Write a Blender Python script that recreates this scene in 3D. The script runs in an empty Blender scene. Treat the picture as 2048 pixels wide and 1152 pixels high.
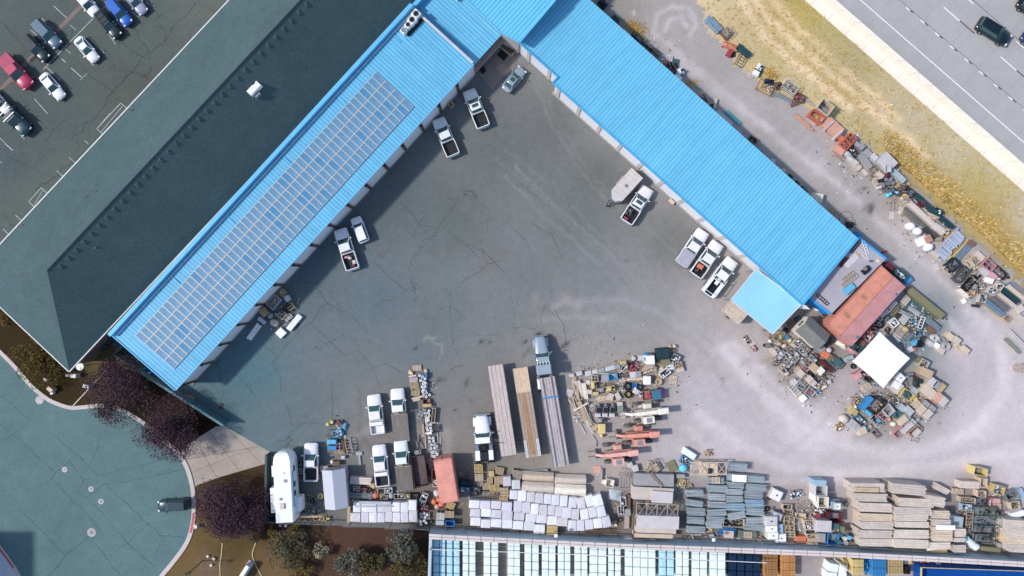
import bpy, math, random
import numpy as np
from mathutils import Vector
R = math.radians
rnd = random.Random(7)
H = 91.0          # camera height, m
S = 15.0          # photo pixels per metre on the ground (2048 px wide frame)
scn = bpy.context.scene
COL = scn.collection
def P(px, py, z=0.0):
    k = (H - z) / H / S
    return ((px - 1024) * k, (576 - py) * k)
def W(n, z=0.0):
    return n / S * (H - z) / H
KLUM = 1.12
def lin(v):
    v /= 255.0
    return v / 12.92 if v <= 0.04045 else ((v + 0.055) / 1.055) ** 2.4
def C(r, g, b):
    return tuple(min(0.9, lin(x) / KLUM) for x in (r, g, b))

# ---------------------------------------------------------------- materials
def nt(name):
    m = bpy.data.materials.new(name); m.use_nodes = True
    n = m.node_tree.nodes; l = m.node_tree.links
    return m, n, l, n['Principled BSDF']
def ramp_mul(n, l, src, scale, amt, coord, detail=3.0, rough=.6, dim=None):
    t = n.new('ShaderNodeTexNoise'); t.inputs['Scale'].default_value = scale
    t.inputs['Detail'].default_value = detail; t.inputs['Roughness'].default_value = rough
    l.new(coord, t.inputs['Vector'])
    mr = n.new('ShaderNodeMapRange'); mr.inputs[1].default_value = .25; mr.inputs[2].default_value = .75
    mr.inputs[3].default_value = 1 - amt; mr.inputs[4].default_value = 1 + amt; mr.clamp = False
    l.new(t.outputs['Fac'], mr.inputs[0])
    v = n.new('ShaderNodeVectorMath'); v.operation = 'SCALE'
    l.new(src, v.inputs[0]); l.new(mr.outputs[0], v.inputs['Scale'])
    return v.outputs[0]
def mk(name, rgb=None, rough=.8, metal=0., noises=((1.2, .12), (9., .10)), bump=None, spec=.3, coat=0., rand=.0, seam=None, world=False, streak=None):
    m, n, l, b = nt(name)
    if world:
        coord = n.new('ShaderNodeNewGeometry').outputs['Position']
    else:
        coord = n.new('ShaderNodeTexCoord').outputs['Object']
    oi = n.new('ShaderNodeObjectInfo')
    if rgb is None:
        src = oi.outputs['Color']
    else:
        q = n.new('ShaderNodeRGB'); q.outputs[0].default_value = (*rgb, 1); src = q.outputs[0]
    if rand:
        mr = n.new('ShaderNodeMapRange'); mr.inputs[3].default_value = 1 - rand; mr.inputs[4].default_value = 1 + rand
        l.new(oi.outputs['Random'], mr.inputs[0])
        v = n.new('ShaderNodeVectorMath'); v.operation = 'SCALE'; l.new(src, v.inputs[0]); l.new(mr.outputs[0], v.inputs['Scale']); src = v.outputs[0]
    if seam:   # (axis index, pitch m, width fraction, darkness)
        sx = n.new('ShaderNodeSeparateXYZ'); l.new(coord, sx.inputs[0])
        d = n.new('ShaderNodeMath'); d.operation = 'DIVIDE'; d.inputs[1].default_value = seam[1]; l.new(sx.outputs[seam[0]], d.inputs[0])
        f = n.new('ShaderNodeMath'); f.operation = 'FRACT'; l.new(d.outputs[0], f.inputs[0])
        g = n.new('ShaderNodeMath'); g.operation = 'LESS_THAN'; g.inputs[1].default_value = seam[2]; l.new(f.outputs[0], g.inputs[0])
        mr = n.new('ShaderNodeMapRange'); mr.inputs[3].default_value = 1; mr.inputs[4].default_value = seam[3]; l.new(g.outputs[0], mr.inputs[0])
        v = n.new('ShaderNodeVectorMath'); v.operation = 'SCALE'; l.new(src, v.inputs[0]); l.new(mr.outputs[0], v.inputs['Scale']); src = v.outputs[0]
    for sc, am in noises:
        src = ramp_mul(n, l, src, sc, am, coord)
    if streak:   # weathering drawn out along one axis: (scale vector, amount)
        mp = n.new('ShaderNodeVectorMath'); mp.operation = 'MULTIPLY'; mp.inputs[1].default_value = streak[0]; l.new(coord, mp.inputs[0])
        src = ramp_mul(n, l, src, 1.0, streak[1], mp.outputs[0], 4)
    l.new(src, b.inputs['Base Color'])
    b.inputs['Roughness'].default_value = rough; b.inputs['Metallic'].default_value = metal
    b.inputs['Specular IOR Level'].default_value = spec
    if coat: b.inputs['Coat Weight'].default_value = coat; b.inputs['Coat Roughness'].default_value = .08
    if bump:
        t = n.new('ShaderNodeTexNoise'); t.inputs['Scale'].default_value = bump[0]; t.inputs['Detail'].default_value = 4
        l.new(coord, t.inputs['Vector'])
        bp = n.new('ShaderNodeBump'); bp.inputs['Strength'].default_value = bump[1]; bp.inputs['Distance'].default_value = .05
        l.new(t.outputs['Fac'], bp.inputs['Height']); l.new(bp.outputs[0], b.inputs['Normal'])
    return m
MT = {}
MT['wood'] = mk('weathered_wood', None, .85, 0, ((2.5, .14), (14, .14)), rand=.08, streak=((.5, 9, 9), .26))
MT['planks'] = mk('scaffold_plank', None, .6, .1, ((2, .12), (12, .14)), rand=.06, streak=((.35, 11, 11), .42))
MT['plastic'] = mk('dusty_plastic', None, .5, 0, ((1.5, .1), (8, .08)), spec=.4, rand=.05)
MT['metal'] = mk('painted_metal', None, .55, .15, ((1.0, .15), (7, .15)), rand=.06)
MT['steel'] = mk('bare_steel', None, .45, .6, ((1.5, .15), (12, .15)), rand=.06)
MT['rust'] = mk('rusty_metal', None, .8, .1, ((1.6, .3), (9, .25)), rand=.08)
MT['wrap'] = mk('shrink_wrap', None, .35, 0, ((2.2, .10), (6, .08)), bump=(3.5, .8), spec=.5, rand=.05)
MT['stone'] = mk('concrete', None, .9, 0, ((.8, .12), (11, .12)), rand=.06)
MT['cloth'] = mk('tarpaulin', None, .7, 0, ((.8, .06), (6, .05)), bump=(1.5, .4), rand=.04)
MT['paint'] = mk('car_paint', None, .3, .0, ((.9, .07), (6, .05)), spec=.5, coat=.6)
MT['white'] = mk('white_paint', C(248, 248, 250), .5, 0, ((1.0, .04), (8, .04)))
MT['dark'] = mk('dark_rubber', (.012, .013, .015), .8, 0, ((4, .2),))
MT['dusty'] = mk('dusty_tyre', C(112, 108, 104), .9, 0, ((5, .3),))
MT['black'] = mk('black_plastic', (.02, .022, .026), .5, 0, ((3, .2),))
MT['glass'] = mk('tinted_glass', (.035, .085, .09), .06, 0, (), spec=.6)
MT['chrome'] = mk('chrome', (.6, .62, .64), .25, .9, ((3, .1),))
MT['grey'] = mk('grey_metal', C(150, 152, 155), .5, .3, ((2, .15), (9, .1)))
MT['lamp'] = mk('lamp_lens', C(235, 238, 240), .2, 0, (), spec=.6)
MT['redlamp'] = mk('red_lens', (.25, .01, .01), .25, 0, (), spec=.6)
MT['brown'] = mk('brown_scrap', C(110, 92, 80), .9, 0, ((3, .35), (12, .3)))
MT['yellow'] = mk('yellow_paint', C(222, 190, 110), .55, 0, ((2, .12),))
MT['red'] = mk('red_paint', C(176, 74, 82), .5, 0, ((2, .15),))
MT['blue'] = mk('blue_paint', C(70, 140, 190), .5, 0, ((2, .15),))
MT['orange'] = mk('orange_paint', C(235, 110, 70), .55, 0, ((2, .15),))
MT['pink'] = mk('pink_plastic', C(222, 130, 150), .5, 0, ((2, .1),))
MT['tan'] = mk('tan_wood', C(205, 175, 140), .8, 0, ((2, .2), (10, .15)))

# ---------------------------------------------------------------- mesh builder
class MB:
    def __init__(s): s.v = []; s.f = []; s.m = []; s.sm = []
    def add(s, vs, fs, mi=0, smooth=False):
        o = len(s.v); s.v += [tuple(x) for x in vs]
        for f in fs: s.f.append(tuple(i + o for i in f)); s.m.append(mi); s.sm.append(smooth)
        return s
    def box(s, x, y, z, sx, sy, sz, rz=0., mi=0, c=0., top=None):
        """box centred on x,y with its bottom at z; c chamfers the upper edges; top=(kx,ky) tapers"""
        ca, sa = math.cos(rz), math.sin(rz)
        def ring(hx, hy, zz): return [(x + ca * a - sa * b, y + sa * a + ca * b, zz) for a, b in ((-hx, -hy), (hx, -hy), (hx, hy), (-hx, hy))]
        kx, ky = top or (1, 1)
        rs = [ring(sx / 2, sy / 2, z)]
        if c:
            rs.append(ring(sx / 2 * kx, sy / 2 * ky, z + sz - c)); rs.append(ring(sx / 2 * kx - c, sy / 2 * ky - c, z + sz))
        else: rs.append(ring(sx / 2 * kx, sy / 2 * ky, z + sz))
        vs = [p for r in rs for p in r]; fs = [(3, 2, 1, 0)]
        for k in range(len(rs) - 1):
            for i in range(4):
                j = (i + 1) % 4; fs.append((4 * k + i, 4 * k + j, 4 * k + 4 + j, 4 * k + 4 + i))
        t = 4 * (len(rs) - 1); fs.append((t, t + 1, t + 2, t + 3))
        return s.add(vs, fs, mi)
    def prism(s, pts, z0, z1, mi=0, mtop=None):
        n = len(pts)
        a = sum(pts[i][0] * pts[(i + 1) % n][1] - pts[(i + 1) % n][0] * pts[i][1] for i in range(n))
        if a < 0: pts = pts[::-1]
        zt = z1 if isinstance(z1, (list, tuple)) else [z1] * n
        if a < 0 and isinstance(z1, (list, tuple)): zt = zt[::-1]
        vs = [(p[0], p[1], z0) for p in pts] + [(p[0], p[1], zt[i]) for i, p in enumerate(pts)]
        fs = [tuple(range(n - 1, -1, -1))] + [(i, (i + 1) % n, n + (i + 1) % n, n + i) for i in range(n)]
        s.add(vs, fs, mi); s.add([vs[n + i] for i in range(n)], [tuple(range(n))], mi if mtop is None else mtop)
        return s
    def cyl(s, x, y, z, r, h, n=12, mi=0, r2=None, mtop=None, smooth=True):
        r2 = r if r2 is None else r2
        A = [2 * math.pi * i / n for i in range(n)]
        vs = [(x + r * math.cos(a), y + r * math.sin(a), z) for a in A] + [(x + r2 * math.cos(a), y + r2 * math.sin(a), z + h) for a in A]
        s.add(vs, [(i, (i + 1) % n, n + (i + 1) % n, n + i) for i in range(n)], mi, smooth)
        s.add(vs[n:], [tuple(range(n))], mi if mtop is None else mtop); s.add(vs[:n], [tuple(range(n - 1, -1, -1))], mi)
        return s
    def tube(s, p, q, r, n=6, mi=0, r2=None):
        p = Vector(p); q = Vector(q); d = (q - p).normalized()
        u = d.orthogonal().normalized(); w = d.cross(u); r2 = r if r2 is None else r2
        A = [2 * math.pi * i / n for i in range(n)]
        vs = [tuple(p + r * (math.cos(a) * u + math.sin(a) * w)) for a in A] + [tuple(q + r2 * (math.cos(a) * u + math.sin(a) * w)) for a in A]
        s.add(vs, [(i, (i + 1) % n, n + (i + 1) % n, n + i) for i in range(n)], mi, n > 5)
        s.add(vs[:n], [tuple(range(n - 1, -1, -1))], mi); s.add(vs[n:], [tuple(range(n))], mi)
        return s
    def bar(s, p, q, w, h, mi=0):
        p = Vector(p); q = Vector(q); d = q - p; L = d.length; d.normalize()
        side = d.cross(Vector((0, 0, 1)))
        side = Vector((1, 0, 0)) if side.length < 1e-4 else side.normalized()
        up = side.cross(d).normalized()
        cs = [(-w / 2, -h / 2), (w / 2, -h / 2), (w / 2, h / 2), (-w / 2, h / 2)]
        vs = [tuple(p + a * side + b * up) for a, b in cs] + [tuple(q + a * side + b * up) for a, b in cs]
        return s.add(vs, [(0, 1, 2, 3), (4, 7, 6, 5), (0, 4, 5, 1), (1, 5, 6, 2), (2, 6, 7, 3), (3, 7, 4, 0)], mi)
    def torus(s, x, y, z, R0, r, n=18, k=7, mi=0, flat=1.0):
        vs = []
        for i in range(n):
            a = 2 * math.pi * i / n
            for j in range(k):
                b = 2 * math.pi * j / k
                q = R0 + r * math.cos(b)
                vs.append((x + q * math.cos(a), y + q * math.sin(a), z + r * flat * math.sin(b)))
        fs = [(i * k + j, ((i + 1) % n) * k + j, ((i + 1) % n) * k + (j + 1) % k, i * k + (j + 1) % k) for i in range(n) for j in range(k)]
        return s.add(vs, fs, mi, True)
    def loft(s, rings, mi=0, smooth=True, caps=True, closed=True):
        k = len(rings[0]); vs = [p for r in rings for p in r]; fs = []
        for i in range(len(rings) - 1):
            for j in range(k if closed else k - 1):
                fs.append((i * k + j, i * k + (j + 1) % k, (i + 1) * k + (j + 1) % k, (i + 1) * k + j))
        s.add(vs, fs, mi, smooth)
        if caps: s.add(rings[0], [tuple(range(k - 1, -1, -1))], mi); s.add(rings[-1], [tuple(range(k))], mi)
        return s
    def build(s, name, mats, parent=None, color=None):
        me = bpy.data.meshes.new(name); me.from_pydata(s.v, [], s.f)
        if not isinstance(mats, (list, tuple)): mats = [mats]
        for m in mats: me.materials.append(MT[m] if isinstance(m, str) else m)
        me.polygons.foreach_set('material_index', s.m); me.polygons.foreach_set('use_smooth', s.sm)
        me.update()
        return obj(name, me, parent, color)
def obj(name, me, parent=None, color=None):
    o = bpy.data.objects.new(name, me); COL.objects.link(o)
    if parent is not None: o.parent = parent
    if color: o.color = (*color, 1)
    return o
def tag(o, label, cat, group=None):
    o['label'] = label; o['category'] = cat
    if group: o['group'] = group
    return o
def struct(o): o['kind'] = 'structure'; return o
def stuff(o): o['kind'] = 'stuff'; return o
def thing(name, label, cat, loc=(0, 0, 0), rz=0., group=None):
    o = bpy.data.objects.new(name, None); COL.objects.link(o); o.empty_display_size = .3
    o.location = loc; o.rotation_euler = (0, 0, rz)
    return tag(o, label, cat, group)
KIDS = {}
def copy_tree(src, loc, rz, label, group=None):
    c = src.copy(); COL.objects.link(c); c.location = loc; c.rotation_euler = (0, 0, rz); c['label'] = label
    if group: c['group'] = group
    for ch in src.children:
        d = ch.copy(); COL.objects.link(d); d.parent = c
        for g in ch.children:
            e = g.copy(); COL.objects.link(e); e.parent = d
    return c
ORD = 'zeroth first second third fourth fifth sixth seventh eighth ninth tenth eleventh twelfth thirteenth fourteenth fifteenth sixteenth seventeenth eighteenth nineteenth twentieth'.split()
TENS = {2: 'twenty', 3: 'thirty', 4: 'forty', 5: 'fifty', 6: 'sixty'}
def ordw(k):
    if k <= 20: return ORD[k]
    t, u = divmod(k, 10)
    return (TENS[t][:-1] + 'ieth') if u == 0 else TENS[t] + ' ' + ORD[u]
# ---------------------------------------------------------------- camera, sun, sky
cam = bpy.data.cameras.new('camera'); camo = bpy.data.objects.new('camera', cam); COL.objects.link(camo)
cam.sensor_width = 36; cam.lens = 36 * H / (2048 / S); cam.clip_end = 3000; cam.clip_start = 1
camo.location = (0, 0, H); camo.rotation_euler = (0, 0, 0); scn.camera = camo
SUN_T, SUN_E = 0, 45
sl = bpy.data.lights.new('sun', 'SUN'); sl.energy = 2.85; sl.angle = R(4); sl.color = (1, .95, .88)
so = bpy.data.objects.new('sun', sl); COL.objects.link(so); so.location = (-60, -10, 80)
so.rotation_euler = Vector((math.cos(R(SUN_T)) * math.cos(R(SUN_E)), math.sin(R(SUN_T)) * math.cos(R(SUN_E)), -math.sin(R(SUN_E)))).to_track_quat('-Z', 'Y').to_euler()
w = bpy.data.worlds.new('World'); scn.world = w; w.use_nodes = True
sk = w.node_tree.nodes.new('ShaderNodeTexSky'); sk.sky_type = 'NISHITA'; sk.sun_disc = False
sk.sun_elevation = R(SUN_E); sk.sun_rotation = R(270 - SUN_T)
bg = w.node_tree.nodes['Background']; bg.inputs['Strength'].default_value = .15
w.node_tree.links.new(sk.outputs[0], bg.inputs['Color'])
vs = scn.view_settings; vs.view_transform = 'Standard'; vs.look = 'None'; vs.gamma = 1; vs.exposure = 0.25
scn.cycles.max_bounces = 6; scn.cycles.diffuse_bounces = 3

# ---------------------------------------------------------------- ground sheet with measured dirt and dust colours and some painted shade
YARD = [(600,500,88,104,114),(750,600,101,115,123),(500,750,88,118,130),(430,830,90,114,122),(600,850,106,117,124),(900,450,104,109,110),  # first point was read in shade, so its colour carries that shade
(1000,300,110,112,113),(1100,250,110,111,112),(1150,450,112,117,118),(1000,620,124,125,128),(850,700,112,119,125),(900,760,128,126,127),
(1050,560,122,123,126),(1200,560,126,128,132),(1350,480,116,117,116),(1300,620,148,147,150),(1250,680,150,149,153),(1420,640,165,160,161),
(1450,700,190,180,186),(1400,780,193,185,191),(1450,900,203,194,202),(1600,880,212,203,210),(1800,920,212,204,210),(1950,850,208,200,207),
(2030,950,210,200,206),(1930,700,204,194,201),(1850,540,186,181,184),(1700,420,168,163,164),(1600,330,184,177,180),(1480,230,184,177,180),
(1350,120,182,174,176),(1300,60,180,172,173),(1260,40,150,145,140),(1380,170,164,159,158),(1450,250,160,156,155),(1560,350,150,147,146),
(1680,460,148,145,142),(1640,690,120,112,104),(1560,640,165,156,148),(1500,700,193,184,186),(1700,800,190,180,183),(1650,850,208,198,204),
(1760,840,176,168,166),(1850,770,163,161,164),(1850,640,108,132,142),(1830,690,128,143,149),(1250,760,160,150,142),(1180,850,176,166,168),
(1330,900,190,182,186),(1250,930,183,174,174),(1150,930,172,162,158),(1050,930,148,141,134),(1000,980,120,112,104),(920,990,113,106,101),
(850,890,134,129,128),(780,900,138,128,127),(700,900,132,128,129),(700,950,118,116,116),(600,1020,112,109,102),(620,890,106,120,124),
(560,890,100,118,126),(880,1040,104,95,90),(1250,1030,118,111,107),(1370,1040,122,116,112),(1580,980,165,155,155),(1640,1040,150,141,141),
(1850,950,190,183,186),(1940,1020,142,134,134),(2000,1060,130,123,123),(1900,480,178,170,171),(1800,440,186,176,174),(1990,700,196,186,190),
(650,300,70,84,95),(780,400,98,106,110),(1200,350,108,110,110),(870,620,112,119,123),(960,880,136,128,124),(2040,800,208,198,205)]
VERGE = [(1400,20,220,201,170),(1450,100,213,191,165),(1500,60,203,183,145),(1560,40,194,173,120),(1600,20,190,171,105),(1650,80,186,171,125),
(1700,130,183,169,132),(1750,220,203,186,160),(1620,150,213,196,165),(1680,230,203,189,150),(1760,300,188,171,120),(1820,250,198,186,165),
(1840,310,188,171,135),(1900,300,203,191,170),(1800,380,193,166,85),(1900,420,188,163,92),(1960,380,193,173,115),(2000,450,183,159,92),
(2048,520,173,151,92),(2048,430,203,193,185),(1940,520,198,181,140),(1700,280,198,181,135),(1530,140,203,186,140),(1990,340,194,183,150)]
LAWNA = [(0,640,56,44,24),(60,690,58,46,24),(100,780,54,44,22),(150,770,48,40,20),(210,750,60,50,28),(330,760,40,28,18),(400,850,44,30,20),(200,720,120,108,78),(225,705,110,98,72)]  # near-black browns have the trees' shadow painted in
LAWNB = [(420,1070,112,90,55),(440,1110,84,72,38),(380,1120,118,95,52),(420,1130,135,115,110),(480,1100,82,72,36),(520,1120,120,95,70),(460,1000,30,20,16),  # darkest points paint the shade under the largest purple tree
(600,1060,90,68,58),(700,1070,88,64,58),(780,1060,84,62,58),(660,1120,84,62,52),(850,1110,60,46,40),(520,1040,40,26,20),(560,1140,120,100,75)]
PARK = [(50,30,92,98,98),(300,60,92,100,98),(120,250,90,98,98),(250,180,92,96,92),(60,400,100,106,104),(20,330,86,96,98),(400,20,104,108,104),(150,330,98,104,102)]
POLY_VERGE = [(1365,-60),(1420,60),(1480,130),(1560,190),(1640,225),(1720,275),(1790,335),(1850,395),(1960,490),(2060,585),(2130,640),(2130,-60)]
POLY_LAWNA = [(-70,560),(0,600),(140,735),(215,680),(232,698),(447,850),(352,905),(200,830),(100,820),(-70,700)]
POLY_LAWNB = [(380,990),(393,966),(440,951),(534,924),(534,1045),(580,1047),(856,1060),(862,1230),(250,1230),(340,1120),(384,1060)]
POLY_PARK = [(-70,-70),(640,-70),(0,600),(-70,600)]
TRK = [([(1330,130),(1400,200),(1470,262),(1560,350),(1650,420),(1750,505),(1850,600),(1950,690)],7,(206,198,202),.7),
([(1350,112),(1430,180),(1510,240),(1600,310),(1700,390),(1800,480),(1900,575),(2000,670)],8,(208,200,204),.6),
([(1308,60),(1316,28),(1345,12),(1378,20),(1392,48),(1380,72)],5,(202,194,198),.7),([(1330,62),(1342,38),(1362,34),(1372,52)],5,(208,200,204),.7),
([(1312,70),(1340,92),(1400,140),(1470,200),(1540,258)],6,(204,196,200),.6),
([(1060,150),(1110,260),(1180,370),(1290,455),(1400,540),(1470,610),(1500,650)],2.4,(144,142,142),.45),([(1075,160),(1125,262),(1192,362),(1300,445),(1410,530)],2,(140,138,138),.35),([(1010,300),(1080,352),(1150,420),(1240,505),(1330,590)],2,(142,142,144),.4),([(990,318),(1060,372),(1130,440),(1220,525),(1310,610)],2,(142,142,144),.35),
([(1030,330),(1110,410),(1200,490),(1290,575),(1370,640),(1430,690)],2.6,(150,148,152),.55),
([(1010,352),(1090,432),(1180,512),(1270,597),(1350,662),(1420,712)],2.2,(146,146,150),.5),
([(1110,612),(1170,600),(1250,600),(1320,625),(1380,670),(1420,720),(1450,780)],7,(170,167,172),.38),
([(1080,640),(1160,632),(1240,640),(1310,670),(1360,715),(1400,770)],6,(166,162,167),.32),
([(1450,700),(1520,780),(1600,855),(1720,898),(1850,905),(1950,860),(2010,780),(2005,700),(1940,620)],16,(224,216,222),.6),
([(1470,690),(1545,762),(1625,826),(1700,870)],9,(222,213,219),.5),
([(1400,830),(1480,890),(1570,935),(1700,948),(1900,928),(2060,900)],15,(222,214,220),.55),
([(1420,800),(1500,850),(1600,905),(1720,930),(1880,915),(2060,870)],6,(190,185,194),.5),
([(1380,860),(1450,930),(1560,965),(1680,960)],10,(216,206,212),.5),
([(1640,690),(1600,760),(1560,830),(1540,900)],10,(196,188,194),.35),
([(1690,780),(1640,850),(1580,900)],7,(182,174,176),.4),([(1500,790),(1410,880)],6,(182,174,180),.4),
([(1340,790),(1420,800),(1500,790)],12,(176,174,184),.35),([(1100,780),(1150,740),(1300,690)],8,(160,160,168),.5),
([(720,860),(742,900)],6,(110,100,92),.6),([(718,780),(722,900)],4,(108,102,98),.5),([(840,850),(800,930)],10,(172,162,160),.5),([(890,860),(900,920)],12,(165,156,158),.5),
([(700,880),(735,860)],8,(160,150,150),.5),([(600,890),(690,890)],2.2,(168,160,140),.6),
([(1488,-30),(1540,40),(1650,140),(1760,235),(1850,310)],9,(240,214,182),1.),([(1462,-30),(1530,75),(1620,150),(1700,215)],9,(240,214,184),1.),
([(1520,-30),(1590,50),(1700,150),(1800,240)],8,(236,208,172),.8),([(1600,110),(1690,190),(1720,200)],8,(176,148,70),.5),
([(1785,330),(1850,390),(1940,470),(2040,560),(2100,610)],5,(160,148,135),.75),
([(853,672),(858,676),(880,690),(884,705),(878,722)],2,(150,146,140),.7),([(848,682),(850,676),(874,676)],1.6,(160,152,146),.6),
([(200,640),(120,640)],3,(60,50,40),.2)]
SPOT = [(1590,715,48,(128,119,112),.62),(1625,768,34,(134,125,118),.6),(1828,640,48,(96,116,124),.75),(1760,818,58,(122,114,108),.6),(1835,800,52,(130,124,120),.6),(1250,770,80,(158,148,138),.6),(1160,800,35,(165,154,144),.5),(1310,740,45,(158,150,142),.5),(1450,1035,85,(112,108,108),.6),(1600,1050,48,(120,112,112),.6),(1945,1045,55,(112,106,106),.6),(1240,1015,34,(104,98,96),.6),(1950,560,45,(140,132,126),.55),(1780,370,40,(150,140,128),.5),(1720,310,32,(150,142,134),.5),(850,840,24,(112,112,112),.5),(680,880,26,(116,112,110),.4),(1736,418,9,(60,56,58),.85),(1742,424,6,(40,38,42),.85),(1725,380,5,(70,62,55),.7),(1540,660,9,(130,115,90),.5),(1495,722,10,(150,140,120),.4),  # large spots under the clutter paint both dirt and shade into the ground
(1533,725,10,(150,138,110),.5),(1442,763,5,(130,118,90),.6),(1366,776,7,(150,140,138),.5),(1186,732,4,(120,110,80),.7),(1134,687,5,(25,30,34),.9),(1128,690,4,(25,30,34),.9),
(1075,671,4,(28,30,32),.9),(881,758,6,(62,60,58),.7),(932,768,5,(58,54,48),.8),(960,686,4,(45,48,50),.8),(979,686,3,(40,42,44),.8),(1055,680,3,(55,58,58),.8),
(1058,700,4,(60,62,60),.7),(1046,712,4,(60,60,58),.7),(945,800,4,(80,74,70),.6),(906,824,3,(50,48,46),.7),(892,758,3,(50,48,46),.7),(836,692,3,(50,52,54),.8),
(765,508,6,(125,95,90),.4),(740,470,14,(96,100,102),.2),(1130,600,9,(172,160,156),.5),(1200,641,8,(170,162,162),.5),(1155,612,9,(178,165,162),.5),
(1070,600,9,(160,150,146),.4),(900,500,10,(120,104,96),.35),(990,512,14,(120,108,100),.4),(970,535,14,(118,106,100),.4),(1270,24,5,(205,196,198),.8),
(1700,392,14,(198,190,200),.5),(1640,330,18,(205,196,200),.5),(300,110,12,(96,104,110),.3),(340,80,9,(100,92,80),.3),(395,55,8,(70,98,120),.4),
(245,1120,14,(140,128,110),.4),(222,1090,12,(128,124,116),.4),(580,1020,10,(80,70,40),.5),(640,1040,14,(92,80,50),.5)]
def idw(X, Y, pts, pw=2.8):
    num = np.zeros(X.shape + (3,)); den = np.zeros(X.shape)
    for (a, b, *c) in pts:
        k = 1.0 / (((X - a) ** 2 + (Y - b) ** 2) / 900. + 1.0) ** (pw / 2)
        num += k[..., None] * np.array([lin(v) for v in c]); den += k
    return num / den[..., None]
def inpoly(X, Y, poly):
    ins = np.zeros(X.shape, bool); n = len(poly)
    for i in range(n):
        x1, y1 = poly[i]; x2, y2 = poly[(i + 1) % n]
        cond = (y1 > Y) != (y2 > Y)
        ins ^= cond & (X < (x2 - x1) * (Y - y1) / (y2 - y1 + 1e-9) + x1)
    return ins
def pdist(X, Y, pts):
    d = np.full(X.shape, 1e9)
    for (x1, y1), (x2, y2) in zip(pts, pts[1:]):
        L = (x2 - x1) ** 2 + (y2 - y1) ** 2 + 1e-9
        t = np.clip(((X - x1) * (x2 - x1) + (Y - y1) * (y2 - y1)) / L, 0, 1)
        d = np.minimum(d, np.hypot(X - x1 - t * (x2 - x1), Y - y1 - t * (y2 - y1)))
    return d
def wob(X, Y):
    return .5 + .18 * np.sin(X * .031 + Y * .017 + 1.3) + .16 * np.sin(X * .013 - Y * .041) + .16 * np.sin(X * .083 + Y * .067 + 2)
def make_ground():
    st = 4.0
    xs = np.arange(-64, 2112 + st, st); ys = np.arange(-64, 1216 + st, st)
    X, Y = np.meshgrid(xs, ys)
    J = 7 * (wob(X * 2.1, Y * 2.3) - .5) + 4 * (wob(X * 6.1 + 9, Y * 5.3) - .5); JX, JY = X + J * 2, Y - J * 2
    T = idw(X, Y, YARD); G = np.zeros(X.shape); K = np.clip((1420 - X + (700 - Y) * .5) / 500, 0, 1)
    K[inpoly(X, Y, [(1150, -70), (1400, -70), (2120, 640), (2120, 800), (1640, 640)])] = 0.05
    for poly, pts, g in ((POLY_VERGE, VERGE, 1.), (POLY_LAWNA, LAWNA, .8), (POLY_LAWNB, LAWNB, .9), (POLY_PARK, PARK, 0.)):
        m = inpoly(JX, JY, poly) if poly is POLY_VERGE else inpoly(X, Y, poly)
        T[m] = idw(X[m], Y[m], pts); G[m] = g; K[m] = 1. if poly is POLY_PARK else 0.
    wb = wob(X, Y)
    for pts, wd, c, am in TRK:
        k = am * np.exp(-(pdist(X + .35 * (JX - X), Y + .35 * (JY - Y), pts) / wd) ** 2) * np.clip(.45 + wb, 0, 1.1)
        T += k[..., None] * (np.array([lin(v) for v in c]) - T)
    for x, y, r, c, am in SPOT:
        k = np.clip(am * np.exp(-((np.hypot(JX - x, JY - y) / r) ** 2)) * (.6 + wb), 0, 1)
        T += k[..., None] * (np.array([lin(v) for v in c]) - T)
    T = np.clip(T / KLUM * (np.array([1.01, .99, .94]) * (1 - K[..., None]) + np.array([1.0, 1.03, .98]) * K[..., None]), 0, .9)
    ny, nx = X.shape
    co = np.zeros((ny * nx, 3)); co[:, 0] = (X.ravel() - 1024) / S; co[:, 1] = (576 - Y.ravel()) / S
    i = np.arange(ny * nx).reshape(ny, nx)
    f = np.stack([i[1:, :-1], i[1:, 1:], i[:-1, 1:], i[:-1, :-1]], -1).reshape(-1, 4)
    me = bpy.data.meshes.new('ground')
    me.vertices.add(ny * nx); me.vertices.foreach_set('co', co.ravel())
    me.loops.add(f.size); me.loops.foreach_set('vertex_index', f.ravel().astype(np.int32))
    me.polygons.add(len(f)); me.polygons.foreach_set('loop_start', np.arange(0, f.size, 4, dtype=np.int32))
    me.update(calc_edges=True)
    a = me.attributes.new('tint', 'FLOAT_COLOR', 'POINT')
    a.data.foreach_set('color', np.concatenate([T.reshape(-1, 3), np.ones((ny * nx, 1))], 1).astype(np.float32).ravel())
    for nm, arr in (('grassy', G), ('cracked', K)):
        a = me.attributes.new(nm, 'FLOAT', 'POINT'); a.data.foreach_set('value', arr.astype(np.float32).ravel())
    m, n, l, b = nt('yard_ground')
    pos = n.new('ShaderNodeNewGeometry').outputs['Position']
    def att(nm):
        q = n.new('ShaderNodeAttribute'); q.attribute_name = nm; return q
    src = att('tint').outputs['Color']
    for sc, am, de in ((.12, .07, 4), (.9, .09, 5), (6.5, .22, 3), (24., .14, 2)): src = ramp_mul(n, l, src, sc, am, pos, de)
    # grass: blades and bare patches
    t = n.new('ShaderNodeTexNoise'); t.inputs['Scale'].default_value = 2.2; t.inputs['Detail'].default_value = 6; t.inputs['Roughness'].default_value = .75
    l.new(pos, t.inputs['Vector'])
    mr = n.new('ShaderNodeMapRange'); mr.inputs[1].default_value = .42; mr.inputs[2].default_value = .62; l.new(t.outputs['Fac'], mr.inputs[0])
    mm = n.new('ShaderNodeMath'); mm.operation = 'MULTIPLY'; l.new(mr.outputs[0], mm.inputs[0]); l.new(att('grassy').outputs['Fac'], mm.inputs[1])
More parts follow.
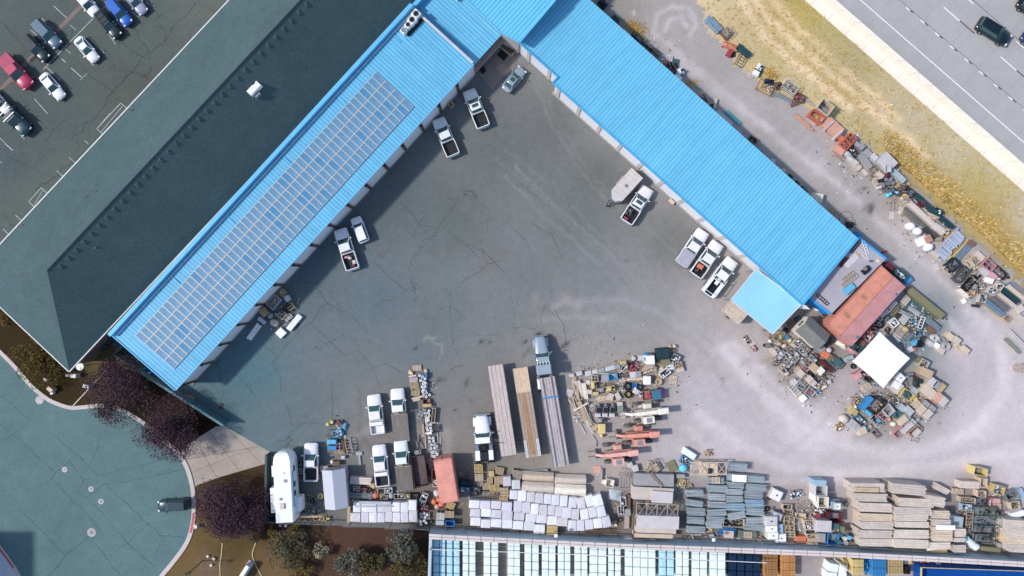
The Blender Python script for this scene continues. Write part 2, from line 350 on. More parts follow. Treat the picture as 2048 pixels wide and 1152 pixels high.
    mx = n.new('ShaderNodeMix'); mx.data_type = 'RGBA'; mx.blend_type = 'MULTIPLY'; mx.inputs['B'].default_value = (.88, .86, .70, 1)
    l.new(mm.outputs[0], mx.inputs['Factor']); l.new(src, mx.inputs['A']); src = mx.outputs['Result']
    # cracks in the asphalt
    dn = n.new('ShaderNodeTexNoise'); dn.inputs['Scale'].default_value = .35; dn.inputs['Detail'].default_value = 6; dn.inputs['Roughness'].default_value = .65; l.new(pos, dn.inputs['Vector'])
    vm = n.new('ShaderNodeVectorMath'); vm.operation = 'MULTIPLY_ADD'; vm.inputs[1].default_value = (3.6, 3.6, 0); l.new(dn.outputs['Color'], vm.inputs[0]); l.new(pos, vm.inputs[2])
    for vsc, thr, dark in ((.11, .0055, .62), (.27, .007, .8)):
        vo = n.new('ShaderNodeTexVoronoi'); vo.feature = 'DISTANCE_TO_EDGE'; vo.inputs['Scale'].default_value = vsc; l.new(vm.outputs[0], vo.inputs['Vector'])
        mr = n.new('ShaderNodeMapRange'); mr.inputs[1].default_value = thr * .35; mr.inputs[2].default_value = thr; mr.inputs[3].default_value = 1; mr.inputs[4].default_value = 0
        l.new(vo.outputs['Distance'], mr.inputs[0])
        pn = n.new('ShaderNodeTexNoise'); pn.inputs['Scale'].default_value = .09; pn.inputs['Detail'].default_value = 2; l.new(pos, pn.inputs['Vector'])
        pr = n.new('ShaderNodeMapRange'); pr.inputs[1].default_value = .42; pr.inputs[2].default_value = .58; l.new(pn.outputs['Fac'], pr.inputs[0])
        q = n.new('ShaderNodeMath'); q.operation = 'MULTIPLY'; l.new(mr.outputs[0], q.inputs[0]); l.new(att('cracked').outputs['Fac'], q.inputs[1])
        q2 = n.new('ShaderNodeMath'); q2.operation = 'MULTIPLY'; l.new(q.outputs[0], q2.inputs[0]); l.new(pr.outputs[0], q2.inputs[1])
        mx = n.new('ShaderNodeMix'); mx.data_type = 'RGBA'; mx.blend_type = 'MULTIPLY'; mx.inputs['B'].default_value = (dark, dark * .97, dark * .94, 1)
        l.new(q2.outputs[0], mx.inputs['Factor']); l.new(src, mx.inputs['A']); src = mx.outputs['Result']
    l.new(src, b.inputs['Base Color']); b.inputs['Roughness'].default_value = .95; b.inputs['Specular IOR Level'].default_value = .15
    me.materials.append(m)
    return struct(obj('ground', me))
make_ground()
MB().box(0, 0, -.35, 1600, 1600, .25).build('terrain', mk('far_terrain', C(176, 165, 150), .95, 0, ((.05, .2), (.6, .15))))['kind'] = 'structure'

def poly_sheet(name, pts, z, m):
    mb = MB(); q = [(*P(*p), z) for p in pts]
    a = sum(q[i][0] * q[(i + 1) % len(q)][1] - q[(i + 1) % len(q)][0] * q[i][1] for i in range(len(q)))
    if a < 0: q = q[::-1]
    mb.add(q, [tuple(range(len(q)))]); return struct(mb.build(name, m))
def strips(name, lines, z, m, jit=0.):
    """flat painted strips or cracks: each (points, width px)"""
    mb = MB()
    for pts, wd in lines:
        q = [Vector(P(*p)) for p in pts]
        if jit:
            r = []
            for a, b in zip(q, q[1:]):
                n = max(1, int((b - a).length / .8)); d = (b - a).normalized()
                for i in range(n): r.append(a.lerp(b, i / n) + Vector((-d.y, d.x)) * (rnd.gauss(0, jit) if i else 0))
            q = r + [q[-1]]
        for a, b in zip(q, q[1:]):
            wd_ = wd
            if jit: wd = wd_ * rnd.uniform(.5, 1.1)
            d = (b - a).normalized(); s = Vector((-d.y, d.x)) * wd / S / 2; a2 = a - d * wd / S * .3
            mb.add([(*(a2 - s), z), (*(b - s), z), (*(b + s), z), (*(a2 + s), z)], [(0, 1, 2, 3)])
            wd = wd_
    return struct(mb.build(name, m))
def kerb(name, pts, wd, hgt, m, z0=0.):
    q = [Vector(P(*p)) for p in pts]; off = []
    for i, p in enumerate(q):
        d = (q[min(i + 1, len(q) - 1)] - q[max(i - 1, 0)]).normalized(); off.append(Vector((-d.y, d.x)) * wd / 2)
    mb = MB(); rings = []
    for p, o in zip(q, off):
        rings.append([(*(p - o), z0), (*(p - o * .9), hgt), (*(p + o * .9), hgt), (*(p + o), z0)])
    mb.loft(rings, smooth=False, closed=False, caps=True)
    return struct(mb.build(name, m))
def smooth_line(pts, k=4):
    out = []
    for i in range(len(pts) - 1):
        p0 = pts[max(i - 1, 0)]; p1 = pts[i]; p2 = pts[i + 1]; p3 = pts[min(i + 2, len(pts) - 1)]
        for j in range(k):
            t = j / k
            out.append(tuple(.5 * (2 * p1[a] + (p2[a] - p0[a]) * t + (2 * p0[a] - 5 * p1[a] + 4 * p2[a] - p3[a]) * t * t + (3 * p1[a] - p0[a] - 3 * p2[a] + p3[a]) * t ** 3) for a in (0, 1)))
    return out + [pts[-1]]
KA = smooth_line([(-80,628),(0,703),(30,733),(62,770),(85,790),(105,803),(140,815),(170,814),(205,811),(240,818),(270,834),(300,855),(330,882),(352,899)])
KB = smooth_line([(352,899),(372,930),(384,968),(388,1005),(386,1045),(374,1085),(345,1126),(318,1160),(290,1215)])
KC = smooth_line([(-90,960),(-40,1030),(-5,1088),(12,1112),(35,1146),(60,1200)])
asph = mk('teal_asphalt', C(98, 124, 126), .9, 0, ((.08, .10), (.5, .10), (2.2, .08), (6.5, .22), (20, .16)), world=True, spec=.15)
poly_sheet('road', KA + KB[1:] + [(250,1240),(-130,1240),(-130,600)], .004, asph)
pale = mk('pale_concrete', C(208, 196, 190), .9, 0, ((.5, .1), (5, .1), (20, .08)), world=True)
poly_sheet('sidewalk', KC + [(60,1240),(-140,1240),(-140,950)], .012, mk('sidewalk_concrete', C(214, 216, 222), .9, 0, ((.5, .08), (7, .08)), world=True))
kerb('kerb', KA, .55, .13, pale); kerb('kerb', KB, .6, .12, pale); kerb('kerb', KC, .5, .13, pale)
redp = mk('red_kerb_paint', C(196, 100, 110), .8, 0, ((2, .2), (12, .2)))
kerb('kerb_paint', [p for p in KB if 1018 < p[1] < 1072], .32, .136, redp, .1); kerb('kerb_paint', [p for p in KC if 1060 < p[1] < 1140], .3, .142, redp, .1)
drive = mk('driveway_concrete', C(174, 162, 152), .9, 0, ((.35, .16), (2.2, .1), (14, .1)), world=True)
poly_sheet('driveway', [(356,902),(400,873),(432,853),(447,851),(540,904),(533,927),(440,954),(394,970),(388,978),(378,938)], .004, drive)
strips('driveway_joints', [([(393,885),(432,952)],.7),([(420,865),(478,940)],.7),([(374,918),(520,893)],.7),([(384,945),(480,906)],.6),([(460,862),(522,926)],.6)], .0085, mk('joint_dark', C(96, 84, 78), .9))
crk = mk('crack_dark', C(58, 88, 96), .95, 0, ((2, .2),))
strips('road_cracks', [([(27,868),(111,946),(103,958),(185,1040),(200,1060)],1.0),([(112,872),(178,932),(195,950),(193,966)],.9),([(111,946),(139,922),(160,950),(168,960),(195,950),(300,925),(362,912)],.9),
 ([(213,968),(290,956),(372,938)],.9),([(168,960),(153,984),(172,995),(188,985),(205,970),(213,968),(245,1000),(322,1072),(368,1074)],1.2),([(328,1076),(308,1112)],.8),
 ([(40,1020),(72,1050),(130,1112),(95,1155)],1.0),([(130,1112),(178,1072),(240,1148)],1.1),([(220,1112),(256,1086),(300,1044)],.8),([(256,1086),(310,1135)],1.0),([(50,984),(90,966),(103,958)],.8),
 ([(0,880),(27,868)],.8),([(202,868),(195,896),(180,930)],.8),([(0,790),(60,840),(27,868)],.8),([(185,1005),(225,1050),(256,1086)],.8),([(0,848),(18,862)],.7)], .0085, crk, .07)
ycr = mk('crack_brown', C(78, 82, 82), .95, 0, ((2, .2),))
strips('yard_cracks', [([(632,576),(655,606),(622,646),(598,662),(555,715),(542,728)],1.1),([(655,606),(668,613)],.9),([(622,646),(652,676),(692,711)],1.0),([(530,695),(555,715)],1.0),
 ([(545,730),(562,755),(564,790),(580,830),(584,853)],1.0),([(584,853),(660,846)],.8),([(668,613),(702,630),(735,665)],.8),([(750,612),(795,595),(815,580)],.8),
 ([(664,760),(664,845)],1.0),([(692,711),(718,700),(745,735),(760,776)],.8),([(745,735),(775,728),(810,745)],.8),([(901,580),(905,690),(925,730),(900,740)],.8),
 ([(1110,620),(1128,650),(1131,686)],1.3),([(1090,612),(1128,650)],.8),([(745,520),(770,545),(808,580)],1.1),([(800,400),(840,450),(870,455)],.9),([(850,430),(825,475)],.8),
 ([(930,490),(965,500),(985,520),(1010,545)],1.2),([(965,500),(975,528),(1000,520)],1.0),([(900,465),(935,490),(960,520)],1.0),([(940,380),(978,420),(975,460)],.8),
 ([(1040,365),(1090,410)],.7),([(1060,445),(1105,470),(1125,522)],.9),([(1025,455),(1050,480),(1060,505)],.9),([(875,620),(905,615),(935,640)],.7),([(560,620),(598,662)],.7)], .0045, ycr, .12)
T2 = lambda *a: [(x / 2.844, y / 2.844) for x, y in a]
strips('car_park_cracks', [(T2((1115,15),(1060,90),(985,150),(935,240),(848,300),(780,370),(715,435),(640,525),(600,600),(520,690),(400,800)),1.4),(T2((735,120),(780,180),(795,235),(848,300)),1.3),(T2((470,390),(520,440),(570,470),(640,525)),1.2),
 (T2((715,435),(765,490)),.9),(T2((0,120),(50,170),(110,230),(160,270)),1.2),(T2((290,750),(360,690),(400,660)),1.),(T2((160,640),(230,690),(290,750),(250,810)),1.),(T2((935,240),(945,180),(880,110),(950,65)),.9),(T2((330,320),(380,280),(420,150)),.8),(T2((0,590),(80,640),(60,740)),.8),
 (T2((520,830),(440,900),(300,1010),(200,1080)),1.1),(T2((200,1080),(330,1000),(420,1010)),.8),(T2((60,900),(190,960),(250,880)),.8)], .0045, mk('crack_black', C(62, 68, 70), .95, 0, ((2, .2),)), .14)
wl = mk('road_paint_white', C(238, 238, 238), .8, 0, ((3, .15), (16, .2)))
faint = mk('road_paint_worn', C(196, 202, 200), .85, 0, ((3, .2), (14, .3)))
T0 = lambda *a: [(x / 4, y / 4) for x, y in a]
T1 = lambda *a: [(x / 4, y / 4 + 288) for x, y in a]
strips('parking_markings', [(T0((430,48),(532,142)),1.1),(T0((335,150),(460,255)),1.),(T0((245,240),(330,312)),1.1),(T0((850,40),(345,555)),1.1),(T0((710,300),(835,425)),1.3),(T0((640,400),(747,523)),1.3),
 (T0((495,472),(522,498)),1.6),(T0((570,545),(652,617)),1.3),(T0((370,535),(487,645)),1.1),(T0((440,780),(470,812)),1.1),(T0((275,790),(382,912)),1.1),(T0((930,170),(1015,236)),1.3),
 (T0((860,260),(925,356)),.9),(T0((1060,95),(1107,136)),1.2),(T0((1170,10),(1195,40)),1.2),(T0((75,445),(150,520)),1.),(T0((90,1010),(196,1110)),1.1),(T0((0,1105),(48,1150)),1.),(T0((560,200),(610,240)),1.),
 (T0((455,330),(565,430)),.9),(T0((640,640),(700,585)),.7),(T0((775,1030),(965,825),(1018,868)),1.2),(T0((775,1030),(822,1075)),1.2),(T0((805,1060),(980,850)),.9),(T0((800,1000),(880,905)),.8),(T0((680,1125),(705,1150)),1.),
 (T1((555,108),(610,158)),1.),(T1((455,215),(510,266)),1.1),(T1((380,395),(330,350),(230,460),(275,505)),1.1),(T1((270,490),(345,365)),.7),(T1((125,570),(178,618)),1.2),(T1((25,680),(72,726)),1.1),(T1((45,0),(102,52)),1.4),
 (T1((0,140),(12,150)),1.)], .0045, faint)
strips('drain_channel', [([(163,11),(0,180)],8)], .0045, mk('channel_concrete', C(132, 116, 110), .9, 0, ((.6, .15), (7, .15)), world=True))
strips('drain_grate', [([(72,113),(60,124)],7)], .009, mk('grate_iron', C(60, 58, 58), .8))
# highway
dxy = 1.146
def hx(x0, y): return x0 + dxy * y
hw = mk('highway_concrete', C(176, 174, 174), .9, 0, ((.08, .05), (.5, .06), (5, .08), (25, .06)), world=True, spec=.2)
poly_sheet('highway', [(hx(1661, -600), -600), (hx(1661, -600) + 800, -600), (hx(1661, 900) + 800, 900), (hx(1661, 900), 900)], .004, hw)
def hline(x0, y1, y2, wd): return ([(hx(x0, y1), y1), (hx(x0, y2), y2)], wd)
def dashes(x0, y0, L, gap, wd, n): return [hline(x0, y0 + i * (L + gap), y0 + i * (L + gap) + L, wd) for i in range(n)]
strips('highway_markings', [hline(1721, -600, 900, 2.2)] + dashes(1795, 15 - 25.6 * 20, 6, 19.6, 2.4, 50) + dashes(1871, 15 - 495, 27, 72, 2.4, 14) + dashes(1938, -16 - 495, 24, 75, 2.2, 14), .0085, wl)
strips('highway_tar_marks', dashes(1797, 21 - 25.6 * 20, 5, 20.6, 2., 50) + dashes(1872, 42 - 495, 25, 74, 2.2, 14) + [hline(1800, -600, 900, .7), hline(1946, -600, 900, .9)], .0085, mk('tar', C(72, 74, 80), .9))
strips('highway_joints', [([(hx(1661, y), y), (hx(1661, y) + 180, y - 206)], .6) for y in (60, 110, 158, 206, 255, 303)] , .0082, mk('joint_grey', C(150, 153, 160), .9))
wm = mk('barrier_concrete', C(250, 238, 220), .9, 0, ((.25, .06), (2.5, .06), (14, .06)), world=True)
struct(MB().prism([P(hx(1609, -600), -600), P(hx(1645, -600), -600), P(hx(1645, 900), 900), P(hx(1609, 900), 900)], -.1, .06).build('path', wm))
strips('path_joints', [([(hx(1609, y), y), (hx(1609, y) + 16, y - 17)], .7) for y in range(-20, 390, 30)], .066, mk('joint_tan', C(205, 190, 172), .9))
mb = MB()
for y in range(-600, 900, 25):
    mb.prism([P(hx(1646, y), y), P(hx(1661, y), y), P(hx(1661, y + 24.7), y + 24.7), P(hx(1646, y + 24.7), y + 24.7)], 0, .8)
tag(mb.build('concrete_barrier', wm), 'long pale concrete barrier wall running beside the highway', 'barrier')
for px, py, r, lb in ((79,800,8.5,'large round manhole by the kerb near the yellowish tree'),(129,939,5.6,'small round manhole, topmost of the three in the road cracks'),(182,978,5.6,'small round manhole, middle of the three in the road cracks'),
                      (202,1003,5.6,'small round manhole, lowest of the three in the road cracks'),(183,1065,8.7,'large round manhole low in the turning circle, away from the kerb')):
    t = thing('manhole', lb, 'manhole', (*P(px, py), 0))
    MB().cyl(0, 0, .0, r / S, .012, 24).build('collar', 'stone', t, C(188, 184, 184))
    b2 = MB(); b2.cyl(0, 0, .012, r / S * .48, .008, 18)
    for i in range(-2, 3): b2.box(0, i * .07, .02, r / S * .6, .02, .004)
    b2.build('lid', 'steel', t, C(120, 122, 126))
for px, py, ww, lb in ((443,812,9,'dark square drain grate in the yard near the teal fence'),):
    t = thing('drain', lb, 'drain', (*P(px, py), 0), R(-8))
    MB().box(0, 0, 0, ww / S, 12 / S, .012).build('frame', 'metal', t, C(58, 64, 68))
    b2 = MB()
    for i in range(5): b2.box(0, (i - 2) * .12, .012, .5, .05, .01)
    b2.build('bars', 'black', t)
# ---------------------------------------------------------------- buildings
def frame(a, b):
    """local frame with its origin at a, x towards b: (origin, angle, length)"""
    d = (b[0] - a[0], b[1] - a[1]); return a, math.atan2(d[1], d[0]), math.hypot(*d)
GR = (.155, .22, .235)
shingle = mk('grey_shingle', (.07, .112, .12), .95, 0, ((.12, .08), (.6, .08), (6.5, .28), (20, .25)), spec=.1)
gutter = mk('gutter_white', C(215, 218, 215), .6)
wallg = mk('wall_taupe', C(120, 108, 100), .9)
# --- large grey hip-roofed building
o, a, L = frame(P(138.5, 742, 5), P(834, 0, 5)); L = 112
g = thing('large_building', 'long building under a dark grey shingle hip roof', 'building', (*o, 0), a)
Wd = 17.2
MB().prism([(.5, .5), (L, .5), (L, Wd - .5), (.5, Wd - .5)], 0, 4.85).build('wall', wallg, g)
rb = MB()
e = 5.0; rg = 9.35; hx0 = 8.0
rg = 11.3; cl, sn = math.cos(a), math.sin(a)
ax_, ay_ = P(94, 541, rg); hx0 = cl * (ax_ - o[0]) + sn * (ay_ - o[1]); ry = -sn * (ax_ - o[0]) + cl * (ay_ - o[1])
A = [(0, 0, e), (L, 0, e), (L, Wd, e), (0, Wd, e), (hx0, ry, rg), (L, ry, rg)]
rb.add(A, [(0, 1, 5, 4), (3, 4, 5, 2), (0, 4, 3)]); rb.add([(x, y, z - .2) for x, y, z in A[:4]], [(3, 2, 1, 0)])
rb.add([(A[0][0], A[0][1], e - .2), (A[1][0], A[1][1], e - .2), A[1], A[0]], [(0, 1, 2, 3)])
rb.add([(0, Wd, e - .2), (0, 0, e - .2), (0, 0, e), (0, Wd, e)], [(0, 1, 2, 3)]); rb.add([(L, Wd, e - .2), (0, Wd, e - .2), (0, Wd, e), (L, Wd, e)], [(0, 1, 2, 3)])
roof = rb.build('roof', shingle, g)
MB().tube((hx0, ry, rg), (L, ry, rg), .1, 6).build('ridge_cap', mk('ridge_dark', (.05, .075, .085), .9), roof)
vent0 = None
for i in range(44):
    x = hx0 + 1.2 + i * 1.32
    if vent0 is None:
        vb = MB(); vb.box(0, 0, 0, .46, .5, .13, 0, 0, .06, (.8, .9)); v = vb.build('roof_vent', mk('vent_dark', (.06, .1, .115), .8), roof); vent0 = v
    else:
        v = vent0.copy(); COL.objects.link(v); v.parent = roof
    v.location = (x, ry - .62, rg - .62 * (rg - e) / ry)
    v.rotation_euler = (math.atan2(rg - e, ry), 0, 0)
gb = MB(); gb.bar((-.06, -.08, 5), (L, -.08, 5), .14, .12); gb.bar((-.08, 0, 5), (-.08, Wd, 5), .14, .12); gb.bar((0, Wd + .08, 5), (L, Wd + .08, 5), .16, .12)
gb.build('gutter', gutter, g)
fb = MB()
for k in range(8): fb.box(3.0 + k * .62, .3, .7 + (k % 2) * 0.15, .5, .4, .7)
fb.build('wall_unit', mk('unit_grey', C(70, 90, 96), .6), g)
ac = thing('air_conditioner', 'white rooftop air conditioner unit alone on the dark grey shingle slope', 'air conditioner', (*P(503, 172, 9.7), 8.75), a)
MB().box(0, 0, 0, 1.75, 1.5, .95, 0, 0, .06).build('casing', 'white', ac)
q = MB(); q.cyl(.35, .3, .95, .36, .06, 16); q.build('fan', 'black', ac)
MB().box(-.3, -.95, 0, .8, .45, .55, 0, 0, .05).build('duct', 'grey', ac)
q = MB(); q.box(0, 0, -.9, 1.9, 1.7, .9); q.build('curb', 'grey', ac)
for i, (px, py, lb) in enumerate(((264,221,'dark twig on the lighter slope of the grey roof, closest to the car park'),(172,395,'longest dark twig on the lighter slope of the grey roof'),(190,384,'short dark twig beside the longest one on the grey roof'),(189,497,'dark twig alone on the dark slope near the hip'),(52,553,'dark twig on the small triangular hip slope'),(43,452,'thin twig near the white gutter of the grey roof'))):
    zz = {3: 9.6, 4: 9.8}.get(i, (7.6, 9.4, 9.6, 0, 0, 6.)[i]); x_, y_ = P(px, py, zz)
    for _ in range(4):   # settle onto the slope
        u_, v_ = cl * (x_ - o[0]) + sn * (y_ - o[1]), -sn * (x_ - o[0]) + cl * (y_ - o[1])
        zz = e + (rg - e) * min(v_ / ry, (Wd - v_) / (Wd - ry), max(u_, 0) / hx0); x_, y_ = P(px, py, zz)
    q = MB(); q.bar((-.25, 0, .05), (.25, .06, .09), .1, .05); q.bar((0, 0, .06), (.2, .22, .1), .07, .04); q.bar((-.1, 0, .06), (-.3, .15, .1), .05, .04)
    tw = q.build('fallen_twig', 'black'); tag(tw, lb, 'twig'); tw.location = (x_, y_, zz + .05)
nb = thing('neighbour_building', 'plain building just outside the frame whose shade falls on the turning circle', 'building', (*P(-260, 1260), 0))
MB().box(0, 0, 0, 29, 26, 7).build('wall', wallg, nb); MB().box(0, 0, 7, 29.3, 26.3, .3).build('roof', gutter, nb)
d = thing('satellite_dish', 'white satellite dish below the sharp corner of the grey hip roof', 'dish', (*P(160, 733, 2.6), 0), R(20))
q = MB(); q.cyl(0, 0, 0, .05, 2.5, 8); q.build('mast', 'grey', d)
q = MB(); q.cyl(0, 0, 2.5, .12, .16, 16, r2=.5); q.build('dish', 'white', d); MB().tube((0, 0, 2.6), (.1, -.5, 2.9), .03).build('arm', 'grey', d)

# --- long blue building with the solar array
SKY = C(112, 194, 232)
bluem = mk('blue_standing_seam', SKY, .45, .0, ((.15, .06), (1.1, .05), (9, .04)), seam=(0, .46, .18, .52), spec=.35, streak=((1.6, .12, 1), .12))
blue2 = mk('blue_roof_far', C(96, 194, 242), .45, 0, ((.15, .06), (6, .04)), seam=(0, .565, .13, .5), spec=.35)
bluep = mk('blue_trim', C(110, 196, 242), .45, 0, ((1, .05),))
cream = mk('cream_wall', C(215, 205, 200), .85, 0, ((.6, .08), (5, .06)))
pil = mk('brown_pilaster', C(160, 140, 130), .85, 0, ((1, .12), (8, .1)))
door = mk('white_door', C(245, 245, 250), .5, 0, ((.8, .04), (6, .03)), seam=(2, .55, .04, .75))
o, a, L = frame(P(351, 780, 4.5), P(1004, 66, 4.5)); BA = a; BO = o
ca, sa = math.cos(a), math.sin(a)
def loc_of(px, py, z, o=o, ca=ca, sa=sa):
    x, y = P(px, py, z); x -= o[0]; y -= o[1]; return ca * x + sa * y, -sa * x + ca * y
Wb = 10.3
XS = loc_of(944, 124, 4.7)[0]
b1 = thing('blue_roofed_building', 'long blue metal roofed building carrying the solar array', 'building', (*o, 0), a)
MB().prism([(.25, .16), (XS, .16), (XS, Wb - .2), (.25, Wb - .2)], 0, 4.35).build('wall', cream, b1)
rb = MB(); ze, zh = 4.5, 5.1
rb.add([(0, 0, ze), (XS, 0, ze), (XS, Wb, zh), (0, Wb, zh)], [(0, 1, 2, 3)])
rb.add([(0, 0, ze - .18), (XS, 0, ze - .18), (XS, Wb, zh - .18), (0, Wb, zh - .18), (0, 0, ze), (XS, 0, ze), (XS, Wb, zh), (0, Wb, zh)], [(3, 2, 1, 0), (0, 1, 5, 4), (1, 2, 6, 5), (2, 3, 7, 6), (3, 0, 4, 7)])
roof = rb.build('roof', bluem, b1)
q = MB(); q.box(XS / 2, Wb + .1, 4.6, XS, .5, 1.25); q.build('parapet', bluep, roof)
q = MB(); q.box(XS / 2, Wb + .45, 5.2, XS, .16, .2); q.bar((.3, Wb - .42, 5.25), (XS, Wb - .42, 5.25), .12, .1); q.build('gutter', gutter, roof)
q = MB(); q.bar((-.05, 0, ze + .02), (-.05, Wb, zh + .02), .14, .16); q.bar((0, -.05, ze), (XS, -.05, ze), .1, .14); q.build('eave_trim', bluep, roof)
q = MB()
for k in range(5): q.box(10.5 + k * 10.3, Wb - 1.0, 5.05, .08, 1.6, .1)
q.build('downpipe', bluep, roof)
NB = 16; bay = 3.47
for k in range(NB):
    x0 = .6 + k * bay
    q = MB(); q.box(x0 + 1.85, .12, .05, 2.95, .08, 3.95); q.build('garage_door', door, b1)
    q = MB(); q.box(x0 + .12, .1, 0, .5, .2, 4.25); q.build('pilaster', pil, b1)
    q = MB(); q.box(x0 + .12, -.06, 3.1, .34, .16, .5); q.box(x0 + .12, -.05, 0, .12, .1, 3.1); q.build('wall_lamp', 'black', b1)
q = MB(); q.box(XS / 2, .02, 0, XS, .22, .1); q.build('door_sill', 'stone', b1, C(150, 140, 134))
# office end of the same range
X2, W2 = XS + .02, 13.
b2 = thing('blue_roofed_building', 'lower blue roofed office block between the solar roof and the corner block', 'building', (*o, 0), a)
XE = X2 + 18
MB().prism([(X2, .5), (X2 + 9.3, .5), (XE, .5), (XE, Wb - .2), (X2, Wb - .2)], 0, 3.6).build('wall', mk('office_wall', C(190, 172, 165), .85), b2)
rb = MB(); rb.add([(X2, .1, 3.75), (XE, .1, 3.75), (XE, Wb, 4.2), (X2, Wb, 4.2), (X2, .1, 3.55), (XE, .1, 3.55), (XE, Wb, 4.), (X2, Wb, 4.)], [(0, 1, 2, 3), (7, 6, 5, 4), (4, 5, 1, 0), (6, 7, 3, 2), (7, 4, 0, 3)])
rf = rb.build('roof', bluem, b2)
q = MB(); q.box((X2 + XE) / 2, Wb + .1, 3.8, XE - X2, .5, 1.3); q.build('parapet', bluep, rf)
q = MB(); q.cyl(X2 + 4.6, Wb - 3.2, 4., .1, .5, 8); q.cyl(X2 + 4.6, Wb - 3.2, 4.5, .18, .12, 8); q.build('flue', 'white', rf)
q = MB()
for k in range(3): q.box(X2 + 1.2 + k * 2.6, .44, 1., 1.5, .08, 1.2)
q.build('window', 'glass', b2)
q = MB(); q.box(X2 + 4.0, -.0, 2.5, 8.4, .9, .12); q.build('awning', mk('awning_taupe', C(170, 150, 142), .8), b2)
q = MB(); q.box(XS - .14, Wb / 2, 5.08 - .0, .3, Wb + .1, .32); q.build('flashing', mk('flashing_pale', C(200, 205, 210), .6), roof)
# solar panels
pm = mk('solar_cell', C(102, 150, 184), .35, .0, ((.5, .14), (7, .22)), spec=.5, seam=(1, .55, .02, .8))
pmb = mk('solar_cell_blue', C(84, 144, 186), .3, .0, ((.9, .14), (22, .22)), spec=.5, seam=(1, .55, .02, .8))
pf = mk('panel_frame', C(232, 222, 204), .5, .2)
p00 = loc_of(753, 144, 4.95); p01 = loc_of(829, 212, 4.75); p10 = loc_of(271, 671, 5.0)
NR = 53; sx = (p00[0] - p10[0]) / NR; sy = (p00[1] - p01[1]) / 4
slope = math.atan2(zh - ze, Wb)
def panel(cell):
    q = MB(); q.box(0, 0, 0, sx - .02, sy - .02, .045, 0, 1); q.box(0, 0, .045, sx - .1, sy - .095, .006)
    return q
pro = {}
proot = {}
for r in range(NR):
    for c in range(4):
        hot = rnd.random()
        kind = 'b' if (r, c) in ((3, 0), (8, 2), (1, 3), (15, 1), (20, 0), (21, 0), (26, 1), (33, 2), (40, 0), (44, 3), (47, 2), (48, 2), (30, 3), (36, 1)) or hot < .05 else 'a'
        x = p00[0] - (r + .5) * sx; y = p00[1] - (c + .5) * sy
        wx, wy = o[0] + ca * x - sa * y, o[1] + sa * x + ca * y
        if kind not in pro:
            s = panel(kind).build('solar_panel', [pmb if kind == 'b' else pm, pf]); pro[kind] = s
        else:
            s = pro[kind].copy(); COL.objects.link(s)
        s.location = (wx, wy, ze + y * (zh - ze) / Wb + .1); s.rotation_euler = (slope, 0, a); s.rotation_mode = 'XYZ'
        col = ('first', 'second', 'third', 'fourth')[c]
        tag(s, f"{'bluer' if kind == 'b' else 'blue grey'} solar panel, {col} from the upper side in the {ordw(r + 1)} cross row", 'solar panel', 'solar panels on the long blue roof')
for px, py, sz, lb in ((832,27,.95,'white square condenser fan unit, topmost of the row on the blue roof'),(824,39,.95,'white square condenser fan unit, second from the top of the row on the blue roof'),
                       (816,49,.75,'white square condenser fan unit, third from the top of the row on the blue roof'),(807,60,.68,'small white condenser fan unit, lowest of the row on the blue roof')):
    t = thing('condenser_unit', lb, 'air conditioner', (*P(px, py, 5.9), 5.0), a, 'condenser units on the blue roof')
    MB().box(0, 0, 0, sz, sz, .9, 0, 0, .06).build('casing', 'white', t)
    q = MB(); q.torus(0, 0, .9, sz * .36, .05, 14, 5); q.build('fan_ring', 'grey', t)
    q = MB(); q.cyl(0, 0, .9, sz * .33, .02, 14); q.build('fan', 'dark' if py < 50 else 'grey', t)
t = thing('mounting_rack', 'dark rack of pipes beside the condenser units on the blue roof', 'rack', (*P(832, 50, 5.3), 5.0), a)
q = MB(); q.box(0, 0, 0, 3.2, .5, .1)
for k in range(5): q.tube((-1.4 + k * .7, -.2, .1), (-1.4 + k * .7, .25, .35), .06)
q.build('rack', 'black', t)

# --- north-east blue building
o3, a3, L3 = frame(P(1605, 608, 4.8), P(1107, 165, 4.8))
b3 = thing('blue_roofed_building', 'bright blue ribbed roof building running down to the red shed', 'building', (*o3, 0), a3)
zs, zn = 4.75, 3.7
W3 = math.hypot(P(1720, 480, zn)[0] - o3[0], P(1720, 480, zn)[1] - o3[1]); Ln = L3; LT = 66
# local x runs up-left along the building, local -y is north-east
wz = mk('white_wall', C(238, 232, 228), .85, 0, ((.6, .05), (5, .05)))
MB().prism([(.3, -.3), (Ln - .2, -.3), (Ln - .2, -1.3), (LT, -1.3), (LT, -W3 + .3), (.3, -W3 + .3)], 0, [4.5, 4.5, 4.4, 4.4, 3.45, 3.45]).build('wall', wz, b3)
bluen = mk('bright_blue_seam', C(116, 200, 236), .42, 0, ((.12, .05), (1.2, .04), (9, .04)), seam=(0, .46, .18, .62), spec=.35, streak=((1.5, .11, 1), .11))
rb = MB()
pts = [(0, 0), (Ln, 0), (Ln, -.95), (LT, -.95), (LT, -W3), (0, -W3)]
zz = [zs + (zn - zs) * (-y / W3) for x, y in pts]
rb.add([(x, y, z) for (x, y), z in zip(pts, zz)], [tuple(range(5, -1, -1))])
rb.add([(x, y, z - .2) for (x, y), z in zip(pts, zz)], [tuple(range(6))])
n = 6
rb.add([(x, y, z - .2) for (x, y), z in zip(pts, zz)] + [(x, y, z) for (x, y), z in zip(pts, zz)], [((i + 1) % n, i, n + i, n + (i + 1) % n) for i in range(n)])
roof3 = rb.build('roof', bluen, b3)
trim3 = mk('bright_blue_trim', C(84, 176, 226), .45)
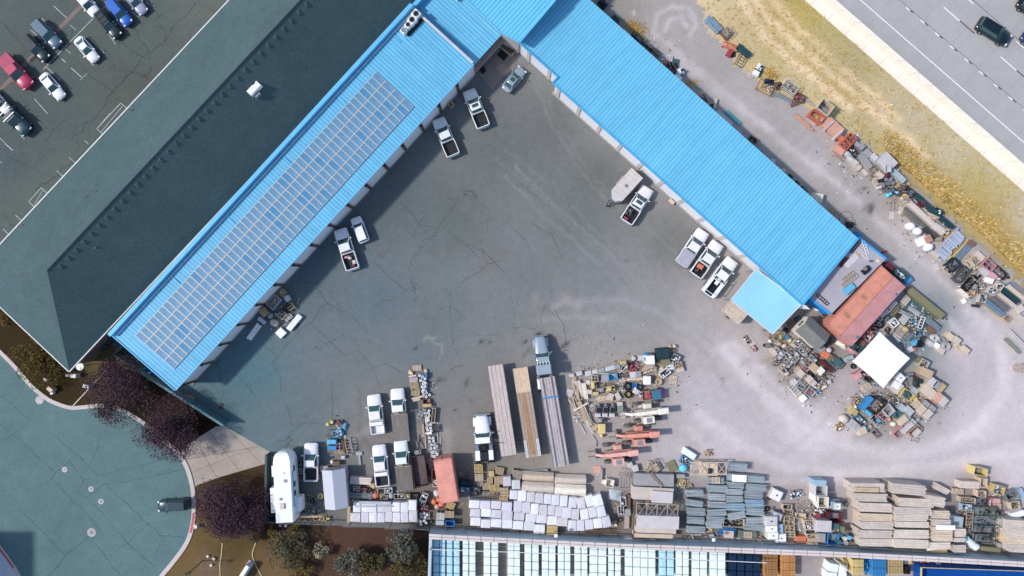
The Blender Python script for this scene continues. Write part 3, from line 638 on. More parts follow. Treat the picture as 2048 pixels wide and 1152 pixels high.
q = MB(); q.bar((-.06, .08, zs), (Ln + .06, .08, zs), .2, .2); q.bar((Ln + .08, .1, zs), (Ln + .08, -.95, zs), .18, .2); q.bar((Ln, -.87, zs + .05), (LT, -.87, zs + .05), .18, .18)
q.bar((-.08, .1, zs), (-.08, -W3, zn), .22, .18); q.build('gutter', trim3, roof3)
for k in range(19):
    x0 = Ln - .9 - k * 3.56 if k < 12 else Ln + 1.6 + (k - 12) * 3.56
    yy = .0 if k < 12 else -1.0
    if x0 < 2: continue
    q = MB(); q.box(x0 - 1.8, yy - .24, .05, 3.02, .08, 4.2); q.build('garage_door', door, b3)
    q = MB(); q.box(x0, yy - .2, 0, .5, .22, 4.4); q.build('pilaster', mk('pale_pilaster', C(205, 196, 192), .85) if k == 0 else bpy.data.materials['pale_pilaster'], b3)
q = MB(); q.box(Ln / 2, -.16, 0, Ln, .3, .08); q.build('door_sill', 'stone', b3, C(160, 152, 146))
# corner block
def WP(pts, z): return [P(x, y, z) for x, y in pts]
b4 = thing('corner_building', 'higher blue roofed block joining the two ranges at the top edge', 'building', (0, 0, 0))
cp = WP([(934, 0), (1002, 66), (1039, 85), (1113, -2), (1180, -90), (1030, -200), (850, -90)], 6.3)
# wall under the roof follows the same outline, pulled in
cx = sum(p[0] for p in cp) / 7; cy = sum(p[1] for p in cp) / 7
MB().prism([(cx + (x - cx) * .9, cy + (y - cy) * .9) for x, y in cp], 0, 6.1).build('wall', mk('corner_wall', C(196, 186, 178), .85), b4)
rot = R(48); rm = mk('corner_blue_seam', C(112, 204, 250), .45, 0, ((.15, .05), (6, .04)), seam=(1, .46, .2, .48), spec=.35, streak=((.16, 1.9, 1), .08))
cr, sr = math.cos(-rot), math.sin(-rot)
q = MB(); q.prism([(cr * x - sr * y, sr * x + cr * y) for x, y in cp], 6.1, 6.32); r4 = q.build('roof', rm, b4); r4.rotation_euler = (0, 0, rot)
q = MB(); q.bar((*P(934, 0, 6.35), 6.35), (*P(1002, 66, 6.35), 6.35), .12, .14); q.bar((*P(1002, 66, 6.35), 6.35), (*P(1039, 85, 6.35), 6.35), .12, .14); q.bar((*P(1039, 85, 6.35), 6.35), (*P(1113, -2, 6.35), 6.35), .16, .2)
q.build('eave_trim', bluep, b4)
# entrance yard in the corner
poly_sheet('pavement', [(985,180),(960,150),(1004,100),(1032,118)], .009, mk('entrance_paving', C(150, 138, 130), .9, 0, ((.8, .12), (8, .1)), world=True))
poly_sheet('pavement', [(992,136),(1007,126),(1021,142),(1006,153)], .0135, mk('paving_patch', C(168, 152, 146), .9, 0, ((.8, .08), (8, .1)), world=True))
for pts, lb in (([(994,110),(1003,98),(1018,108),(1008,122)], 'black door mat beside the planter in the entrance corner'), ([(958,140),(965,132),(973,140),(966,149)], 'black door mat by the taupe office wall')):
    q = MB(); q.prism(WP(pts, .02), .012, .035); tag(q.build('door_mat', 'black'), lb, 'mat')
t = thing('planter', 'long beige planter box in the inner corner of the blue buildings', 'planter', (*P(1017, 93, .6), 0), R(-40))
q = MB(); q.box(0, 0, 0, 2.2, 1.5, .6); q.build('box', 'stone', t, C(185, 165, 140)); q = MB(); q.box(0, 0, .6, 1.9, 1.2, .05); q.build('soil', 'brown', t)
q = MB()
for k in range(60):
    x, y = rnd.uniform(-.9, .9), rnd.uniform(-.5, .5); z = .65 + rnd.random() * .4
    q.add([(x, y, z), (x + .2, y + .05, z + .1), (x + .1, y + .2, z + .05)], [(0, 1, 2)])
q.build('plant', mk('planter_plant', (.16, .12, .04), .8), t)

# --- lean-to canopy
lt = thing('lean_to_canopy', 'pale blue flat canopy at the lower end of the bright blue building', 'canopy', (0, 0, 0))
lp = WP([(1512, 538), (1604, 607), (1545, 668), (1462, 600)], 3.6)
q = MB(); q.prism(lp, 3.5, 3.62); q.build('roof', mk('pale_blue_sheet', C(158, 218, 246), .5, 0, ((.25, .07), (4, .05)), seam=(0, .25, .1, .86)), lt)
q = MB()
for i in range(4): q.bar((*lp[i], 3.56), (*lp[(i + 1) % 4], 3.56), .12, .16)
q.build('edge_trim', gutter, lt)
for i in range(4):
    x, y = lp[i]; mx, my = (sum(p[0] for p in lp) / 4, sum(p[1] for p in lp) / 4)
    q = MB(); q.cyl(x + (mx - x) * .06, y + (my - y) * .06, 0, .08, 3.5, 8); q.build('post', 'grey', lt)
t = thing('box_trailer', 'beige box trailer parked half under the pale blue canopy', 'trailer', (*P(1476, 622, 2.2), 0), R(-41))
q = MB(); q.box(0, 0, .45, 2.6, 2.3, 1.75, 0, 0, .05); q.build('body', 'wood', t, C(205, 188, 172))
for s in (-1, 1):
    q = MB(); q.cyl(0, 0, 0, .33, .22, 14); w_ = q.build('wheel', 'dark', t); w_.rotation_euler = (R(90), 0, 0); w_.location = (0, s * 1.1 + .11, .33)

# --- flat grey store roof with blue fascia, beside the red shed
st = thing('flat_roofed_store', 'flat grey store roof with a blue fascia beside the red corrugated shed', 'building', (0, 0, 0))
sp = WP([(1716, 475), (1772, 518), (1662, 629), (1618, 596)], 2.9)
q = MB(); q.prism(sp, 0, 2.7); q.build('wall', mk('store_blue_wall', C(40, 150, 232), .6), st)
q = MB(); q.prism([(cx2, cy2) for cx2, cy2 in sp], 2.7, 2.82); q.build('roof', mk('flat_roof_grey', C(178, 172, 180), .9, 0, ((.3, .07), (2, .06), (14, .06))), st)
q = MB()
for i, j in ((0, 1), (2, 3)): q.bar((*sp[i], 2.86), (*sp[j], 2.86), .22, .3)
q.build('fascia', mk('store_blue', C(62, 172, 240), .5), st)
# --- red corrugated shed: two long ribbed boxes side by side
def corr(name, x0, x1, y0, y1, z0, z1, axis, pitch, amp, mi=0):
    """ribbed box: every wall and the roof corrugated by ribs set proud"""
    q = MB(); q.box((x0 + x1) / 2, (y0 + y1) / 2, z0, x1 - x0, y1 - y0, z1 - z0)
    n = int((x1 - x0) / pitch)
    for i in range(n):
        x = x0 + (i + .5) * (x1 - x0) / n
        q.box(x, (y0 + y1) / 2, z1, pitch * .5, y1 - y0 - .16, amp); q.box(x, y0 - amp / 2, z0 + .15, pitch * .5, amp, z1 - z0 - .3); q.box(x, y1 + amp / 2, z0 + .15, pitch * .5, amp, z1 - z0 - .3)
    return q
def container(px, py, z, L, Wc, hh, rz, col, label, name='shipping_container', cat='container', amp=.035, roofcol=None):
    t = thing(name, label, cat, (*P(px, py, z), 0), rz)
    corr('body', -L / 2, L / 2, -Wc / 2, Wc / 2, .1, hh, 0, .26, amp).build('body', 'metal', t, col)
    for e in (-1, 1):
        q = MB()
        for s in (-1, 1): q.box(e * (L / 2 + .03), s * Wc * .25, .15, .06, Wc * .46, hh - .25)
        for s in (-.38, -.12, .12, .38): q.tube((e * (L / 2 + .08), s * Wc, .2), (e * (L / 2 + .08), s * Wc, hh - .15), .025)
        q.build('end_door' if e > 0 else 'end_wall', 'metal', t, col)
    q = MB()
    for x in (-1, 1):
        for y in (-1, 1): q.box(x * (L / 2 - .08), y * (Wc / 2 - .08), 0, .2, .2, hh + .06)
        q.box(x * (L / 2 - .05), 0, hh, .14, Wc, .05)
    q.build('corner_frame', 'metal', t, tuple(c * .8 for c in col))
    return t
ra = math.atan2(-(533 - 650), (1762 - 1656))
c1 = container(1722, 602, 2.9, 10.3, 2.05, 2.9, ra, C(224, 154, 132), 'orange pink ribbed long container beside the flat grey roof', amp=.03)
c2 = container(1746, 622, 2.9, 10.2, 2.05, 2.9, ra, C(212, 156, 154), 'dusty pink ribbed long container, twin on the side of the scrap yard', amp=.03)
container(891.5, 962, 2.6, 5.6, 2.35, 2.6, R(-81), C(228, 160, 144), 'salmon orange ribbed container beside the orange bags', amp=.03)
for t, xs in ((c1, (-2.6, .6)),):
    for x in xs:
        q = MB()
        for k in range(4): q.box(x + k * .14 - .2, .1, 2.94, .05, .85, .03)
        q.build('roof_louvre', mk('louvre_tan', C(160, 140, 100), .8) if x < 0 else bpy.data.materials['louvre_tan'], t)
for x in (-3.9, 3.6):
    q = MB(); q.box(x, -.72, 2.94, .3, .3, .1); q.build('roof_hatch', mk('hatch_blue', C(90, 125, 165), .5) if x < 0 else bpy.data.materials['hatch_blue'], c2)
# --- small shed with grey shingle roof and cream walls
def gable(name, label, cat, px, py, z, L, Wg, he, hr, rz, roofm, wallm, ends=True):
    t = thing(name, label, cat, (*P(px, py, z), 0), rz)
    a_, b_ = L / 2, Wg / 2
    q = MB(); q.box(0, 0, 0, L - .25, Wg - .3, he)
    for e in (-1, 1):
        x = e * (a_ - .125); q.add([(x, -b_ + .15, he), (x, b_ - .15, he), (x, 0, hr - .08)], [(0, 1, 2) if e > 0 else (2, 1, 0)])
    q.build('wall', wallm, t)
    q = MB(); k = .08
    for s in (-1, 1):
        q.add([(-a_, s * b_, he), (a_, s * b_, he), (a_, 0, hr), (-a_, 0, hr), (-a_, s * b_, he - k), (a_, s * b_, he - k), (a_, 0, hr - k), (-a_, 0, hr - k)],
              [(0, 1, 2, 3), (7, 6, 5, 4), (0, 4, 5, 1), (0, 3, 7, 4), (1, 5, 6, 2)] if s < 0 else [(3, 2, 1, 0), (4, 5, 6, 7), (1, 5, 4, 0), (4, 7, 3, 0), (2, 6, 5, 1)])
    q.build('roof', roofm, t)
    return t, a_, b_
sh, a_, b_ = gable('garden_shed', 'small cream shed with a mossy grey shingle roof', 'shed', 1628, 666, 2.5, 3.7, 2.75, 2.15, 2.9, R(-43), mk('shed_shingle', C(122, 122, 120), .95, 0, ((2, .15), (14, .3), (28, .25))), mk('shed_cream', C(235, 225, 212), .8))
for y in (.3, .75):
    q = MB(); q.box(-a_ + .1, y - .5, 1.25, .05, .34, .5); q.build('window', 'black', sh)
q = MB(); q.box(a_ - .1, 0, .1, .05, .9, 1.8); q.build('door', 'grey', sh)
ts, _, _ = gable('storage_tent', 'light grey fabric storage tent in the fenced corner by the camper', 'tent', 668, 980, 2.7, 5.1, 3.0, 2.2, 2.9, R(-85), mk('tent_fabric', C(196, 198, 208), .8, 0, ((.6, .04), (5, .04)), seam=(0, .3, .1, .92)), mk('tent_side', C(180, 178, 184), .8))
# --- white canopy tent
tn = thing('canopy_tent', 'large white square canopy tent in the middle of the scrap yard', 'tent', (0, 0, 0))
tp = WP([(1761, 664), (1822, 717), (1768, 777), (1706, 723)], 3.0); tc = (sum(p[0] for p in tp) / 4, sum(p[1] for p in tp) / 4)
q = MB(); N = 10; vsq = []
for i in range(N + 1):
    for j in range(N + 1):
        u, v = i / N, j / N
        x = (1 - u) * ((1 - v) * tp[0][0] + v * tp[3][0]) + u * ((1 - v) * tp[1][0] + v * tp[2][0])
        y = (1 - u) * ((1 - v) * tp[0][1] + v * tp[3][1]) + u * ((1 - v) * tp[1][1] + v * tp[2][1])
        sag = .035 * (4 * u * (1 - u) if v in (0, 1) else 0) + .035 * (4 * v * (1 - v) if u in (0, 1) else 0)
        x += (tc[0] - x) * sag; y += (tc[1] - y) * sag
        vsq.append((x, y, 2.8 + .14 * min(u, 1 - u, v, 1 - v) * 2))
fq = [(i * (N + 1) + j, i * (N + 1) + j + 1, (i + 1) * (N + 1) + j + 1, (i + 1) * (N + 1) + j) for i in range(N) for j in range(N)]
q.add(vsq, fq, 0, True); q.add([(x, y, z - .03) for x, y, z in vsq], [f[::-1] for f in fq], 0, True)
q.build('canopy', mk('canopy_white', C(253, 250, 247), .7, 0, ((.5, .02),)), tn)
for x, y in tp:
    q = MB(); q.cyl(x + (tc[0] - x) * .02, y + (tc[1] - y) * .02, 0, .05, 2.74, 8); q.build('pole', 'grey', tn)
# ---------------------------------------------------------------- vehicles
def body_ring(x, hw, zb, zs, zc, tw=.93):
    return [(x, -hw * .92, zb), (x, -hw, zb + .18), (x, -hw, zs - .14), (x, -hw * tw, zs), (x, -hw * .5, zc), (x, 0, zc + .015), (x, hw * .5, zc), (x, hw * tw, zs), (x, hw, zs - .14), (x, hw, zb + .18), (x, hw * .92, zb)]
def wheels(t, xs, hw, r=.37, wd=.26, mat='dark'):
    for x in xs:
        for s in (-1, 1):
            q = MB(); q.cyl(0, 0, -wd / 2, r, wd, 16); q.cyl(0, 0, wd / 2, r * .6, .012, 12, 1)
            o = q.build('wheel', [mat, 'grey'], t); o.rotation_euler = (R(-90 * s), 0, 0); o.location = (x, s * (hw - wd / 2 + .03), r)
def cabin(t, x0, x1, x2, x3, w0, w1, zb, zr, roofname='roof', sunroof=False, paint='paint', col=None):
    """greenhouse: base x0 (windscreen foot) .. x1 (rear foot), roof x2 (front) .. x3 (rear)"""
    def pt(x, y, z): return (x, y, z)
    q = MB(); rings = []
    B = [(x1, -w0, zb), (x0, -w0, zb), (x0, w0, zb), (x1, w0, zb)]; T = [(x3, -w1, zr), (x2, -w1, zr), (x2, w1, zr), (x3, w1, zr)]
    q.add(B + T, [(0, 1, 5, 4), (1, 2, 6, 5), (2, 3, 7, 6), (3, 0, 4, 7)])
    c = .06; T2 = [(x3 + c, -w1 + c, zr + .05), (x2 - c, -w1 + c, zr + .05), (x2 - c, w1 - c, zr + .05), (x3 + c, w1 - c, zr + .05)]
    q.add(T + T2, [(0, 1, 5, 4), (1, 2, 6, 5), (2, 3, 7, 6), (3, 0, 4, 7)], 0, True); q.add(T2, [(0, 1, 2, 3)])
    q.build(roofname, paint, t, col)
    def pane(name, a, b, c_, d, m=.09, off=.012):
        a, b, c_, d = map(Vector, (a, b, c_, d)); n = (b - a).cross(d - a).normalized() * off
        ce = (a + b + c_ + d) / 4
        vs = []
        for v in (a, b, c_, d):
            w_ = ce - v; vs.append(v + w_ * m + n)
        p = MB(); p.add(vs, [(0, 1, 2, 3)]); p.build(name, 'glass', t)
    pane('windscreen', B[1], B[2], T[2], T[1], .10)
    pane('rear_window', B[3], B[0], T[0], T[3], .14)
    for s in (0, 1):
        if s == 0: a, b, c_, d = B[0], B[1], T[1], T[0]
        else: a, b, c_, d = B[2], B[3], T[3], T[2]
        pane('side_window', a, b, c_, d, .11)
    if sunroof:
        q = MB(); q.box((x2 + x3) / 2 + .12 * (x2 - x3), 0, zr + .05, (x2 - x3) * .5, w1 * 1.25, .012); q.build('sunroof', 'glass', t)
def lamps(t, xf, xr, hw, zf, zr):
    for s in (-1, 1):
        q = MB(); q.box(xf, s * hw * .74, zf, .2, hw * .34, .14, s * .25); q.build('headlight', 'lamp', t)
        q = MB(); q.box(xr, s * hw * .84, zr, .1, hw * .22, .28); q.build('tail_light', 'redlamp', t)
def mirrors(t, x, hw, z, col):
    for s in (-1, 1):
        q = MB(); q.box(x, s * (hw + .13), z, .14, .24, .16, -s * .2); q.build('mirror', 'paint', t, col)
def car(px, py, rz, label, col, kind='sedan', L=4.5, hw=.89, cat='car', sunroof=False, name=None, z=1.0, rails=False):
    t = thing(name or ('parked_' + ('suv' if kind == 'suv' else 'car')), label, cat, (*P(px, py, z), 0), R(rz))
    h = L / 2; zb = .24
    if kind == 'suv':
        st = [(-h, .72, .5, .92, .98), (-h + .12, .92, zb + .05, .98, 1.04), (-h + .5, 1, zb, 1.0, 1.06), (.12 * L, 1, zb, .98, 1.04), (.22 * L, 1, zb, .97, 1.08), (.36 * L, .98, zb, .93, 1.04), (h - .3, .93, zb, .86, .95), (h - .06, .8, zb + .1, .74, .8), (h, .6, .42, .62, .66)]
    else:
        st = [(-h, .66, .46, .78, .84), (-h + .15, .88, zb + .06, .88, .93), (-h + .6, .97, zb, .92, .97), (-.1 * L, 1, zb, .9, .95), (.15 * L, 1, zb, .88, .95), (.32 * L, .97, zb, .82, .92), (h - .35, .9, zb, .74, .83), (h - .08, .74, zb + .1, .62, .7), (h, .5, .4, .52, .56)]
    q = MB(); q.loft([body_ring(x, hw * k, b, s_, c) for x, k, b, s_, c in st]); q.build('body', 'paint', t, col)
    if kind == 'suv': cabin(t, .24 * L, -.465 * L, .09 * L, -.43 * L, hw * .88, hw * .70, 1.0, 1.62, sunroof=sunroof, col=col)
    elif kind == 'coupe': cabin(t, .2 * L, -.4 * L, .0, -.2 * L, hw * .84, hw * .62, .91, 1.26, sunroof=sunroof, col=col)
    else: cabin(t, .2 * L, -.38 * L, .04 * L, -.24 * L, hw * .86, hw * .66, .91, 1.4, sunroof=sunroof, col=col)
    if rails:
        q = MB()
        for s in (-1, 1): q.bar((.05 * L, s * hw * .6, 1.74), (-.4 * L, s * hw * .6, 1.74), .05, .05)
        for x in (-.02, -.18, -.34): q.bar((x * L, -hw * .62, 1.76), (x * L, hw * .62, 1.76), .05, .04)
        q.build('roof_rack', 'black', t)
    wheels(t, (.3 * L, -.29 * L), hw); lamps(t, h - .2, -h + .06, hw, .62 if kind != 'suv' else .76, .66); mirrors(t, .19 * L, hw * .92, .95, col); t.scale = (.88,) * 3
    return t
WHITE = (.84, .84, .86)
def pickup(px, py, rz, label, col=WHITE, L=5.7, hw=.98, cabL=1.95, bed='open', sunroof=False, cat='pickup truck', z=1.1, flat_len=0, bedcol=None, crew=True):
    col = tuple(c * rnd.uniform(.9, 1.0) for c in col) if col == WHITE else col
    t = thing('pickup_truck', label, cat, (*P(px, py, z), 0), R(rz))
    h = L / 2; zb = .38; bx = h - 1.55 - cabL   # rear wall of the cab
    st = [(bx, .97, zb, 1.12, 1.17), (bx + .3, 1, zb, 1.12, 1.17), (h - 1.75, 1, zb, 1.12, 1.19), (h - 1.2, 1, zb, 1.1, 1.21), (h - .5, .97, zb, 1.04, 1.12), (h - .14, .9, zb + .04, .95, 1.0), (h, .76, .46, .8, .86)]
    q = MB(); q.loft([body_ring(x, hw * k, b, s_, c) for x, k, b, s_, c in st]); q.build('body', 'paint', t, col)
    cabin(t, h - 1.42, bx + .04, h - 1.42 - .78, bx + .22, hw * .9, hw * .74, 1.14, 1.82, sunroof=sunroof, col=col)
    if bed != 'flat':
        x0, x1 = -h, bx - .03; W_ = hw * 2; k = .13
        q = MB()
        for s in (-1, 1):
            q.loft([[(x, s * (hw * f - k), .5), (x, s * hw * f, .46), (x, s * hw * f, 1.1), (x, s * (hw * f - .03), 1.16), (x, s * (hw * f - k), 1.16)] for x, f in ((x1, .99), (-h * .45, 1.02), (x0 + .1, .99), (x0, .94))], smooth=False)
        q.box(x1 - .04, 0, .5, .08, W_ * .86, .66); q.build('bed', 'paint', t, col)
        q = MB(); q.box(x0 + .04, 0, .5, .09, W_ * .9, .64); q.build('tailgate', 'paint', t, col)
        q = MB(); q.box((x0 + x1) / 2, 0, .56, x1 - x0 - .15, W_ * .88, .05)
        for i in range(5): q.box((x0 + x1) / 2, (i - 2) * .26, .61, x1 - x0 - .2, .06, .012)
        if bed in ('open', 'white'):
            ln = q.build('bed_liner', 'black' if bed == 'open' else 'paint', t, col if bed == 'white' else None)
        else: q.build('bed_liner', 'black', t)
        if bed == 'cover':
            q = MB(); q.box((x0 + x1) / 2, 0, 1.17, x1 - x0 - .02, W_ * .97, .05, 0, 0, .02); q.build('tonneau_cover', 'plastic', t, bedcol)
        if bed == 'shell':
            q = MB(); q.box((x0 + x1) / 2, 0, 1.17, x1 - x0 + .05, W_ * .98, .6, 0, 0, .08, (.97, .9)); q.build('bed_shell', 'plastic', t, bedcol)
        if bed == 'service':
            q = MB()
            for s in (-1, 1): q.box((x0 + x1) / 2, s * (hw - .2), 1.16, x1 - x0 - .05, .42, .24, 0, 0, .03)
            q.build('tool_box', 'paint', t, col)
            q = MB()
            for x in (x0 + .3, x1 - .3):
                q.bar((x, -hw * .9, 1.95), (x, hw * .9, 1.95), .07, .07)
                for s in (-1, 1): q.bar((x, s * hw * .9, 1.3), (x, s * hw * .9, 1.95), .06, .06)
            q.bar((x0 + .2, -hw * .9, 2.0), (x1 + .5, -hw * .9, 2.0), .08, .06); q.bar((x0 + .2, hw * .9, 2.0), (x1 + .5, hw * .9, 2.0), .08, .06); q.build('ladder_rack', 'white', t)
        if bed == 'crossbox' or bed == 'white':
            q = MB(); q.box(x1 - .42, 0, 1.0, .5, W_ * .9, .3, 0, 0, .04); q.build('tool_box', 'white', t)
            q = MB(); q.box(x1 - .12, 0, 1.2, .06, W_ * .8, .35); q.box(x1 - .72, 0, 1.16, .06, W_ * .8, .06); q.build('headache_rack', 'grey', t)
        if bed == 'bars':
            q = MB()
            for x in (x1 - .3, (x0 + x1) / 2, x1 + .9): q.bar((x, -hw, 1.62 if x < x1 else 1.96), (x, hw, 1.62 if x < x1 else 1.96), .1, .06)
            q.build('roof_bars', 'chrome', t)
            q = MB()
            for x in (x1 - .3, (x0 + x1) / 2):
                for s in (-1, 1): q.bar((x, s * hw * .93, 1.1), (x, s * hw * .93, 1.6), .06, .06)
            q.build('bar_posts', 'black', t)
    else:
        x1 = bx - .1; x0 = x1 - flat_len
        q = MB(); q.box((x0 + x1) / 2, 0, .82, flat_len, 2.25, .12); q.build('flat_bed', 'wood', t, bedcol)
        q = MB(); q.box(x1 - .06, 0, .94, .08, 2.0, .75); q.box(x1 + .1, .3, .94, .3, .7, .4); q.build('headboard', 'metal', t, C(170, 165, 150))
        q = MB(); q.box((x0 + bx) / 2, 0, .5, bx - x0, .8, .3); q.build('chassis', 'black', t)
        wheels(t, (x0 + 1.0,), 1.05, .4, .5)
    wheels(t, (h - .95, -h + 1.2) if bed != 'flat' else (h - .95,), hw, .4)
    q = MB(); q.box(-h - .08, 0, .45, .16, 1.7, .2) if bed != 'flat' else q.box(x0 - .05, 0, .6, .1, 1.6, .15); q.build('bumper', 'chrome', t)
    if bed != 'flat': lamps(t, h - .16, -h + .03, hw, .82, .8)
    else:
        for s in (-1, 1):
            q = MB(); q.box(h - .16, s * hw * .74, .82, .2, .33, .14, s * .25); q.build('headlight', 'lamp', t)
    mirrors(t, h - 1.62, hw * .96, 1.2, col); t.scale = (.96,) * 3
    return t
def load(px, py, z, rz, parts, label, cat='load', name='load'): pass
DKT = C(28, 52, 58); NAVY = C(20, 34, 44)
car(171, 4, -50, 'white suv at the top edge, beside the pale drain channel', WHITE, 'suv', 4.7)
car(236, 23, -50, 'bright blue suv in the car park', C(40, 105, 200), 'suv', 4.6)
car(267, 1, -50, 'silver lilac car cut by the top edge beside the blue suv', C(165, 170, 195), 'sedan', 4.4)
car(214, 47, -51, 'black green suv with a roof rack next to the blue suv', C(26, 44, 50), 'suv', 4.8, rails=True)
car(91, 66, -46, 'blue grey van like wagon across the drain channel', C(88, 116, 132), 'suv', 5.0, hw=.95, name='parked_van', cat='van')
car(69, 95, -46, 'black suv next to the blue grey wagon', C(24, 40, 50), 'suv', 4.7)
car(170, 97, -50, 'white coupe alone, nearest to the grey roofed building', WHITE, 'coupe', 4.4)
pickup(29, 142, -48, 'crimson pickup truck with a covered bed', C(190, 45, 85), 5.4, bed='cover', bedcol=C(175, 50, 90))
car(101, 171, -50, 'white sedan parked two bays from the crimson pickup', WHITE, 'sedan', 4.6)
car(-6, 204, -50, 'white car cut by the left edge, above the dark pickup', WHITE, 'sedan', 4.5)
pickup(25, 236, -46, 'dark teal pickup truck with chrome cross bars', C(22, 62, 72), 5.4, bed='bars')
car(1028, 157, 51, 'silver blue sedan by the entrance paving', C(148, 166, 182), 'sedan', 4.35, sunroof=True)
pickup(952, 216, 112, 'white crew cab pickup truck with a dark sunroof near the office wall', L=5.5, cabL=1.8, sunroof=True)
pickup(891, 273, 113, 'white crew cab pickup truck with an empty black bed under the solar roof', L=5.5, cabL=1.8)
car(719, 459, 111, 'small white crossover car beside a loaded pickup', WHITE, 'suv', 4.0, hw=.86)
pickup(692, 498, 108, 'white pickup truck with pink and white junk in its bed', L=5.8, cabL=1.9)
pickup(1275, 409, 57, 'white pickup truck beside the grey cargo trailer', L=5.6, cabL=1.8, sunroof=True)
pickup(1386, 495, 56, 'white pickup truck with a grey bed cover, topmost of the row of three', L=5.6, bed='cover', bedcol=C(182, 180, 190))
pickup(1415, 518, 55, 'white pickup truck with an orange box in the bed, middle of the row of three', L=5.5)
pickup(1441, 554, 53, 'white service truck with ladder rack and tool boxes beside the canopy', L=6.0, bed='service')
pickup(751, 829, 97, 'white pickup truck with a white bed, left of the upper flat bed truck', L=5.4, bed='white')
pickup(796, 806, 95, 'white cab truck with a bare grey flat bed, by the crates of buckets', bed='flat', L=3.9, cabL=1.7, flat_len=4.0, bedcol=C(128, 120, 116))
pickup(621, 925, 90, 'white pickup truck beside the big white camper', L=5.2, cabL=1.7)
pickup(761, 932, 96, 'white pickup truck with a cross box and open bed, above the wrapped bales', L=5.7, bed='crossbox')
pickup(803, 910, 96, 'white cab truck with a flat bed beside the rusty dump trailer', bed='flat', L=3.9, cabL=1.7, flat_len=3.5, bedcol=C(124, 118, 112))
car(344, 1012, 184, 'dark blue black suv in the turning circle', C(26, 52, 66), 'suv', 4.7, name='parked_suv', rails=False)
car(1991, 61, -32, 'black suv driving along the highway', C(10, 30, 38), 'suv', 5.5, hw=1.08, name='moving_suv')
car(2074, 83, -34, 'dark blue car cut by the right edge on the highway', C(20, 50, 95), 'sedan', 4.5, name='moving_car')
car(2066, 16, -34, 'black car just entering at the top right corner of the highway', C(24, 26, 30), 'sedan', 4.5, name='moving_car')

# cargo trailer
t = thing('cargo_trailer', 'light grey enclosed cargo trailer with a V nose', 'trailer', (*P(1252, 371, 2.1), 0), R(228))
q = MB(); hl = 2.2
q.prism([(-hl, -1), (hl - .3, -1), (hl + .45, -.3), (hl + .45, .3), (hl - .3, 1), (-hl, 1)], .4, 2.1); q.build('body', 'plastic', t, C(216, 207, 202))
q = MB()
for k in range(6): q.box(-1.9 + k * .68, 0, 2.1, .05, 1.9, .02)
q.build('roof_bow', 'plastic', t, C(190, 182, 178))
q = MB(); q.prism([(hl - .32, -1.02), (hl + .48, -.3), (hl + .48, .3), (hl - .32, 1.02), (hl - .42, 1.0), (hl + .33, .27), (hl + .33, -.27), (hl - .42, -1.0)], .5, 2.14); q.build('nose_trim', 'chrome', t)
q = MB(); q.box(0, .05, 2.1, .42, .42, .07, 0, 0, .02); q.build('roof_vent', 'grey', t)
q = MB(); q.bar((hl, -.5, .45), (hl + 1.3, 0, .45), .09, .1); q.bar((hl, .5, .45), (hl + 1.3, 0, .45), .09, .1); q.cyl(hl + 1.1, 0, .1, .05, .8, 8); q.build('hitch', 'black', t)
for s in (-1, 1):
    q = MB(); q.box(-.3, s * 1.1, .62, 1.5, .22, .1); q.build('mudguard', 'grey', t)
wheels(t, (.05, -.7), 1.18, .33, .2)

# camper
t = thing('camper', 'big white fifth wheel camper with slide outs in the fenced corner', 'camper', (*P(566, 976, 3.4), 0), R(93))
q = MB(); ring = lambda x, w_, z0, z1: [(x, -w_, z0), (x, -w_, z1 - .12), (x, -w_ + .12, z1), (x, w_ - .12, z1), (x, w_, z1 - .12), (x, w_, z0)]
q.loft([ring(-4.45, 1.16, .7, 3.4), (ring(3.3, 1.16, .7, 3.4)), ring(4.0, 1.05, 1.2, 3.35), ring(4.4, .8, 1.4, 3.2), ring(4.6, .45, 1.5, 2.9)], smooth=False); q.build('body', 'white', t)
for x, y, lx, ly, zz in ((2.0, 1.36, 1.4, .5, 2.7), (-1.7, 1.5, 3.2, .75, 2.9), (-2.5, -1.5, 1.8, .75, 2.5)):
    q = MB(); q.box(x, y, .8, lx, ly, zz - .8, 0, 0, .04); q.build('slide_out', 'white', t)
for x, y, s_ in ((.9, -.35, .38), (-1.4, .35, .32), (1.9, -.1, .28)):
    q = MB(); q.box(x, y, 3.4, s_, s_, .1, 0, 0, .02); q.build('roof_vent', 'grey' if s_ > .3 else 'white', t)
q = MB(); q.box(-2.3, .2, 3.4, .75, .65, .2, 0, 0, .06); q.build('air_conditioner', 'plastic', t, C(225, 205, 195))
for x in (2.2, .2, -1.0):
    q = MB(); q.box(x, -1.17, 2.0, .7, .04, .6); q.build('window', 'glass', t)
q = MB(); q.box(-.3, -1.2, 2.9, 4.6, .1, .12); q.build('awning', 'blue', t)
for s in (-.5, .5):
    q = MB(); q.box(-4.75, s * .75, .0, .45, .45, .6); q.build('rear_step', 'white', t)
wheels(t, (-.6, -1.5), 1.17, .38, .24)
q = MB(); q.bar((-4.5, -.2, .8), (-4.9, -.2, .8), .1, .1); q.bar((-4.4, -.6, 1.0), (-4.2, -1.5, .9), .08, .08); q.build('ladder', 'grey', t)

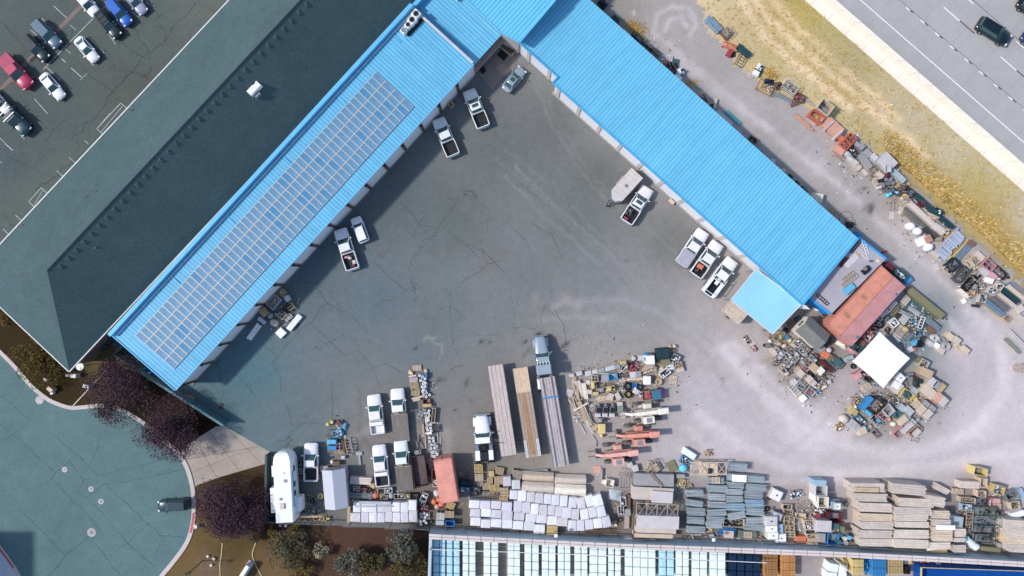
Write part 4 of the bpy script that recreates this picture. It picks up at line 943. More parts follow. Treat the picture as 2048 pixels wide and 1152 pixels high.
# semi tractors and flatbed trailers
def semi(px, py, rz, label, col, frame_len=3.2, z=2.2, day=False):
    t = thing('semi_tractor', label, 'truck', (*P(px, py, z), 0), R(rz))
    q = MB(); q.loft([body_ring(x, k, .7, s_, c) for x, k, s_, c in ((-.2, 1.05, 1.95, 2.05), (.4, .98, 1.9, 2.0), (1.5, .85, 1.7, 1.8), (2.0, .78, 1.6, 1.68), (2.2, .66, 1.3, 1.4))]); q.build('hood', 'paint', t, col)
    for s in (-1, 1):
        q = MB(); q.loft([[(1.35 + .62 * math.cos(a_), s * .82, .75 + .55 * math.sin(a_)), (1.35 + .62 * math.cos(a_), s * 1.2, .75 + .5 * math.sin(a_))] for a_ in np.linspace(.1, 3.0, 8)], closed=False, caps=False); q.build('fender', 'paint', t, col)
    q = MB(); q.box(2.28, 0, .5, .22, 2.3, .4, 0, 0, .06); q.build('bumper', 'chrome', t)
    cabin(t, .12, -1.15, -.35, -1.12, 1.1, .95, 1.9, 2.75, col=col)
    q = MB(); q.box(-.55, 0, .7, 1.3, 2.24, 1.25); q.build('cab', 'paint', t, col)
    if not day:
        q = MB(); q.box(-1.95, 0, .9, 1.35, 2.3, 2.2, 0, 0, .12, (.96, .95)); q.build('sleeper', 'paint', t, col)
        q = MB()
        for k in range(5): q.bar((-.9, -.8 + k * .4, 2.86), (-1.25, -.9 + k * .45, 3.05), .1, .05)
        q.build('visor_fins', 'white', t)
    x0 = -1.3 if day else -2.65
    q = MB()
    for s in (-1, 1): q.box(x0 - frame_len / 2, s * .42, .75, frame_len, .12, .28)
    for k in range(4): q.box(x0 - .3 - k * frame_len / 4, 0, .8, .14, .84, .2)
    q.box(x0 - frame_len + 1.2, 0, 1.05, 1.0, .95, .14); q.cyl(x0 - .7, .0, 1.0, .22, .3, 10)
    q.build('frame', 'black', t)
    for s in (-1, 1):
        q = MB(); q.box(x0 - .75, s * .92, .55, .9, .55, .55, 0, 0, .08); q.build('fuel_tank', 'chrome', t)
        q = MB(); q.box(x0 - frame_len + 1.25, s * .88, 1.12, 1.3, .62, .07, 0, 0, .02); q.build('mudguard', 'white', t)
        q = MB(); q.cyl(x0 - .05, s * 1.02, 1., .09, 2.2, 10); q.build('exhaust_stack', 'chrome', t)
        q = MB(); q.box(.15, s * 1.42, 1.9, .1, .3, .5); q.bar((.1, s * 1.1, 2.2), (.15, s * 1.42, 2.2), .04, .04); q.build('mirror', 'chrome', t)
        q = MB(); q.cyl(-.1, s * 1.2, .75, .2, .5, 10); q.build('air_cleaner', 'chrome', t)
    wheels(t, (1.35,), 1.2, .5, .3); wheels(t, (x0 - frame_len + 1.8, x0 - frame_len + .6), 1.2, .5, .55)
    return t
semi(1084, 708, 97, 'silver blue semi tractor coupled to the longest flatbed', C(158, 172, 184), 2.6, z=2.0).scale = (1, .88, .95)
semi(965, 868, 94, 'white semi tractor with bare frame and no trailer', WHITE, 3.0, day=True)
def flatbed(p0, p1, q0, q1, z, label, col, planks=6, rails=None, strap=None):
    """deck from its front edge p0-p1 to its rear edge q0-q1 (pixels at deck height)"""
    a_, b_, c_, d_ = (Vector(P(*p, z)) for p in (p0, p1, q0, q1))
    f = (a_ + b_) / 2; r_ = (c_ + d_) / 2; dv = f - r_; L_ = dv.length; an = math.atan2(dv.y, dv.x); wd = ((a_ - b_).length + (c_ - d_).length) / 2 * .98
    m = (f + r_) / 2
    t = thing('flatbed_trailer', label, 'trailer', (m.x, m.y, 0), an)
    q = MB(); w_ = wd / planks
    for i in range(planks): q.box(0, (i - (planks - 1) / 2) * w_, z - .1, L_, w_ - .035, .1)
    q.build('deck', 'wood', t, col)
    q = MB()
    for s in (-1, 1): q.box(0, s * .45, z - .55, L_ * .96, .16, .42); q.box(0, s * (wd / 2 - .02), z - .16, L_, .06, .17)
    for k in range(14): q.box(-L_ / 2 + (k + .5) * L_ / 14, 0, z - .3, .1, wd - .1, .16)
    q.build('frame', 'rust', t, C(120, 112, 108))
    q = MB()
    for k in range(26):
        for s in (-1, 1): q.box(-L_ / 2 + (k + .5) * L_ / 26, s * (wd / 2 + .03), z - .14, .1, .06, .12)
    q.build('stake_pockets', 'steel', t, C(170, 165, 165))
    wheels(t, (-L_ / 2 + 1.0, -L_ / 2 + 2.2), wd / 2 - .02, .48, .5)
    if rails == 'ramp':
        for s in (-1, 1):
            q = MB()
            for k in range(3): q.box(-L_ / 2 + 1.2, s * (wd / 2 - .18) + (k - 1) * .13, z + .01, 2.3, .07, .07)
            q.build('ramp_rail', 'white', t)
        q = MB(); q.box(L_ * .36, 0, z + .004, L_ * .27, wd * .96, .02); q.build('front_boards', 'wood', t, C(212, 186, 160))
        q = MB(); q.prism([(L_ * .2, -.2), (L_ * .22, .25), (L_ * .02, .45), (-L_ * .2, .35), (-L_ * .47, .4), (-L_ * .47, -.35), (-L_ * .15, -.3)], z + .003, z + .012); q.build('worn_strip', 'wood', t, C(172, 138, 108))
    if rails == 'beams':
        q = MB()
        for y in (-.62, -.5, .5, .62): q.box(0, y * wd / 2, z, L_ - .1, .05, .03)
        q.build('deck_seam', 'black', t)
    if strap:
        q = MB(); q.box(L_ * strap, 0, z + .01, .22, wd + .1, .035); q.build('strap', 'blue', t)
    return t
flatbed((974.5, 733), (1006, 728), (1001.5, 913), (1034, 909), 1.6, 'pale flatbed trailer with dark seams, beside the white tractor', C(208, 192, 186), 4)
flatbed((1025, 737), (1055, 733), (1052, 917), (1083, 911), 1.25, 'brown plank flatbed trailer with white ramps at its tail, middle one', C(176, 156, 140), 5, rails='ramp')
flatbed((1078, 757), (1110, 752), (1108, 936), (1139, 930), 1.4, 'grey flatbed trailer with a blue strap, coupled to the silver tractor', C(190, 180, 182), 5, rails='beams', strap=.275)
# rusty dump trailer
t = thing('dump_trailer', 'rusty steel dump trailer with a long black drawbar', 'trailer', (*P(839, 942, 1.2), 0), R(98))
q = MB(); lx, ly = 4.0, 1.75
q.box(0, 0, .5, lx, ly, .08, 0, 1)
for s in (-1, 1): q.box(0, s * ly / 2, .5, lx, .07, .75)
for e in (-1, 1): q.box(e * lx / 2, 0, .5, .07, ly, .75)
q.build('tub', ['rust', mk('tub_floor', C(104, 92, 90), .6, .3, ((.7, .35), (4, .2)))], t, C(70, 58, 56))
q = MB(); q.bar((lx / 2, -.7, .55), (lx / 2 + 2.1, 0, .5), .09, .12); q.bar((lx / 2, .7, .55), (lx / 2 + 2.1, 0, .5), .09, .12); q.bar((lx / 2 + 2.1, 0, .5), (lx / 2 + 2.6, 0, .5), .12, .12); q.build('drawbar', 'black', t)
q = MB(); q.cyl(lx / 2 + .4, 0, .6, .24, .14, 14); q.box(lx / 2 + .35, 0, .5, .6, .9, .1); q.build('winch', 'grey', t)
wheels(t, (.2, -.7), ly / 2 + .25, .34, .2)
# telehandlers
def telehandler(px, py, rz, label, col, cabin_side=-1, wmat='dark', fork=True):
    t = thing('telehandler', label, 'forklift', (*P(px, py, 1.6), 0), R(rz))
    q = MB(); q.box(-.2, .1, .55, 3.6, .95, .55, 0, 0, .06); q.build('chassis', 'metal', t, tuple(c * .5 + .06 for c in col))
    q = MB(); q.box(-2.0, 0, 1.55, 1.3, .78, .6, 0, 0, .05); q.box(-.1, 0, 1.6, 3.0, .5, .45, 0, 0, .04); q.box(1.7, 0, 1.45, 1.0, .38, .4, 0, 0, .04); q.bar((2.1, 0, 1.6), (2.75, 0, .75), .3, .3); q.build('boom', 'metal', t, col)
    q = MB(); q.box(-.15, -.78, .7, 1.2, .75, .8, 0, 0, .1, (.8, .8)); q.build('engine_cover', 'metal', t, tuple(c * .85 for c in col))
    q = MB(); q.box(.1, .9, .6, 1.5, .85, .8, 0, 0, .04)
    for x in (-.6, .8):
        for y in (1.28, .5): q.bar((x, y, 1.35), (x * .85 + .02, y * .98, 2.15), .07, .07)
    q.build('cab', 'metal', t, tuple(c * .92 for c in col))
    q = MB(); q.box(.1, .9, 2.15, 1.5, .86, .07, 0, 0, .02); q.build('cab_roof', 'metal', t, col)
    q = MB(); q.box(.02, .9, 2.222, .75, .6, .012); q.box(.82, .9, 1.42, .03, .7, .65); q.build('cab_window', 'grey', t)
    for x in (-1.35, 1.25):
        for s in (-1, 1):
            q = MB(); q.cyl(0, 0, -.18, .5, .36, 18); q.cyl(0, 0, .2, .3, .02, 12, 1)
            for k in range(14):
                a_ = k * math.pi / 7; q.box(.51 * math.cos(a_), .51 * math.sin(a_), -.18, .08, .1, .36, a_)
            o = q.build('wheel', [wmat, 'grey'], t); o.rotation_euler = (R(-90 * s), 0, 0); o.location = (x, s * 1.12, .53)
    q = MB()
    for s in (-1, 1): q.box(3.3, s * .35, .12, 1.0, .12, .06)
    q.box(2.8, 0, .1, .08, 1.3, .75); q.build('fork', 'steel', t, C(150, 148, 145))
    return t
telehandler(1296, 825, 187, 'cream white telehandler below the small colourful cart', C(250, 242, 226), wmat='dusty')
telehandler(1278, 870, 184, 'orange red telehandler, middle of the three', C(240, 166, 146), wmat='dusty')
telehandler(1236, 908, 186, 'faded pink orange telehandler, lowest of the three', C(240, 184, 172), wmat='dusty')
# small utility cart
t = thing('utility_cart', 'small utility cart with teal roof and purple nose', 'cart', (*P(1308, 790, 1.2), 0), R(7))
q = MB(); q.box(-.9, 0, .4, 1.1, 1.2, .1); q.box(-.9, .58, .5, 1.1, .05, .3); q.box(-.9, -.58, .5, 1.1, .05, .3); q.box(-1.43, 0, .5, .05, 1.2, .3); q.build('bed', 'metal', t, C(175, 120, 112))
q = MB(); q.box(.3, 0, 1.35, 1.2, 1.25, .06, 0, 0, .02); q.build('roof', 'plastic', t, C(70, 118, 140))
q = MB()
for x in (-.2, .8):
    for s in (-1, 1): q.bar((x, s * .55, .6), (x, s * .55, 1.35), .06, .06)
q.build('post', 'black', t)
q = MB(); q.loft([body_ring(x, k, .35, s_, c) for x, k, s_, c in ((.7, .62, .8, .85), (1.1, .6, .75, .8), (1.4, .45, .6, .65))]); q.build('nose', 'plastic', t, C(190, 95, 175))
q = MB(); q.box(.1, 0, .5, .5, 1.1, .3); q.build('seat', 'black', t)
wheels(t, (.95, -.9), .68, .28, .2)
tag(MB().box(0, 0, 0, .55, .5, .35, 0, 0, .03).build('fuel_box', 'red'), 'red box in the bed of the small teal roofed cart', 'box').location = (*P(1299, 793, .9), .505)

# ---------------------------------------------------------------- trees and shrubs
def leaf_mat(name, rgb, am=.35):
    m = mk(name, rgb, .7, 0, ((.9, am), (5, .3)), world=True, spec=.2); return m
bark = mk('bark', C(84, 66, 54), .95, 0, ((4, .25),))
def tree(px, py, r, hgt, label, lm, n=2600, leaf=.26, name='tree', cat='tree', lobes=16, flat=.75, seed=1, open_=.0, squash=1.0, up=.0):
    g_ = random.Random(seed); z0 = hgt - r * flat * 1.3
    t = thing(name, label, cat, (*P(px, py, hgt * .6), 0), g_.random() * 6)
    cl = []
    for i in range(lobes):
        a_ = g_.random() * 6.283; d_ = r * math.sqrt(g_.random()) * .78; cl.append((d_ * math.cos(a_), d_ * math.sin(a_) * squash, z0 + r * flat * (.35 + .75 * g_.random()) * (1.1 - .6 * d_ / r), r * g_.uniform(.2, .42)))
    q = MB(); zt = max(.5, z0 * .7)
    q.tube((0, 0, 0), (.05, .03, zt), .06 * r + .05, 8, 0, .04 * r + .04)
    for x, y, z, rr in cl:
        q.tube((0, 0, zt * g_.uniform(.6, 1)), (x * .9, y * .9, z), .03 * r, 5, 0, .012)
    q.build('trunk', bark, t)
    q = MB(); k = 0
    vs, fs = [], []
    while k < n:
        x, y, z, rr = cl[g_.randrange(lobes)]
        th = g_.random() * 6.283; cz = g_.uniform(-1, 1); s_ = math.sqrt(1 - cz * cz); d_ = rr * (1.15 - .55 * g_.random() ** 2) * (1.2 if g_.random() < .05 else 1)
        px_, py_, pz_ = x + d_ * s_ * math.cos(th), y + d_ * s_ * math.sin(th), max(.15, z + d_ * cz * .8)
        u = Vector((g_.gauss(0, 1), g_.gauss(0, 1), g_.gauss(0, .6) + up)).normalized(); v = u.orthogonal().normalized(); v.rotate(__import__('mathutils').Quaternion(u, g_.random() * 6))
        L_ = leaf * g_.uniform(.6, 1.4); c_ = Vector((px_, py_, pz_)); b_ = len(vs)
        vs += [c_ - u * L_ * .5, c_ + v * L_ * .28, c_ + u * L_ * .5, c_ - v * L_ * .28]; fs.append((b_, b_ + 1, b_ + 2, b_ + 3)); k += 1
    q.add(vs, fs); q.build('crown', lm, t)
    return t
purple = leaf_mat('purple_leaves', (.078, .04, .056)); olive = leaf_mat('olive_leaves', (.16, .115, .035)); sage = leaf_mat('sage_leaves', (.155, .15, .115)); paleleaf = leaf_mat('pale_leaves', (.34, .31, .2)); darkolive = leaf_mat('dark_olive_leaves', (.11, .09, .035))
tree(228, 788, 4.5, 5.5, 'dark purple leaved tree above the kerb bend', purple, 13000, .19, 'purple_tree', lobes=26, seed=3, squash=.85)
tree(341, 856, 4.3, 5.6, 'dark purple leaved tree between the teal fence and the driveway', purple, 12500, .19, 'purple_tree', lobes=24, seed=5)
tree(462, 1020, 4.55, 6.4, 'largest dark purple tree, below the driveway', purple, 19000, .2, 'purple_tree', lobes=32, seed=8)
tree(68, 725, 3.5, 4.2, 'yellow brown bushy tree between the grey hip roof and the kerb', leaf_mat('yellow_brown_leaves', (.13, .09, .022)), 3600, .22, 'yellow_tree', lobes=20, seed=11)
tree(8, 640, 1.1, 1.6, 'small yellow bush at the left edge below the hip roof', olive, 600, .18, 'bush', 'bush', 8, seed=12)
tree(803, 1092, 2.1, 3.6, 'grey sage tree close to the end of the block wall', sage, 3000, .26, 'sage_tree', lobes=22, seed=21, up=.6)
tree(815, 1140, 2.4, 3.2, 'olive bush at the bottom edge under the grey sage tree', darkolive, 2400, .26, 'bush', 'bush', 18, seed=22)
tree(700, 1127, 2.0, 3.2, 'grey sage bush at the bottom edge with a blue grey tip', sage, 2200, .26, 'bush', 'bush', 16, seed=23, up=.6)
tree(742, 1126, 1.9, 2.8, 'dark olive bush between the two sage ones', darkolive, 2000, .25, 'bush', 'bush', 16, seed=24)
tree(640, 1104, 1.15, 1.9, 'small pale cream shrub alone on the brown bed', paleleaf, 800, .22, 'shrub', 'shrub', 9, seed=25)
tree(575, 1100, 2.7, 3.4, 'grey olive tree beside the lawn edging', leaf_mat('grey_olive_leaves', (.12, .108, .06)), 3200, .25, 'sage_tree', lobes=20, seed=26)
tree(600, 1142, 1.7, 2.2, 'mustard brown bush at the bottom edge', olive, 1500, .22, 'bush', 'bush', 14, seed=27)
tree(545, 1062, 1.0, 1.4, 'yellow green bush near the camper tail', olive, 700, .2, 'bush', 'bush', 9, seed=28)
tree(500, 1066, 1.5, 1.9, 'dark shrub in the shade of the largest purple tree', darkolive, 1200, .22, 'shrub', 'shrub', 10, seed=29)
tree(596, 1058, .8, 1.1, 'small yellow bush by the fence below the camper', leaf_mat('yellow_leaves', (.26, .2, .04)), 450, .18, 'bush', 'bush', 8, seed=30)
t = thing('rock', 'pale grey boulder on the brown planting bed', 'rock', (*P(721, 1103), 0), .4)
q = MB(); q.loft([[(r_ * math.cos(a_) * (1 + .15 * math.sin(3 * a_)), r_ * math.sin(a_), z_) for a_ in np.linspace(0, 6.283, 9)[:-1]] for r_, z_ in ((.34, 0), (.36, .18), (.25, .34), (.08, .4))], smooth=False); q.build('stone', 'stone', t, C(205, 195, 180))
# ---------------------------------------------------------------- yard goods: one builder per kind
PAL = dict(wh=(246,246,248), lg=(206,202,204), gr=(160,158,160), dg=(98,100,102), bk=(34,36,40), tn=(205,172,128), br=(128,98,76), be=(222,194,162), li=(206,197,197), pk=(232,150,156),
 rd=(196,52,62), dr=(120,32,44), og=(236,120,84), po=(236,160,132), ye=(238,204,112), bl=(44,140,214), sb=(92,188,234), lb=(150,186,214), te=(52,112,120), dt=(28,66,76), gn=(130,146,130), ol=(140,134,90),
 cr=(244,232,208), st=(176,180,184), ru=(150,96,74), bg=(166,184,192), bh=(180,192,200), mi=(240,252,248), sk=(190,228,240), wd=(186,166,148), ww=(224,202,182), lw=(214,194,178), nv=(20,44,70), dk=(60,62,60), go=(214,178,104), cy=(100,214,232))
def cc(k):
    c = PAL[k]; m = sum(c) / 3; f = 1. if k in ('mi', 'sk', 'nv') else .66 if k not in ('bl', 'sb', 'og', 'cy') else .8
    return C(*[x * f + m * (1 - f) for x in c])
def rr(a, b): return rnd.uniform(a, b)
def k_pallet(a, b, h):
    q = MB(); n = 7; w_ = b / n
    for s in (-1, 0, 1): q.box(s * (a / 2 - .06), 0, 0, .09, b, h - .03)
    for i in range(n): q.box(0, (i + .5) * w_ - b / 2, h - .03, a * rr(.97, 1.0), w_ * .62, .03)
    for i in (0, 3, 6): q.box(0, (i + .5) * w_ - b / 2, 0.002, a, w_ * .6, .02)
    return [('deck', q, 'wood')]
def k_bale(a, b, h):
    q = MB(); n = 5; g = []
    for k, (f, z) in enumerate(((.97, 0), (1.0, h * .25), (1.0, h * .7), (.99, h * .9), (.93, h * .985))):
        g.append([(x * f * (1 + rr(-.012, .012)), y * f * (1 + rr(-.012, .012)), z) for x, y in ((-a / 2, -b / 2), (0, -b / 2 * 1.01), (a / 2, -b / 2), (a / 2 * 1.01, 0), (a / 2, b / 2), (0, b / 2 * 1.01), (-a / 2, b / 2), (-a / 2 * 1.01, 0))])
    q.loft(g, smooth=False, caps=False); q.add(g[0], [tuple(range(7, -1, -1))])
    c = (rr(-.15, .15) * a, rr(-.15, .15) * b, h * rr(.99, 1.04)); top = g[-1] + [c]
    q.add(top, [(i, (i + 1) % 8, 8) for i in range(8)])
    for i in range(3): # folds of the film
        x0, y0 = rr(-.4, .4) * a, rr(-.4, .4) * b; q.tube((x0, y0, h), (x0 + rr(-.3, .3) * a, y0 + rr(-.3, .3) * b, h), .018, 4)
    return [('wrap', q, 'wrap')]
def k_lumber(a, b, h):
    q = MB(); nz = max(1, min(4, round(h / .55))); n = max(3, round(b / .24)); w_ = b / n
    for k in range(nz):
        z = h * k / nz; hh = h / nz
        if k < nz - 1:
            q.box(rr(-.03, .03), 0, z + .05, a * rr(.95, 1), b * rr(.96, 1), hh - .1)
            for s in (-.3, .3): q.box(s * a, 0, z + hh - .05, .1, b, .05)
        else:
            for i in range(n): q.box(rr(-.02, .02) * a, (i + .5) * w_ - b / 2, z, a * rr(.95, 1.02), w_ * .93, hh * rr(.96, 1.0))
    return [('boards', q, 'wood')]
def k_beams(a, b, h):
    q = MB(); p = [(-b / 2, 0), (b / 2, 0), (b / 2, h * .55), (b * .22, h), (-b * .22, h), (-b / 2, h * .55)]
    q.loft([[(x, y, z) for y, z in p] for x in (-a / 2, a / 2)], smooth=False)
    for i in range(5): q.box(0, (i - 2) * b * .09, h, a, .012, .012)
    return [('cover', q, 'wood')]
def k_pipes(a, b, h):
    q = MB(); r = max(.04, min(.075, b / 10)); ny = max(2, int(b / (2.05 * r))); nz = max(1, min(6, int(h / (1.8 * r))))
    for k in range(nz):
        for i in range(ny - (k % 2)):
            if 0 < k < nz - 1 and 0 < i < ny - 2: continue
            y = (i + .5 + .5 * (k % 2)) * b / ny - b / 2; e = rr(-.05, .05) * a
            q.tube((-a / 2 + e, y + rr(-.01, .01), r + k * 1.78 * r), (a / 2 + e + rr(-.03, .03) * a, y + rr(-.02, .02), r + k * 1.78 * r), r * rr(.8, 1), 6)
    for s in (-.3, .3): q.box(s * a, 0, 0, .08, b, max(.02, (nz - 1) * 1.78 * r))
    return [('tubes', q, 'steel')]
def k_scaf(a, b, h):
    q = MB(); n = 12
    q.box(0, 0, .12, a * .92, b * .9, h * .6)
    for i in range(n):
        for k in (0, 1):
            y = (i + .5) * b / n - b / 2; e = rr(-.05, .05) * a
            q.bar((-a / 2 + e, y + rr(-.03, .03), h * (.8 + .18 * k) + rr(-.03, .03)), (a / 2 + e, y + rr(-.03, .03), h * (.8 + .18 * k) + rr(-.03, .03)), b / n * .72, .06)
    for i in range(6): q.bar((rr(-.5, .5) * a, -b / 2, h * .5), (rr(-.5, .5) * a, b / 2, h * .5), .05, .05)
    for s in (-.35, .35): q.box(s * a, 0, 0, .1, b, .12)
    return [('planks', q, 'planks')]
def fill(q, a, b, z0, z1, n, mi=(0,)):
    for i in range(n):
        x, y = rr(-.42, .42) * a, rr(-.42, .42) * b; z = rr(z0, z1); m = rnd.choice(mi); t_ = rnd.random()
        if t_ < .45: q.bar((x, y, z), (x + rr(-.3, .3) * a, y + rr(-.3, .3) * b, z + rr(-.1, .1)), .05, .05, m)
        elif t_ < .8: q.box(x, y, z - .05, rr(.1, .3), rr(.08, .22), rr(.08, .2), rr(0, 3), m)
        else: q.cyl(x, y, z - .05, rr(.05, .13), .15, 8, m)
FILL = {'g': ['grey', 'steel', 'black', 'tan'], 'k': ['black', 'dark', 'grey', 'brown'], 'w': ['white', 'grey', 'black', 'white'], 'r': ['red', 'black', 'grey', 'pink'], 'b': ['blue', 'grey', 'white', 'black'], 'y': ['yellow', 'brown', 'tan', 'white'], 't': ['tan', 'brown', 'grey', 'tan']}
def k_crate(a, b, h, mat='wood', f='g', slat=True):
    q = MB(); t_ = .06; q.box(0, 0, .05, a, b, .05)
    for s in (-1, 1): q.box(s * (a / 2 - t_ / 2), 0, .1, t_, b, h - .1); q.box(0, s * (b / 2 - t_ / 2), .1, a - 2 * t_, t_, h - .1)
    if slat == 'd': q.box(0, 0, h - .08, .06, b, .06); q.box(0, 0, h - .07, a, .06, .05)
    out = [('body', q, mat)]
    if f:
        q = MB(); q.box(0, 0, .1, a - .14, b - .14, h * .35, 0, 2); fill(q, a * .9, b * .9, h * .45, h * .9, 22, (0, 1, 2, 3)); out.append(('filling', q, FILL[f]))
    return out
def k_bin(a, b, h, f='k'): return k_crate(a, b, h, 'metal', f)
def k_tray(a, b, h, f=None): return k_crate(a, b, h, 'metal', f)
def k_cage(a, b, h, f='g'):
    q = MB(); r = .022
    for s in (-1, 1):
        for u in (-1, 1): q.tube((s * a / 2, u * b / 2, 0), (s * a / 2, u * b / 2, h), r * 1.4, 4)
    n = max(3, int(a / .3)); m_ = max(3, int(b / .3))
    for z in (.12, h):
        for i in range(n + 1): x = (i / n - .5) * a; q.bar((x, -b / 2, z), (x, b / 2, z), r, r) if z < h or i % 2 == 0 else None
        for i in range(m_ + 1): y = (i / m_ - .5) * b; q.bar((-a / 2, y, z), (a / 2, y, z), r, r) if z < h or i in (0, m_ // 2, m_) else None
    for z in (h * .5, h):
        for s in (-1, 1): q.bar((-a / 2, s * b / 2, z), (a / 2, s * b / 2, z), r * 2, r * 2); q.bar((s * a / 2, -b / 2, z), (s * a / 2, b / 2, z), r * 2, r * 2)
    out = [('frame', q, 'metal')]
    if f:
        q = MB(); q.box(0, 0, .14, a * .9, b * .9, h * .3, 0, 2); fill(q, a * .85, b * .85, h * .4, h * .8, 20, (0, 1, 2, 3)); out.append(('filling', q, FILL[f]))
    return out
def k_box(a, b, h, mat='plastic'):
    q = MB(); q.box(0, 0, .0, a * .96, b * .96, h * .82, 0, 0, 0, (1, 1)); p = MB(); p.box(0, 0, h * .82, a, b, h * .18, 0, 0, min(.04, h * .1))
    return [('body', q, mat), ('lid', p, mat)]
def k_block(a, b, h):
    q = MB(); q.box(0, 0, 0, a, b, h, 0, 0, min(.05, h * .2), (.97, .97)); q.tube((-a * .2, 0, h - .02), (a * .2, 0, h + .04), .03, 5); return [('block', q, 'stone')]
def k_slab(a, b, h):
    q = MB(); n = max(2, min(8, round(h / .12)))
    for i in range(n): q.box(rr(-.012, .012) * a, rr(-.012, .012) * b, i * h / n, a, b, h / n * .86)
    return [('panels', q, 'stone')]
def k_sheet(a, b, h):
    q = MB(); q.box(0, 0, 0, a, b, max(.03, h)); q.box(a * .08, b * .04, max(.03, h), a * .86, b * .9, .012); return [('sheet', q, 'plastic')]
def k_plank(a, b, h):
    q = MB(); q.box(0, 0, 0, a, b, h, 0, 0, min(.012, h * .2)); return [('board', q, 'wood')]
def k_sticks(a, b, h):
    q = MB(); n = 14
    for i in range(n):
        y = rr(-.5, .5) * b; z = .05 + h * i / n; dx = rr(-.12, .12) * a; e = rr(-.25, .25)
        q.bar((-a / 2 * rr(.6, 1) + dx, y - e * b, z), (a / 2 * rr(.6, 1) + dx, y + e * b, z + .02), .09, .06)
    return [('boards', q, 'wood')]
def k_scrap(a, b, h, f='g'):
    q = MB(); q.box(0, 0, 0, a * .7, b * .7, h * .3, .4, 1, .08)
    fill(q, a, b, .08, h, 46, (0, 1, 2, 3)); return [('heap', q, FILL[f])]
def k_drum(a, b, h, mat='steel'):
    r = a / 2; q = MB(); q.cyl(0, 0, 0, r * .97, h, 14); q.torus(0, 0, h * .96, r * .94, r * .07, 14, 5); q.torus(0, 0, h * .5, r * .97, r * .05, 14, 5); p = MB(); p.cyl(0, 0, h, r * .86, .012, 14); p.cyl(r * .45, 0, h + .01, r * .14, .03, 8)
    return [('body', q, mat), ('lid', p, mat)]
def k_bucket(a, b, h):
    r = a / 2; q = MB(); q.cyl(0, 0, 0, r * .85, h * .9, 12, 0, r * .96); q.cyl(0, 0, h * .9, r, h * .08, 12); q.cyl(0, 0, h * .981, r * .5, .012, 10, 1); return [('body', q, ['plastic', 'grey'])]
def k_tyre(a, b, h, hub='grey'):
    r = a / 2; q = MB(); q.torus(0, 0, h * .5, r * .72, r * .28, 20, 8, 0, h / (r * .56))
    for i in range(16): x = 2 * math.pi * i / 16; q.box(r * .98 * math.cos(x), r * .98 * math.sin(x), h * .1, r * .1, r * .12, h * .8, x)
    p = MB(); p.cyl(0, 0, h * .2, r * .5, h * .4, 14); p.cyl(0, 0, h * .6, r * .18, h * .1, 10, 1); return [('tyre', q, 'dark' if hub != 'self' else 'rust'), ('hub', p, [hub if hub != 'self' else 'tan', 'black'])]
def k_coil(a, b, h):
    r = a / 2; q = MB()
    for k in range(4):
        for j in range(3): q.torus(rr(-.03, .03), rr(-.03, .03), h * (k + .5) / 4, r * (.5 + .2 * j) , r * .11, 16, 5)
    return [('hose', q, 'plastic')]
def k_spool(a, b, h):
    r = a / 2; q = MB(); q.cyl(0, 0, 0, r, .06, 20); q.cyl(0, 0, .06, r * .5, h - .12, 14); q.cyl(0, 0, h - .06, r, .06, 20)
    for i in range(6): x = math.pi * i / 3; q.bar((0, 0, h + .01), (r * .9 * math.cos(x), r * .9 * math.sin(x), h + .01), .07, .03)
    return [('reel', q, 'wood')]
def k_machine(a, b, h, mat='metal'):
    q = MB(); q.box(0, 0, .12, a, b * .8, h * .45, 0, 0, .04); q.box(-a * .18, 0, h * .5, a * .5, b * .62, h * .4, 0, 0, .05)
    p = MB(); p.cyl(a * .3, b * .1, h * .5, min(a, b) * .16, h * .4, 10); p.bar((-a * .5, b * .4, h * .4), (a * .5, b * .4, h * .4), .07, .07); p.bar((-a * .5, -b * .4, h * .4), (a * .5, -b * .4, h * .4), .07, .07); p.tube((a * .3, -b * .3, h * .5), (-a * .1, -b * .35, h * .85), .05)
    w_ = MB()
    for s in (-1, 1):
        for u in (-1, 1): w_.box(s * a * .4, u * b * .36, 0, .16, .12, .14)
    return [('body', q, mat), ('engine', p, 'black'), ('feet', w_, 'dark')]
def k_tank(a, b, h):
    q = MB(); q.box(0, 0, .14, a, b, h - .18, 0, 0, .1); q.cyl(0, 0, h - .04, min(a, b) * .085, .05, 12, 1)
    p = MB()
    for z in (.3, .62, h - .14):
        for s in (-1, 1): p.bar((-a / 2, s * (b / 2 + .02), z), (a / 2, s * (b / 2 + .02), z), .03, .03); p.bar((s * (a / 2 + .02), -b / 2, z), (s * (a / 2 + .02), b / 2, z), .03, .03)
    w_ = MB(); w_.box(0, 0, 0, a, b, .13)
    return [('tank', q, ['wrap', 'black']), ('frame', p, 'grey'), ('pallet', w_, 'tan')]
def k_frame(a, b, h):
    q = MB(); n = max(2, int(a / .35))
    for s in (-1, 1): q.bar((-a / 2, s * b / 2, h), (a / 2, s * b / 2, h), .07, .07)
    for i in range(n + 1): x = (i / n - .5) * a; q.bar((x, -b / 2, h), (x, b / 2, h), .05, .05)
    if h > .15:
        for x in (-.48, .48):
            for s in (-1, 1): q.bar((x * a, s * b / 2, 0), (x * a, s * b / 2, h), .06, .06)
    return [('frame', q, 'metal')]
def k_ladder(a, b, h): return k_frame(a, b, h)
